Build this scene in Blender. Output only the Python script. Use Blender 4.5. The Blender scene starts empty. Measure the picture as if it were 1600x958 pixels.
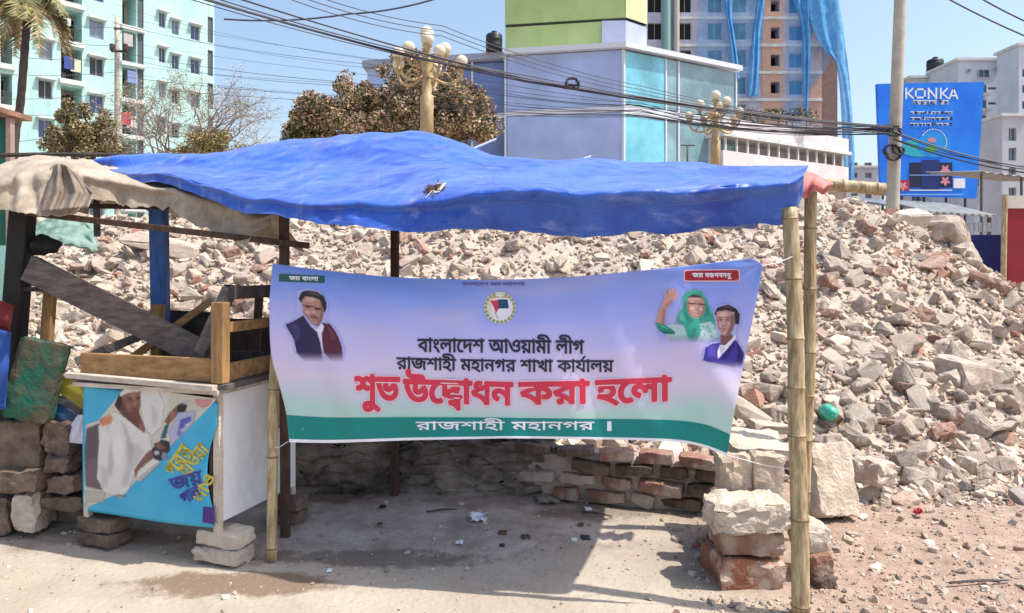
import bpy, bmesh, math, random
import numpy as np
from mathutils import Vector, Matrix, noise
from mathutils.geometry import tessellate_polygon
R = math.radians
SC = bpy.context.scene
COL = SC.collection
# ---------------------------------------------------------------- camera, sky, sun, exposure
F, HY = 1155.0, 410.0            # focal length and horizon row, in pixels of the 1600 px wide photograph
cam = bpy.data.cameras.new('camera')
cam.sensor_width = 36.0
cam.lens = 36.0*F/1600.0
cam.shift_y = -(479-HY)/1600.0
cam.clip_start, cam.clip_end = 0.05, 4000
co = bpy.data.objects.new('camera', cam)
COL.objects.link(co)
co.location = (0, 0, 1.6)
co.rotation_euler = (R(90), 0, 0)
SC.camera = co
SUN = Vector((0.53, -0.10, 1.0)).normalized()      # direction towards the sun
world = bpy.data.worlds.new('World')
SC.world = world
world.use_nodes = True
wn = world.node_tree
sky = wn.nodes.new('ShaderNodeTexSky')
sky.sky_type = 'NISHITA'
sky.sun_disc = False
sky.sun_elevation = math.asin(SUN.z)
sky.sun_rotation = math.atan2(SUN.x, SUN.y)
sky.air_density, sky.dust_density, sky.ozone_density = 1.15, 2.8, 1.2
wn.links.new(sky.outputs[0], wn.nodes['Background'].inputs[0])
wn.nodes['Background'].inputs[1].default_value = 0.15
sl = bpy.data.lights.new('sun', 'SUN')
sl.energy, sl.angle, sl.color = 3.65, R(0.5), (1.0, 0.95, 0.86)
so = bpy.data.objects.new('sun', sl)
COL.objects.link(so)
so.rotation_euler = SUN.to_track_quat('Z', 'Y').to_euler()
so.location = (6, -4, 30)
SC.view_settings.view_transform = 'Standard'
SC.view_settings.look = 'None'
SC.view_settings.gamma = 1
SC.view_settings.use_curve_mapping = False
SC.view_settings.exposure = 0.64
SC.cycles.max_bounces = 6
SC.cycles.transparent_max_bounces = 10

# ---------------------------------------------------------------- helpers
def P(px, py, Y):
    return Vector(((px-800)/F*Y, Y, 1.6-(py-HY)/F*Y))
def G(px, py, z=0.0):
    return P(px, py, F*(1.6-z)/(py-HY))
def hit(px, py, O, n):
    d = Vector(((px-800)/F, 1.0, -(py-HY)/F)); c = Vector((0, 0, 1.6))
    return c + d*((O-c).dot(n)/d.dot(n))
def crom(tab, t):
    """Catmull-Rom through the rows of tab, t in 0..1"""
    n = len(tab)-1; f = min(max(t, 0), 1)*n; i = min(int(f), n-1); f -= i
    g = lambda k: tab[min(max(k, 0), n)]
    p0, p1, p2, p3 = g(i-1), g(i), g(i+1), g(i+2)
    return tuple(0.5*(2*b+(c-a)*f+(2*a-5*b+4*c-d)*f*f+(3*b-a-3*c+d)*f**3) for a, b, c, d in zip(p0, p1, p2, p3))
def nz(x, y=0., z=0.):
    return noise.noise(Vector((x, y, z)))
ORG = {}
def tag(o, label=None, cat=None, group=None, kind=None):
    for k, v in (('label', label), ('category', cat), ('group', group), ('kind', kind)):
        if v: o[k] = v
    return o
def thing(name, loc, label, cat, group=None):
    o = bpy.data.objects.new(name, None); COL.objects.link(o)
    o.empty_display_size = 0.2
    o.location = loc; ORG[o.name] = Vector(loc)
    return tag(o, label, cat, group)
class MB:
    def __init__(s): s.v, s.f, s.m, s.M = [], [], [], None
    def add(s, vs, fs, mat=0):
        b = len(s.v)
        for p in vs:
            p = Vector(p)
            s.v.append(s.M @ p if s.M else p)
        for q in fs: s.f.append([b+i for i in q]); s.m.append(mat)
    def box(s, c, d, rot=None, mat=0):
        c = Vector(c); d = Vector(d)*0.5; vs = []
        for i in (-1, 1):
            for j in (-1, 1):
                for k in (-1, 1):
                    p = Vector((i*d.x, j*d.y, k*d.z))
                    vs.append(c+(rot @ p if rot else p))
        s.add(vs, [(0,1,3,2),(4,6,7,5),(0,4,5,1),(2,3,7,6),(0,2,6,4),(1,5,7,3)], mat)
    def span(s, x0, x1, y0, y1, z0, z1, mat=0):
        s.box(((x0+x1)/2, (y0+y1)/2, (z0+z1)/2), (x1-x0, y1-y0, z1-z0), None, mat)
    def bar(s, a, b, w, d, mat=0, up=(0, -1, 0)):
        """a plank from a to b, w wide across the view, d thick"""
        a, b = Vector(a), Vector(b); z = (b-a); L = z.length; z /= L
        y = Vector(up); y = (y-z*y.dot(z)).normalized(); x = y.cross(z)
        s.box((a+b)/2, (w, d, L), Matrix((x, y, z)).transposed(), mat)
    def poly(s, pts, mat=0): s.add(pts, [range(len(pts))], mat)
    def tube(s, pts, rad, n=8, mat=0, caps=True):
        pts = [Vector(p) for p in pts]
        if not hasattr(rad, '__len__'): rad = [rad]*len(pts)
        vs, fs = [], []
        for i, p in enumerate(pts):
            t = (pts[min(i+1, len(pts)-1)]-pts[max(i-1, 0)]).normalized()
            u = t.orthogonal() if abs(t.z) > .9 else t.cross(Vector((0, 0, 1)))
            if abs(t.z) > .9: u = Vector((0, 1, 0)).cross(t)
            u.normalize(); w = t.cross(u)
            for k in range(n):
                a = 2*math.pi*k/n
                vs.append(p+(u*math.cos(a)+w*math.sin(a))*rad[i])
        for i in range(len(pts)-1):
            for k in range(n):
                k2 = (k+1) % n
                fs.append((i*n+k, i*n+k2, (i+1)*n+k2, (i+1)*n+k))
        if caps: fs.append(range(n-1, -1, -1)); fs.append(range((len(pts)-1)*n, len(pts)*n))
        s.add(vs, fs, mat)
    def lathe(s, c, prof, n=16, mat=0):
        c = Vector(c)
        vs = [c+Vector((r*math.cos(2*math.pi*k/n), r*math.sin(2*math.pi*k/n), z)) for r, z in prof for k in range(n)]
        fs = [(i*n+k, i*n+(k+1) % n, (i+1)*n+(k+1) % n, (i+1)*n+k) for i in range(len(prof)-1) for k in range(n)]
        s.add(vs, fs, mat)
    def ball(s, c, r, n=12, mat=0, sz=1.0):
        s.lathe(c, [(max(r*math.sin(math.pi*i/n), .0005), -r*sz*math.cos(math.pi*i/n)) for i in range(n+1)], n+4, mat)
    def build(s, name, mats, parent=None, loc=None, smooth=False):
        me = bpy.data.meshes.new(name)
        if parent: o0 = ORG[parent.name]
        elif loc is not None: o0 = Vector(loc)
        else:
            A = np.array([tuple(p) for p in s.v]); o0 = Vector((A[:, 0].mean(), A[:, 1].mean(), A[:, 2].min()))
        me.from_pydata([tuple(p-o0) for p in s.v], [], [tuple(q) for q in s.f])
        for m in (mats if isinstance(mats, (list, tuple)) else [mats]): me.materials.append(m)
        me.polygons.foreach_set('material_index', s.m)
        if smooth: me.polygons.foreach_set('use_smooth', [True]*len(s.f))
        me.update()
        o = bpy.data.objects.new(name, me); COL.objects.link(o)
        if parent: o.parent = parent
        else: o.location = o0
        ORG[o.name] = o0
        return o
def fixnormals(o):
    bm = bmesh.new(); bm.from_mesh(o.data); bmesh.ops.recalc_face_normals(bm, faces=bm.faces); bm.to_mesh(o.data); bm.free()
    return o
def sheet(name, fn, nu, nv, mats, parent=None, thick=0.004, loc=None):
    mb = MB(); uv = []
    for j in range(nv+1):
        for i in range(nu+1):
            mb.v.append(Vector(fn(i/nu, j/nv))); uv.append((i/nu, j/nv))
    for j in range(nv):
        for i in range(nu):
            a = j*(nu+1)+i
            mb.f.append([a, a+1, a+nu+2, a+nu+1]); mb.m.append(0)
    o = mb.build(name, mats, parent, loc, True)
    L = o.data.uv_layers.new(name='UVMap')
    for l in o.data.loops: L.data[l.index].uv = uv[l.vertex_index]
    if thick:
        md = o.modifiers.new('thickness', 'SOLIDIFY'); md.thickness = thick; md.offset = 0
    return o

# ---------------------------------------------------------------- materials
MATS = {}
def mat(name, col, var=.18, scale=6., rough=.85, bump=.25, bscale=40., metal=0., col2=None, stretch=(1, 1, 1), rand=0., spec=.4, lo=.35, hi=.65):
    """base colour broken up by two noises, with a noise bump"""
    if name in MATS: return MATS[name]
    m = bpy.data.materials.new(name); MATS[name] = m; m.use_nodes = True
    nt = m.node_tree; N = nt.nodes; L = nt.links; b = N['Principled BSDF']
    tc = N.new('ShaderNodeTexCoord'); mp = N.new('ShaderNodeMapping'); mp.inputs['Scale'].default_value = stretch
    L.new(tc.outputs['Object'], mp.inputs[0])
    n1 = N.new('ShaderNodeTexNoise'); n1.inputs['Scale'].default_value = scale; n1.inputs['Detail'].default_value = 6; n1.inputs['Roughness'].default_value = .65
    L.new(mp.outputs[0], n1.inputs['Vector'])
    r = N.new('ShaderNodeValToRGB'); r.color_ramp.elements[0].position = lo; r.color_ramp.elements[1].position = hi
    c2 = col2 or tuple(min(1, c*(1+var)) for c in col); c1 = col if col2 else tuple(c*(1-var) for c in col)
    r.color_ramp.elements[0].color = (*c1, 1); r.color_ramp.elements[1].color = (*c2, 1)
    L.new(n1.outputs[0], r.inputs[0])
    out = r.outputs[0]
    if rand:
        oi = N.new('ShaderNodeObjectInfo'); hs = N.new('ShaderNodeHueSaturation'); mr = N.new('ShaderNodeMapRange')
        mr.inputs[3].default_value = 1-rand; mr.inputs[4].default_value = 1+rand
        L.new(oi.outputs['Random'], mr.inputs[0]); L.new(mr.outputs[0], hs.inputs['Value']); L.new(out, hs.inputs['Color']); out = hs.outputs[0]
    L.new(out, b.inputs['Base Color'])
    b.inputs['Roughness'].default_value = rough; b.inputs['Metallic'].default_value = metal; b.inputs['Specular IOR Level'].default_value = spec
    if bump:
        n2 = N.new('ShaderNodeTexNoise'); n2.inputs['Scale'].default_value = bscale; n2.inputs['Detail'].default_value = 5
        L.new(mp.outputs[0], n2.inputs['Vector'])
        bp = N.new('ShaderNodeBump'); bp.inputs['Strength'].default_value = bump; bp.inputs['Distance'].default_value = .02
        L.new(n2.outputs[0], bp.inputs['Height']); L.new(bp.outputs[0], b.inputs['Normal'])
    return m
def flat(name, col, rough=.6, **k):
    return mat(name, col, var=.06, scale=9, rough=rough, bump=0, **k)
def glass(name, col, rough=.08, var=.25, spec=.8):
    return mat(name, col, var=var, scale=.35, rough=rough, bump=.02, bscale=.6, spec=spec)
def brickmat(name, c1, c2, mortar, sc=1.0, bw=.25, bh=.075):
    if name in MATS: return MATS[name]
    m = mat(name, c1, bump=.3); nt = m.node_tree; N = nt.nodes; L = nt.links; b = N['Principled BSDF']
    tc = N.new('ShaderNodeTexCoord'); sp = N.new('ShaderNodeSeparateXYZ'); cb = N.new('ShaderNodeCombineXYZ'); ad = N.new('ShaderNodeMath')
    L.new(tc.outputs['Object'], sp.inputs[0]); L.new(sp.outputs[0], ad.inputs[0]); L.new(sp.outputs[1], ad.inputs[1])
    L.new(ad.outputs[0], cb.inputs[0]); L.new(sp.outputs[2], cb.inputs[1])
    br = N.new('ShaderNodeTexBrick'); br.inputs['Color1'].default_value = (*c1, 1); br.inputs['Color2'].default_value = (*c2, 1)
    br.inputs['Mortar'].default_value = (*mortar, 1); br.inputs['Scale'].default_value = sc
    br.inputs['Brick Width'].default_value = bw; br.inputs['Row Height'].default_value = bh; br.inputs['Mortar Size'].default_value = .012
    L.new(cb.outputs[0], br.inputs['Vector']); L.new(br.outputs[0], b.inputs['Base Color'])
    return m

M_wood = mat('light_wood', (.30, .17, .07), var=.35, scale=5, stretch=(6, 6, .8), bump=.2, rough=.7)
M_wood_h = mat('light_wood_lengthwise', (.30, .17, .07), var=.35, scale=5, stretch=(.8, 6, 6), bump=.2, rough=.7)
M_dark = mat('dark_weathered_wood', (.055, .042, .038), var=.4, scale=6, stretch=(4, 4, 1), bump=.4)
M_greyw = mat('grey_weathered_wood', (.10, .085, .082), var=.4, scale=6, stretch=(1.5, 4, 4), bump=.4)
M_brownpost = mat('brown_post_wood', (.07, .04, .028), var=.4, scale=6, stretch=(5, 5, .8), bump=.3)
M_bamboo = mat('bamboo', (.25, .17, .08), scale=9, stretch=(6, 6, .7), rough=.55, bump=.3, bscale=14, col2=(.56, .45, .27))
M_bamboo_n = mat('bamboo_joint', (.22, .15, .07), var=.3, scale=20, rough=.6)
M_white = mat('white_painted_metal', (.78, .78, .79), var=.06, scale=3, rough=.45, bump=.05)
M_conc = mat('broken_concrete', (.34, .275, .222), scale=9, col2=(.52, .445, .38), bump=.8, bscale=38, rand=.22)
M_pale = mat('pale_plaster', (.475, .395, .315), scale=7, col2=(.64, .565, .475), bump=.6, bscale=50, rand=.12)
M_brick = mat('dusty_red_brick', (.28, .115, .075), scale=8, col2=(.43, .30, .235), bump=.7, bscale=50, rand=.18)
M_pink = mat('pinkish_rubble', (.39, .295, .235), scale=8, col2=(.55, .455, .385), bump=.7, bscale=50, rand=.15)

def scuff(m, col, scale, lo, hi, amt, stretch):
    nt = m.node_tree; N = nt.nodes; L = nt.links; b = N['Principled BSDF']
    tc = N.new('ShaderNodeTexCoord'); mp = N.new('ShaderNodeMapping'); mp.inputs['Scale'].default_value = stretch
    L.new(tc.outputs['Object'], mp.inputs[0])
    n = N.new('ShaderNodeTexNoise'); n.inputs['Scale'].default_value = scale; n.inputs['Detail'].default_value = 9; n.inputs['Roughness'].default_value = .72
    L.new(mp.outputs[0], n.inputs['Vector'])
    mr = N.new('ShaderNodeMapRange'); mr.inputs[1].default_value = lo; mr.inputs[2].default_value = hi; mr.inputs[4].default_value = amt
    L.new(n.outputs[0], mr.inputs[0])
    mx = N.new('ShaderNodeMix'); mx.data_type = 'RGBA'; L.new(mr.outputs[0], mx.inputs[0])
    L.new(b.inputs['Base Color'].links[0].from_socket, mx.inputs[6]); mx.inputs[7].default_value = (*col, 1)
    L.new(mx.outputs[2], b.inputs['Base Color'])
scuff(M_bamboo, (.16, .115, .07), 6, .5, .64, .8, (3, 3, .8))
scuff(M_bamboo, (.60, .53, .40), 14, .58, .7, .5, (3, 3, .5))
scuff(M_white, (.50, .47, .44), 4, .5, .75, .6, (1, 1, .5))
for q in (M_conc, M_pale, M_brick, M_pink): scuff(q, (.53, .44, .355), 3.5, .5, .62, .7, (1, 1, 1))
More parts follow.
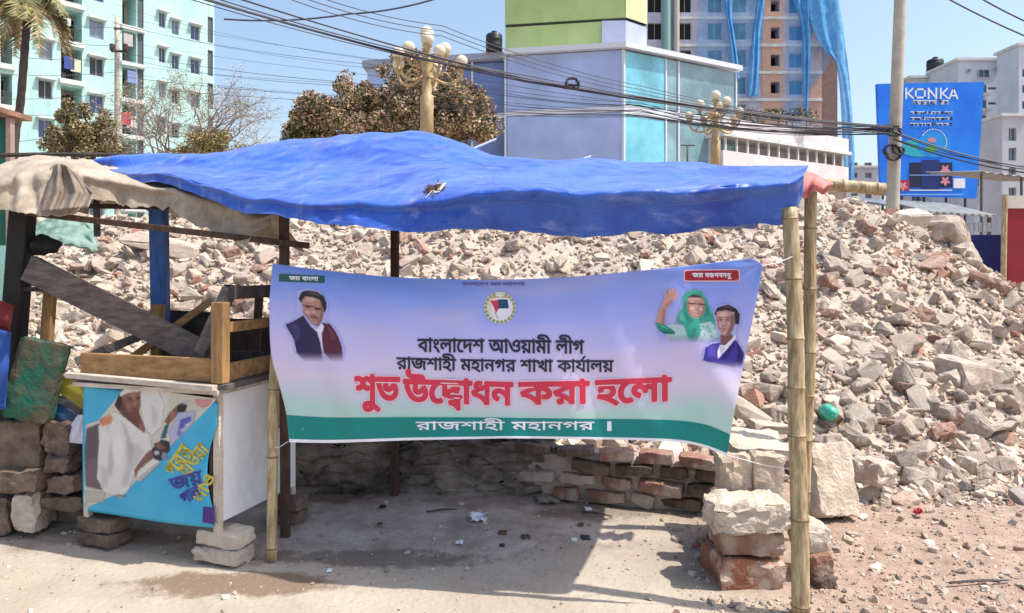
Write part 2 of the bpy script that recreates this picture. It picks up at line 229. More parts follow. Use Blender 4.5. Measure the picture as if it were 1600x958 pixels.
# ---------------------------------------------------------------- letter outlines (advance, contours) for the writing
GLYPHS={'ব':(596,'606,622 606,551 501,551 501,0 424,0 402,39 374,76 342,111 305,142 265,171 221,196 175,217 126,232 76,243 37,339 102,376 168,411 236,444 305,474 375,500 447,524 424,482 424,551 -10,551 -10,622|424,474 445,446 393,428 340,408 285,385 230,359 179,333 130,304 167,294 205,280 245,263 285,242 322,218 358,190 390,159 417,125 438,88 429,88 426,134 425,150 424,169 424,189'),'া':(266,'276,622 276,551 171,551 171,0 94,0 94,469 85,491 73,510 59,527 41,540 21,548 -2,551 -10,551 -10,622 5,622 21,620 38,615 55,607 71,594 85,579 97,559 95,582 94,613 94,688 148,688 170,622'),'ং':(438,'123,314 164,287 204,257 243,224 279,188 313,150 346,111 375,71 401,31 424,-8 359,-41 332,0 305,37 278,73 250,105 220,137 189,166 154,194 116,222 73,250|78,486 80,512 86,536 97,558 110,576 127,592 147,605 169,614 193,620 219,622 245,620 269,614 291,605 311,592 328,576 342,558 352,536 358,512 360,486 358,460 352,436 342,414 328,395 311,379 291,366 269,357 245,351 219,349 193,351 169,357 147,366 127,379 110,395 97,414 86,435 80,459|147,486 149,465 156,447 168,433 182,422 200,416 219,414 239,416 256,423 271,434 282,448 289,465 291,486 289,507 282,524 271,539 256,549 239,555 219,557 200,555 182,548 168,538 156,523 149,506'),'ল':(731,'741,622 741,551 636,551 636,0 559,0 559,335 565,309 550,329 535,346 519,360 502,371 484,377 465,379 455,378 445,377 435,374 425,369 416,362 409,353 403,341 399,326 398,307 399,288 400,271 335,266 331,292 323,315 313,336 300,353 285,368 269,379 251,387 233,392 213,394 196,393 181,389 167,384 155,376 146,366 138,356 132,343 129,330 128,316 131,291 141,268 158,248 180,230 208,215 241,201 214,127 183,138 154,152 128,168 104,187 84,208 68,232 56,259 48,288 46,320 48,349 56,374 68,398 84,418 104,434 127,448 152,458 179,464 208,466 242,464 272,457 299,447 324,431 347,410 369,384 354,383 363,403 376,420 393,434 412,443 432,449 452,451 475,449 496,445 514,437 532,426 551,413 571,397 562,382 560,424 559,438 559,452 559,467 559,551 -10,551 -10,622'),'দ':(603,'613,622 613,551 159,551 159,253 145,273 173,302 203,330 236,357 271,382 308,406 347,429 388,449 431,469 475,486 540,422 528,399 518,376 510,354 503,332 497,309 493,285 489,260 488,233 487,205 488,173 491,141 495,111 502,80 511,46 522,10 447,-7 436,31 427,69 419,107 413,144 410,183 409,222 410,249 412,274 415,299 420,322 425,344 432,364 439,381 446,397 453,410 465,405 427,389 390,370 354,349 318,326 283,301 248,273 213,243 177,210 141,175 82,215 82,551 -10,551 -10,622'),'ে':(346,'356,622 356,551 336,551 315,544 292,534 269,521 245,503 223,483 201,460 181,433 163,404 149,372 137,338 130,301 128,262 130,217 138,179 150,148 165,122 183,102 203,87 224,77 246,71 267,69 283,70 297,71 309,74 321,78 334,84 348,92 383,31 365,19 346,10 326,3 305,-1 285,-4 264,-5 224,-1 186,10 153,28 123,53 97,84 77,121 61,162 52,209 49,260 52,313 63,362 80,409 103,451 131,488 164,521 200,549 239,571 280,588 216,555 204,554 191,553 177,552 162,551 147,551 130,551 -10,551 -10,622'),'শ':(677,'687,622 687,551 582,551 582,0 505,0 505,512 510,532 508,543 507,555 506,567 505,579 505,593 505,607 505,688 558,688 582,622|361,629 386,627 410,622 433,614 454,603 474,589 492,572 508,553 522,532 534,509 530,404 508,448 484,486 457,516 428,538 397,552 363,556 339,554 318,546 300,535 287,518 279,497 276,471 280,446 290,424 309,406 335,391 369,382 413,377 406,300 365,305 328,314 298,327 272,344 251,364 235,388 224,414 217,443 215,474 217,507 224,536 236,562 251,582 270,600 291,613 313,622 337,627|77,629 105,627 131,621 157,612 180,598 201,580 218,558 231,531 239,498 242,461 240,434 233,408 222,383 206,360 186,340 161,323 130,310 95,303 54,300 48,377 80,379 106,384 128,392 145,401 159,413 169,426 176,440 180,454 181,468 178,493 169,515 155,533 135,546 108,553 76,556 64,556 52,555 41,553 28,551 14,549 -1,545 -9,620 7,623 22,625 36,627 49,628 63,629'),'আ':(1158,'898,622 898,551 798,551 798,0 721,0 700,38 676,72 649,104 620,132 589,157 557,180 582,246 608,230 634,210 661,186 686,161 707,135 724,109 723,137 722,164 721,194 721,551 -10,551 -10,622|376,91 331,95 288,105 246,123 206,149 167,185 130,232 94,289 61,359 29,442 102,466 126,401 152,344 178,296 205,255 234,223 266,198 300,181 338,170 378,167 412,169 442,175 467,185 487,198 503,213 515,232 523,253 528,276 530,300 527,336 516,368 499,394 476,414 450,426 420,430 400,428 383,424 370,416 361,404 355,390 353,372 355,353 357,345 359,338 361,331 285,316 281,330 277,342 275,355 273,366 271,377 271,388 273,411 280,432 292,450 307,465 324,478 345,488 367,494 389,499 413,500 451,497 485,488 515,474 542,454 564,430 582,401 595,369 603,333 606,294 603,259 595,225 581,194 561,165 536,140 505,119 468,103 425,94|344,465 339,486 329,504 315,522 296,536 272,548 243,556 267,601 312,589 346,574 374,557 394,539 408,519 418,495 423,468|1168,622 1168,551 1063,551 1063,0 986,0 986,479 974,502 961,521 948,535 932,544 916,549 897,551 887,551 887,622 897,622 915,620 933,615 950,607 965,594 978,579 990,559 988,582 987,593 986,604 986,613 986,688 1039,688 1062,622'),'ও':(738,'509,629 557,625 596,612 629,590 652,561 666,525 671,483 668,452 660,423 647,397 628,373 606,351 579,331 549,313 516,297 480,282 449,354 490,370 525,387 553,406 574,427 587,453 591,482 589,505 582,524 570,539 554,549 534,556 509,558 485,557 463,553 441,546 420,537 401,527 384,516 369,503 356,490 345,477 337,463 333,451 331,439 332,429 335,420 341,412 350,405 365,399 386,395 365,321 330,330 302,343 280,360 264,380 254,404 251,431 253,454 260,477 272,500 287,522 306,543 328,564 353,582 381,598 411,611 442,621 475,627|681,225 674,173 654,129 620,92 574,64 518,48 453,42 407,45 363,53 320,67 279,87 240,114 204,147 169,187 136,235 106,291 77,355 51,427 28,507 103,529 131,439 161,361 193,295 227,240 265,195 307,161 352,137 401,123 455,118 495,121 529,130 559,145 582,166 595,193 600,228 597,253 589,275 575,294 556,311 534,326 509,338 589,373 616,355 639,335 657,311 670,285 678,256'),'ম':(622,'632,622 632,551 527,551 527,0 450,0 450,135 468,82 445,116 421,149 398,180 373,208 348,232 323,253 295,269 267,278 236,281 213,279 192,273 174,262 159,247 151,228 148,205 151,184 159,166 172,150 191,135 214,122 243,111 218,34 184,48 155,63 131,80 110,99 94,118 82,140 73,162 68,184 66,208 69,238 76,265 90,288 107,308 127,324 150,337 174,346 198,351 223,353 261,351 297,343 329,331 358,315 384,295 409,272 431,246 452,219 471,189 454,186 453,201 452,217 451,233 450,248 450,264 450,281 450,551 -10,551 -10,622|299,323 299,311 297,299 221,322 218,358 211,389 201,415 187,437 168,454 144,469 115,480 80,488 38,494 51,566 97,553 128,549 156,543 183,534 206,522 227,507 246,490 262,470 275,447 286,421 293,391 298,359'),'ী':(266,'276,551 171,551 171,0 94,0 94,551 -10,551 -10,622 94,622 89,663 77,699 61,731 39,758 13,781 -16,801 -50,816 -86,828 -125,837 -166,843 -208,847 -252,848 -290,847 -323,845 -354,842 -380,837 -402,830 -419,823 -432,814 -439,804 -442,792 -439,781 -431,773 -418,768 -401,765 -384,764 -365,763 -269,763 -236,762 -208,759 -185,754 -166,747 -149,737 -135,725 -124,712 -115,697 -108,680 -104,661 -101,640 -100,615 -167,615 -168,630 -170,643 -173,655 -177,664 -182,672 -189,678 -196,683 -204,686 -214,689 -224,691 -238,692 -254,692 -353,692 -379,693 -403,694 -425,698 -445,702 -462,707 -476,713 -491,723 -503,734 -511,747 -517,761 -520,775 -521,789 -514,825 -492,856 -456,882 -405,901 -339,913 -258,917 -133,909 -29,885 55,846 116,789 156,714 174,622 276,622'),'গ':(656,'484,0 484,425 505,362 482,394 460,423 440,449 419,471 400,492 381,509 362,524 343,535 324,545 304,551 284,555 263,556 230,553 201,544 178,529 157,509 138,488 120,465 106,457 117,465 131,472 149,479 169,483 192,486 216,487 245,485 270,479 291,469 308,456 322,441 333,424 340,405 345,387 346,369 342,331 328,296 306,264 274,233 233,202 182,172 131,245 166,261 198,278 226,297 248,317 262,340 266,365 264,379 258,391 249,402 236,410 220,415 200,417 183,416 167,414 152,411 136,406 120,400 103,392 22,458 43,491 65,521 88,549 112,572 138,592 165,608 193,620 223,627 255,629 287,627 318,621 347,612 374,598 401,580 428,559 454,534 480,505 507,472 489,483 488,494 487,508 486,526 485,545 484,565 484,585 484,688 537,688 560,622 666,622 666,551 561,551 561,0'),'র':(596,'606,622 606,551 501,551 501,0 424,0 402,39 374,76 342,111 305,142 265,171 221,196 175,217 126,232 76,243 37,339 102,376 168,411 236,444 305,474 375,500 447,524 424,482 424,551 -10,551 -10,622|424,474 445,446 393,428 340,408 285,385 230,359 179,333 130,304 167,294 205,280 245,263 285,242 322,218 358,190 390,159 417,125 438,88 429,88 426,134 425,150 424,169 424,189|185,-6 169,-4 155,1 143,10 133,22 127,36 125,52 127,68 133,83 143,95 155,104 169,110 185,112 201,110 215,104 228,95 237,83 243,68 245,52 243,36 237,22 228,10 215,1 201,-4'),'জ':(917,'401,63 362,65 325,72 288,84 253,101 219,123 187,152 156,186 127,227 100,275 74,331 51,394 29,465 105,485 129,408 154,342 181,286 210,239 243,202 278,174 316,155 358,143 404,139 449,143 487,153 516,171 537,196 550,228 554,268 553,288 550,305 546,321 541,335 535,347 530,358 590,358 571,339 552,322 532,306 511,292 489,280 467,270 443,263 418,258 391,257 366,259 343,264 322,272 303,284 288,298 275,316 266,336 260,359 258,384 261,413 272,443 289,474 314,503 349,529 394,553 380,552 365,552 349,552 298,551 -10,551 -10,622 927,622 927,551 614,551 599,551 584,551 571,552 535,554 484,529 441,506 408,485 382,465 363,446 350,429 342,412 337,396 335,380 337,363 342,350 351,340 362,333 374,329 387,328 411,330 434,336 455,346 476,359 499,376 523,396 609,365 615,351 620,334 624,316 627,296 629,275 630,254 627,221 620,190 608,161 589,133 565,110 535,90 497,75 453,66|801,205 802,173 805,141 809,111 816,80 825,46 836,10 761,-7 750,31 741,69 733,107 727,144 724,183 723,222 724,256 727,288 733,317 739,344 747,367 755,388 707,391 664,397 626,408 592,422 562,439 536,461 513,485 493,513 475,543 551,559 563,540 576,523 592,508 609,494 631,482 655,472 683,465 715,460 751,459 778,460 806,462 845,392 831,362 819,333 811,304 805,274 802,241'),'হ':(530,'242,500 291,497 334,488 370,474 399,454 423,432 441,407 454,379 461,352 464,325 458,274 438,231 407,195 362,168 305,150 236,141 246,152 277,142 308,130 341,115 374,98 408,80 442,60 476,38 508,15 540,-10 494,-63 454,-34 416,-7 381,16 346,38 313,57 279,75 245,91 210,106 173,119 134,131 92,143 46,154 61,223 84,217 107,212 128,209 152,206 178,205 207,204 251,206 287,212 317,221 340,233 357,248 370,265 378,283 383,301 385,320 381,353 368,380 346,402 318,417 285,427 247,430 225,429 205,427 189,423 176,418 165,411 158,403 152,393 149,382 148,370 148,365 149,359 150,354 154,338 81,323 78,333 75,344 73,355 71,365 70,375 70,384 72,407 80,428 92,447 109,463 129,476 153,487 180,494 209,498|175,465 169,486 159,504 145,522 126,536 102,548 73,556 97,601 143,589 177,574 204,557 225,539 239,519 249,495 254,468|540,622 540,551 -10,551 -10,622'),'ন':(604,'614,622 614,551 509,551 509,0 432,0 432,243 448,187 425,217 401,244 376,270 350,293 323,313 296,329 269,341 242,349 216,351 193,349 172,342 154,332 139,316 131,297 128,274 130,255 137,238 149,223 166,209 187,196 214,184 176,113 138,132 106,154 81,181 61,210 50,242 46,277 49,308 56,335 70,359 87,378 107,395 130,407 154,416 179,421 204,423 238,421 269,415 299,405 327,392 354,375 380,356 404,334 428,310 451,284 437,280 435,295 434,310 433,326 432,341 432,356 432,371 432,551 -10,551 -10,622'),'খ':(696,'706,622 706,551 601,551 601,0 524,0 504,27 483,53 460,79 435,104 408,127 380,149 350,169 317,188 283,204 246,218 207,229 166,238 142,331 190,296 249,284 301,267 348,248 388,225 424,201 456,175 483,149 506,123 526,97 525,143 524,193 524,688 577,688 600,622|450,470 447,433 436,400 419,372 395,346 366,325 333,308 295,294 253,283 209,276 162,285 142,331 193,336 237,344 275,355 306,367 331,383 351,401 364,420 372,442 375,466 373,486 369,505 361,522 350,539 335,555 316,571 371,625 392,603 411,580 428,555 440,528 447,499|182,430 144,434 112,444 85,462 65,485 53,514 49,548 50,563 52,578 56,592 60,605 65,617 71,628 147,607 143,600 139,592 135,583 132,573 131,563 130,552 132,536 136,523 145,514 155,507 168,502 182,501 196,502 210,505 224,509 239,516 254,527 270,541 285,560 301,583 316,612 371,625 373,575 359,547 343,521 325,499 306,478 284,462 262,448 237,438 210,432'),'ক':(807,'817,622 817,551 492,551 492,489 492,473 492,0 415,0 393,39 366,76 334,111 298,144 258,173 216,199 170,219 124,234 76,243 37,339 102,375 166,408 231,439 297,467 366,493 437,517 415,475 415,551 -10,551 -10,622|415,467 436,438 402,428 366,415 331,401 295,385 259,369 225,353 191,336 160,320 130,304 168,294 206,280 246,262 284,240 320,215 355,187 385,156 409,124 428,90 420,88 417,134 416,150 415,169 415,189|761,288 760,266 755,246 748,226 737,207 723,191 705,177 683,166 656,160 625,158 614,158 604,158 595,159 585,160 575,161 566,163 572,235 587,234 606,233 634,235 655,241 669,252 677,265 681,280 683,296 677,330 660,360 632,387 592,409 541,426 479,438 482,513 532,505 578,492 622,475 661,452 695,426 723,397 744,363 757,327'),'য':(626,'636,622 636,551 531,551 531,0 454,0 425,36 394,69 361,99 325,125 286,149 243,170 196,188 143,202 84,212 48,303 69,317 91,330 113,343 136,356 159,368 183,380 206,392 229,403 252,414 225,433 196,450 165,466 130,480 91,492 48,502 79,570 81,551 -10,551 -10,622|454,551 135,551 114,560 142,552 170,541 199,528 226,513 252,497 278,481 300,464 320,448 336,432 341,376 317,365 291,353 266,341 240,328 214,316 190,303 166,290 145,278 125,265 113,280 168,270 218,257 264,240 305,220 343,197 378,172 410,144 441,115 470,83 457,79 455,125 454,141 454,156 454,171'),'উ':(712,'508,622 505,647 499,666 489,681 474,691 453,697 428,699 288,699 248,700 214,703 188,708 165,715 145,725 127,736 111,751 97,768 87,788 79,809 75,833 73,859 73,868 74,876 75,885 78,912 152,907 149,886 148,869 149,855 150,842 153,830 156,819 161,810 167,802 178,792 191,784 207,779 227,774 252,772 283,771 407,771 440,770 468,767 491,763 511,756 528,747 544,734 554,722 563,708 570,691 575,671 578,648 580,622|722,622 722,551 356,551 356,372 357,354 360,340 365,330 372,322 381,318 393,316 406,317 419,321 433,328 447,338 461,350 477,366 493,385 511,407 529,433 589,442 609,410 625,378 639,345 648,312 654,278 656,245 653,204 644,167 629,132 607,101 580,75 548,53 509,37 466,27 417,24 374,27 333,34 294,47 257,66 222,90 189,122 158,160 129,205 101,258 75,318 51,387 29,465 105,485 130,398 156,324 185,262 215,210 248,169 284,139 323,117 366,104 413,100 462,104 503,118 537,140 561,169 575,204 580,243 579,272 574,297 568,320 558,340 548,358 535,373 581,392 561,360 540,332 520,308 498,288 478,271 457,259 436,249 415,244 394,242 379,243 365,245 351,249 338,254 327,260 317,268 307,279 298,292 290,308 284,328 280,357 279,393 279,551 -10,551 -10,622'),'ধ':(596,'606,622 606,551 501,551 501,0 424,0 402,39 374,76 342,111 305,142 265,171 221,196 175,217 126,232 76,243 37,339 102,376 168,411 236,444 305,474 375,500 447,524 424,482 424,622|424,474 445,446 393,428 340,408 285,385 230,359 179,333 130,304 167,294 205,280 245,263 285,242 322,218 358,190 390,159 417,125 438,88 429,88 426,134 425,150 424,169 424,189|240,629 248,629 257,628 266,628 293,624 287,552 273,553 251,554 233,553 217,548 205,542 195,532 190,521 188,509 191,493 198,478 211,465 230,452 258,438 293,423 233,378 209,391 187,404 167,419 150,433 135,449 124,466 116,484 111,503 109,524 111,542 115,559 123,575 134,590 148,603 166,614 187,622 212,627'),'ভ':(721,'422,43 380,45 339,52 300,64 263,81 227,104 194,134 161,170 131,214 103,264 77,322 52,389 29,465 105,485 130,403 157,332 187,273 218,224 253,185 290,156 330,135 373,123 420,119 454,121 484,127 511,138 534,152 553,170 568,191 579,214 586,239 588,267 587,286 585,304 582,321 577,337 572,351 566,365 558,377 550,388 542,398 590,476 613,440 632,404 646,369 656,334 662,300 664,266 661,225 652,188 636,153 614,121 587,95 555,73 516,56 472,46|384,284 345,288 312,298 285,316 265,339 253,368 249,402 250,417 252,432 256,448 261,462 266,475 271,486 351,462 346,455 342,446 338,437 335,427 333,417 332,406 334,390 339,377 347,367 358,360 371,356 386,355 400,356 414,359 428,363 442,370 458,381 474,395 490,413 508,437 527,466 590,476 582,422 564,394 545,368 525,347 505,328 484,312 462,300 438,291 412,286|731,622 731,551 -10,551 -10,622'),'ু':(0,'-286,-266 -305,-265 -324,-261 -345,-255 -365,-245 -383,-233 -400,-218 -412,-199 -420,-177 -422,-151 -418,-119 -405,-92 -383,-70 -354,-53 -317,-42 -274,-39 -233,-41 -193,-49 -155,-62 -116,-78 -77,-99 -38,-124 3,-152 45,-183 89,-217 44,-271 1,-236 -40,-205 -78,-178 -114,-155 -149,-137 -182,-122 -215,-111 -247,-105 -279,-103 -301,-105 -319,-109 -333,-117 -343,-127 -349,-139 -351,-153 -349,-170 -342,-183 -332,-193 -318,-199 -303,-203 -286,-204 -263,-202 -243,-197 -227,-189 -213,-177 -201,-165 -192,-150 -185,-134 -180,-119 -176,-103 -174,-87 -172,-72 -172,-59 -172,8 -95,8 -95,-45 -96,-65 -98,-87 -102,-111 -107,-135 -116,-160 -128,-184 -143,-206 -162,-226 -185,-243 -213,-256 -247,-263'),'ঙ':(723,'419,9 376,11 335,19 296,31 259,48 224,71 191,101 159,137 130,181 102,233 76,293 52,362 29,440 105,461 124,394 144,335 165,282 186,237 209,199 234,167 259,140 287,119 317,104 348,93 382,87 418,85 468,89 510,101 545,121 571,147 587,179 592,217 591,236 588,255 584,275 576,296 564,320 548,347 594,333 570,304 546,279 523,259 501,243 479,230 459,221 439,214 420,210 402,209 387,210 372,212 359,215 346,220 334,226 324,233 313,244 304,257 296,272 289,292 285,319 284,352 284,443 287,482 295,517 308,547 326,572 347,592 371,609 398,620 426,627 456,629 491,626 521,617 548,602 568,580 580,553 584,519 582,494 574,471 562,452 547,435 528,422 506,412 482,404 457,400 431,398 386,401 344,410 304,424 266,443 231,466 199,493 169,521 142,551 118,582 179,623 201,596 223,570 247,546 272,523 299,503 328,487 360,474 394,467 432,464 457,466 476,471 491,481 501,492 507,505 509,520 507,532 503,543 495,552 484,558 470,562 455,563 435,561 418,556 402,547 389,534 377,519 369,502 362,482 358,461 357,438 357,337 358,321 361,308 366,297 374,289 385,284 399,282 414,283 429,286 444,292 458,299 474,310 490,323 507,338 526,358 546,380 616,383 630,358 643,331 653,303 661,274 665,245 667,215 664,178 655,143 639,111 617,82 590,57 556,37 516,21 471,12'),'ি':(266,'276,622 276,551 171,551 171,0 94,0 94,551 -10,551 -10,622 82,622 71,635 60,648 50,662 39,676 29,690 20,704 43,742 68,778 93,812 121,842 151,867 185,889 223,904 265,914 313,917 348,916 382,911 415,904 447,894 479,882 510,867 541,849 573,829 605,808 637,784 671,758 705,731 663,677 618,712 577,743 539,770 502,793 467,811 433,826 398,836 362,842 325,844 290,842 258,836 230,825 204,811 180,793 160,772 140,748 123,722 106,693 112,683 119,672 128,660 138,648 148,635 160,622'),'।':(379,'194,622 275,622 275,0 194,0'),'য়':(626,'636,622 636,551 531,551 531,0 454,0 425,36 394,69 361,99 325,125 286,149 243,170 196,188 143,202 84,212 48,303 69,317 91,330 113,343 136,356 159,368 183,380 206,392 229,403 252,414 225,433 196,450 165,466 130,480 91,492 48,502 79,570 81,551 -10,551 -10,622|454,551 135,551 114,560 142,552 170,541 199,528 226,513 252,497 278,481 300,464 320,448 336,432 341,376 317,365 291,353 266,341 240,328 214,316 190,303 166,290 145,278 125,265 113,280 168,270 218,257 264,240 305,220 343,197 378,172 410,144 441,115 470,83 457,79 455,125 454,141 454,156 454,171|180,-6 164,-4 150,1 138,10 128,22 122,36 120,52 122,68 128,83 138,95 150,104 164,110 180,112 196,110 210,104 223,95 232,83 238,68 240,52 238,36 232,22 223,10 210,1 196,-4')}
# ---------------------------------------------------------------- ground
def axis(dense0, dense1, step, far):
    a = list(np.arange(dense0, dense1+1e-6, step)); k = step; x = dense1
    while x < far: k *= 1.35; x += k; a.append(x)
    k = step; x = dense0
    while x > -far: k *= 1.35; x -= k; a.insert(0, x)
    return a
def gz(x, y):
    if not (-9 < x < 9 and 1 < y < 11): return 0
    z = .018*nz(x*1.3, y*1.3) + .010*nz(x*4, y*4, 3)
    r = min(max((x-1.1)*1.2, 0), 1)
    z += r*(.016*nz(x*7, y*7, 5)+.010*nz(x*17, y*17, 9))
    return z
def ground_mat():
    m = mat('dusty_ground', (.36, .30, .235), scale=1.6, col2=(.45, .39, .315), bump=.55, bscale=30)
    nt = m.node_tree; N = nt.nodes; L = nt.links; b = N['Principled BSDF']
    tc = N.new('ShaderNodeTexCoord')
    def nt_(scale, detail=5, rough=.6):
        n = N.new('ShaderNodeTexNoise'); n.inputs['Scale'].default_value = scale; n.inputs['Detail'].default_value = detail; n.inputs['Roughness'].default_value = rough
        L.new(tc.outputs['Object'], n.inputs['Vector']); return n
    def math_(op, a, bb, clamp=False):
        q = N.new('ShaderNodeMath'); q.operation = op; q.use_clamp = clamp
        for i, v in enumerate((a, bb)):
            if isinstance(v, (int, float)): q.inputs[i].default_value = v
            else: L.new(v, q.inputs[i])
        return q.outputs[0]
    def mix(f, a, c):
        q = N.new('ShaderNodeMix'); q.data_type = 'RGBA'; L.new(f, q.inputs[0]); L.new(a, q.inputs[6])
        if isinstance(c, tuple): q.inputs[7].default_value = (*c, 1)
        else: L.new(c, q.inputs[7])
        return q.outputs[2]
    sp = N.new('ShaderNodeSeparateXYZ'); L.new(tc.outputs['Object'], sp.inputs[0])
    X, Y = sp.outputs[0], sp.outputs[1]
    base = b.inputs['Base Color'].links[0].from_socket
    wob = math_('MULTIPLY', math_('SUBTRACT', nt_(1.7).outputs[0], .5), 1.6)
    # pinker, coarser soil to the right
    f = math_('MULTIPLY', math_('SUBTRACT', math_('ADD', X, wob), .75), 1.2, True)
    sr = N.new('ShaderNodeValToRGB'); sr.color_ramp.elements[0].position = .3; sr.color_ramp.elements[1].position = .7
    sr.color_ramp.elements[0].color = (.23, .155, .115, 1); sr.color_ramp.elements[1].color = (.42, .315, .25, 1)
    L.new(nt_(9, 8, .75).outputs[0], sr.inputs[0])
    base = mix(f, base, sr.outputs[0])
    # trodden greyer earth under the stall
    yy = math_('ADD', Y, math_('MULTIPLY', math_('SUBTRACT', nt_(2.3).outputs[0], .5), .8))
    f = math_('MULTIPLY', math_('MULTIPLY', math_('SUBTRACT', yy, 3.95), 5, True), math_('MULTIPLY', math_('SUBTRACT', .95, X), 2.5, True))
    tr = N.new('ShaderNodeValToRGB'); tr.color_ramp.elements[0].position = .36; tr.color_ramp.elements[1].position = .62
    tr.color_ramp.elements[0].color = (.25, .195, .155, 1); tr.color_ramp.elements[1].color = (.50, .43, .365, 1)
    L.new(nt_(2.6, 7, .7).outputs[0], tr.inputs[0])
    base = mix(math_('MULTIPLY', f, .85), base, tr.outputs[0])
    # wet stain by the bricks of the poster box
    c = G(350, 913)
    dx = math_('MULTIPLY', math_('SUBTRACT', X, c.x), 1.75); dy = math_('MULTIPLY', math_('SUBTRACT', Y, c.y), 5.6)
    d = math_('ADD', math_('MULTIPLY', dx, dx), math_('MULTIPLY', dy, dy))
    d = math_('ADD', d, math_('MULTIPLY', math_('SUBTRACT', nt_(4.5, 6, .7).outputs[0], .5), 2.6))
    f = math_('MULTIPLY', math_('SUBTRACT', .95, d), 2.2, True)
    base = mix(math_('MULTIPLY', f, .72), base, (.135, .075, .04))
    # darker damp earth along the front of the stall and in patches under it
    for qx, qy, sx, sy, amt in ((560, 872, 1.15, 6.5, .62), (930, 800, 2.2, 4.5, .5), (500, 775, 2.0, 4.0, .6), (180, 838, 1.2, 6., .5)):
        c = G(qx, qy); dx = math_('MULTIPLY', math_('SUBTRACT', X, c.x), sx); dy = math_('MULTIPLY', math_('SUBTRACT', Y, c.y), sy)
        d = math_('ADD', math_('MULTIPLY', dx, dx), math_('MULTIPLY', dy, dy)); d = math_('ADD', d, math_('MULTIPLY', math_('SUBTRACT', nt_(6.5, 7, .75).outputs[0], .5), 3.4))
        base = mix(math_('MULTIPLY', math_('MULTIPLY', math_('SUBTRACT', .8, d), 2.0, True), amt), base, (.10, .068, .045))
    # fine dark and pale specks
    s1 = N.new('ShaderNodeTexVoronoi'); s1.inputs['Scale'].default_value = 34; L.new(tc.outputs['Object'], s1.inputs['Vector'])
    f = math_('MULTIPLY', math_('LESS_THAN', s1.outputs['Distance'], .16), .30)
    base = mix(f, base, (.18, .13, .10))
    L.new(base, b.inputs['Base Color'])
    b.inputs['Roughness'].default_value = .95; b.inputs['Specular IOR Level'].default_value = .2
    return m
xs = axis(-5.2, 5.2, .055, 900); ys = axis(2.4, 7.0, .055, 1500)
mb = MB()
mb.v = [Vector((x, y, gz(x, y))) for y in ys for x in xs]
nx = len(xs)
mb.f = [[j*nx+i, j*nx+i+1, (j+1)*nx+i+1, (j+1)*nx+i] for j in range(len(ys)-1) for i in range(nx-1)]; mb.m = [0]*len(mb.f)
tag(mb.build('ground', ground_mat(), loc=(0, 0, 0), smooth=True), kind='structure')

# ---------------------------------------------------------------- the heap of rubble
RX = [-13, -9, -6.9, -3.5, 0, 3, 4.3, 5.2, 5.9, 6.5, 7.3, 8.2, 9.5, 11]
RH = [1.9, 2.05, 2.05, 2.28, 2.2, 2.36, 2.40, 2.2, 1.95, 1.5, 1.0, .45, .1, 0]
TX = [-13, -4, 1.0, 2.2, 3.2, 4.2, 5.2, 6.5, 8.5]
TY = [5.6, 5.6, 5.55, 5.35, 5.3, 5.9, 7.1, 8.0, 8.8]
def mound(x, y):
    H = float(np.interp(x, RX, RH)); y0 = float(np.interp(x, TX, TY))
    if y < y0: t = (y-y0)*.5
    elif y < 10: t = (y-y0)/(10-y0)
    elif y < 11.5: t = 1.0
    else: t = 1-(y-11.5)/4
    k = min(max(t*3, 0), 1)
    return H*t + k*(.22*nz(x*.7, y*.7, 1)+.11*nz(x*1.9, y*1.9, 4)+.06*nz(x*5, y*5, 2)+.03*nz(x*13, y*13, 6))
xs = np.arange(-13, 11.01, .09); ys = np.arange(4.9, 16.0, .09)
mb = MB()
mb.v = [Vector((x, y, max(mound(x, y), -.12))) for y in ys for x in xs]
nx = len(xs)
mb.f = [[j*nx+i, j*nx+i+1, (j+1)*nx+i+1, (j+1)*nx+i] for j in range(len(ys)-1) for i in range(nx-1)]; mb.m = [0]*len(mb.f)
M_soil = mat('rubble_dust', (.33, .265, .215), scale=5, col2=(.52, .44, .365), bump=1.0, bscale=22)
tag(mb.build('rubble_mound', M_soil, loc=(0, 0, 0)), kind='structure')

def hull(seed, dims=(1, .72, .5), pts=0):
    r = random.Random(seed); bm = bmesh.new()
    for sx in (-1, 1):
        for sy in (-1, 1):
            for sz in (-1, 1):
                if r.random() < .34:                      # a broken-off corner
                    for ax in range(3):
                        q = [sx*.5, sy*.5, sz*.5]; q[ax] *= r.uniform(-.1, .45)
                        bm.verts.new([q[i]*dims[i] for i in range(3)])
                else:
                    bm.verts.new([(s*.5+r.uniform(-.2, .2))*d for s, d in zip((sx, sy, sz), dims)])
    for i in range(r.randint(1, 4)):                      # a lumpy face or two
        ax = r.randrange(3); q = [r.uniform(-.35, .35) for _ in range(3)]; q[ax] = r.choice((-1, 1))*r.uniform(.5, .66); bm.verts.new([q[k]*dims[k] for k in range(3)])
    res = bmesh.ops.convex_hull(bm, input=bm.verts)
    bmesh.ops.delete(bm, geom=list({g for g in res['geom_interior']+res['geom_unused'] if isinstance(g, bmesh.types.BMVert)}), context='VERTS')
    bmesh.ops.dissolve_limit(bm, angle_limit=R(9), verts=bm.verts, edges=bm.edges)
    bm.verts.index_update()
    out = ([v.co.copy() for v in bm.verts], [[v.index for v in f.verts] for f in bm.faces]); bm.free()
    return out
rr = random.Random(11)
PROTO = [hull(100+i, (1, rr.uniform(.5, .9), rr.uniform(.25, .7))) for i in range(24)]
def rotm(r, tilt=.6):
    return (Matrix.Rotation(r.uniform(0, 6.3), 3, 'Z') @ Matrix.Rotation(r.gauss(0, tilt), 3, 'X') @ Matrix.Rotation(r.gauss(0, tilt), 3, 'Y'))
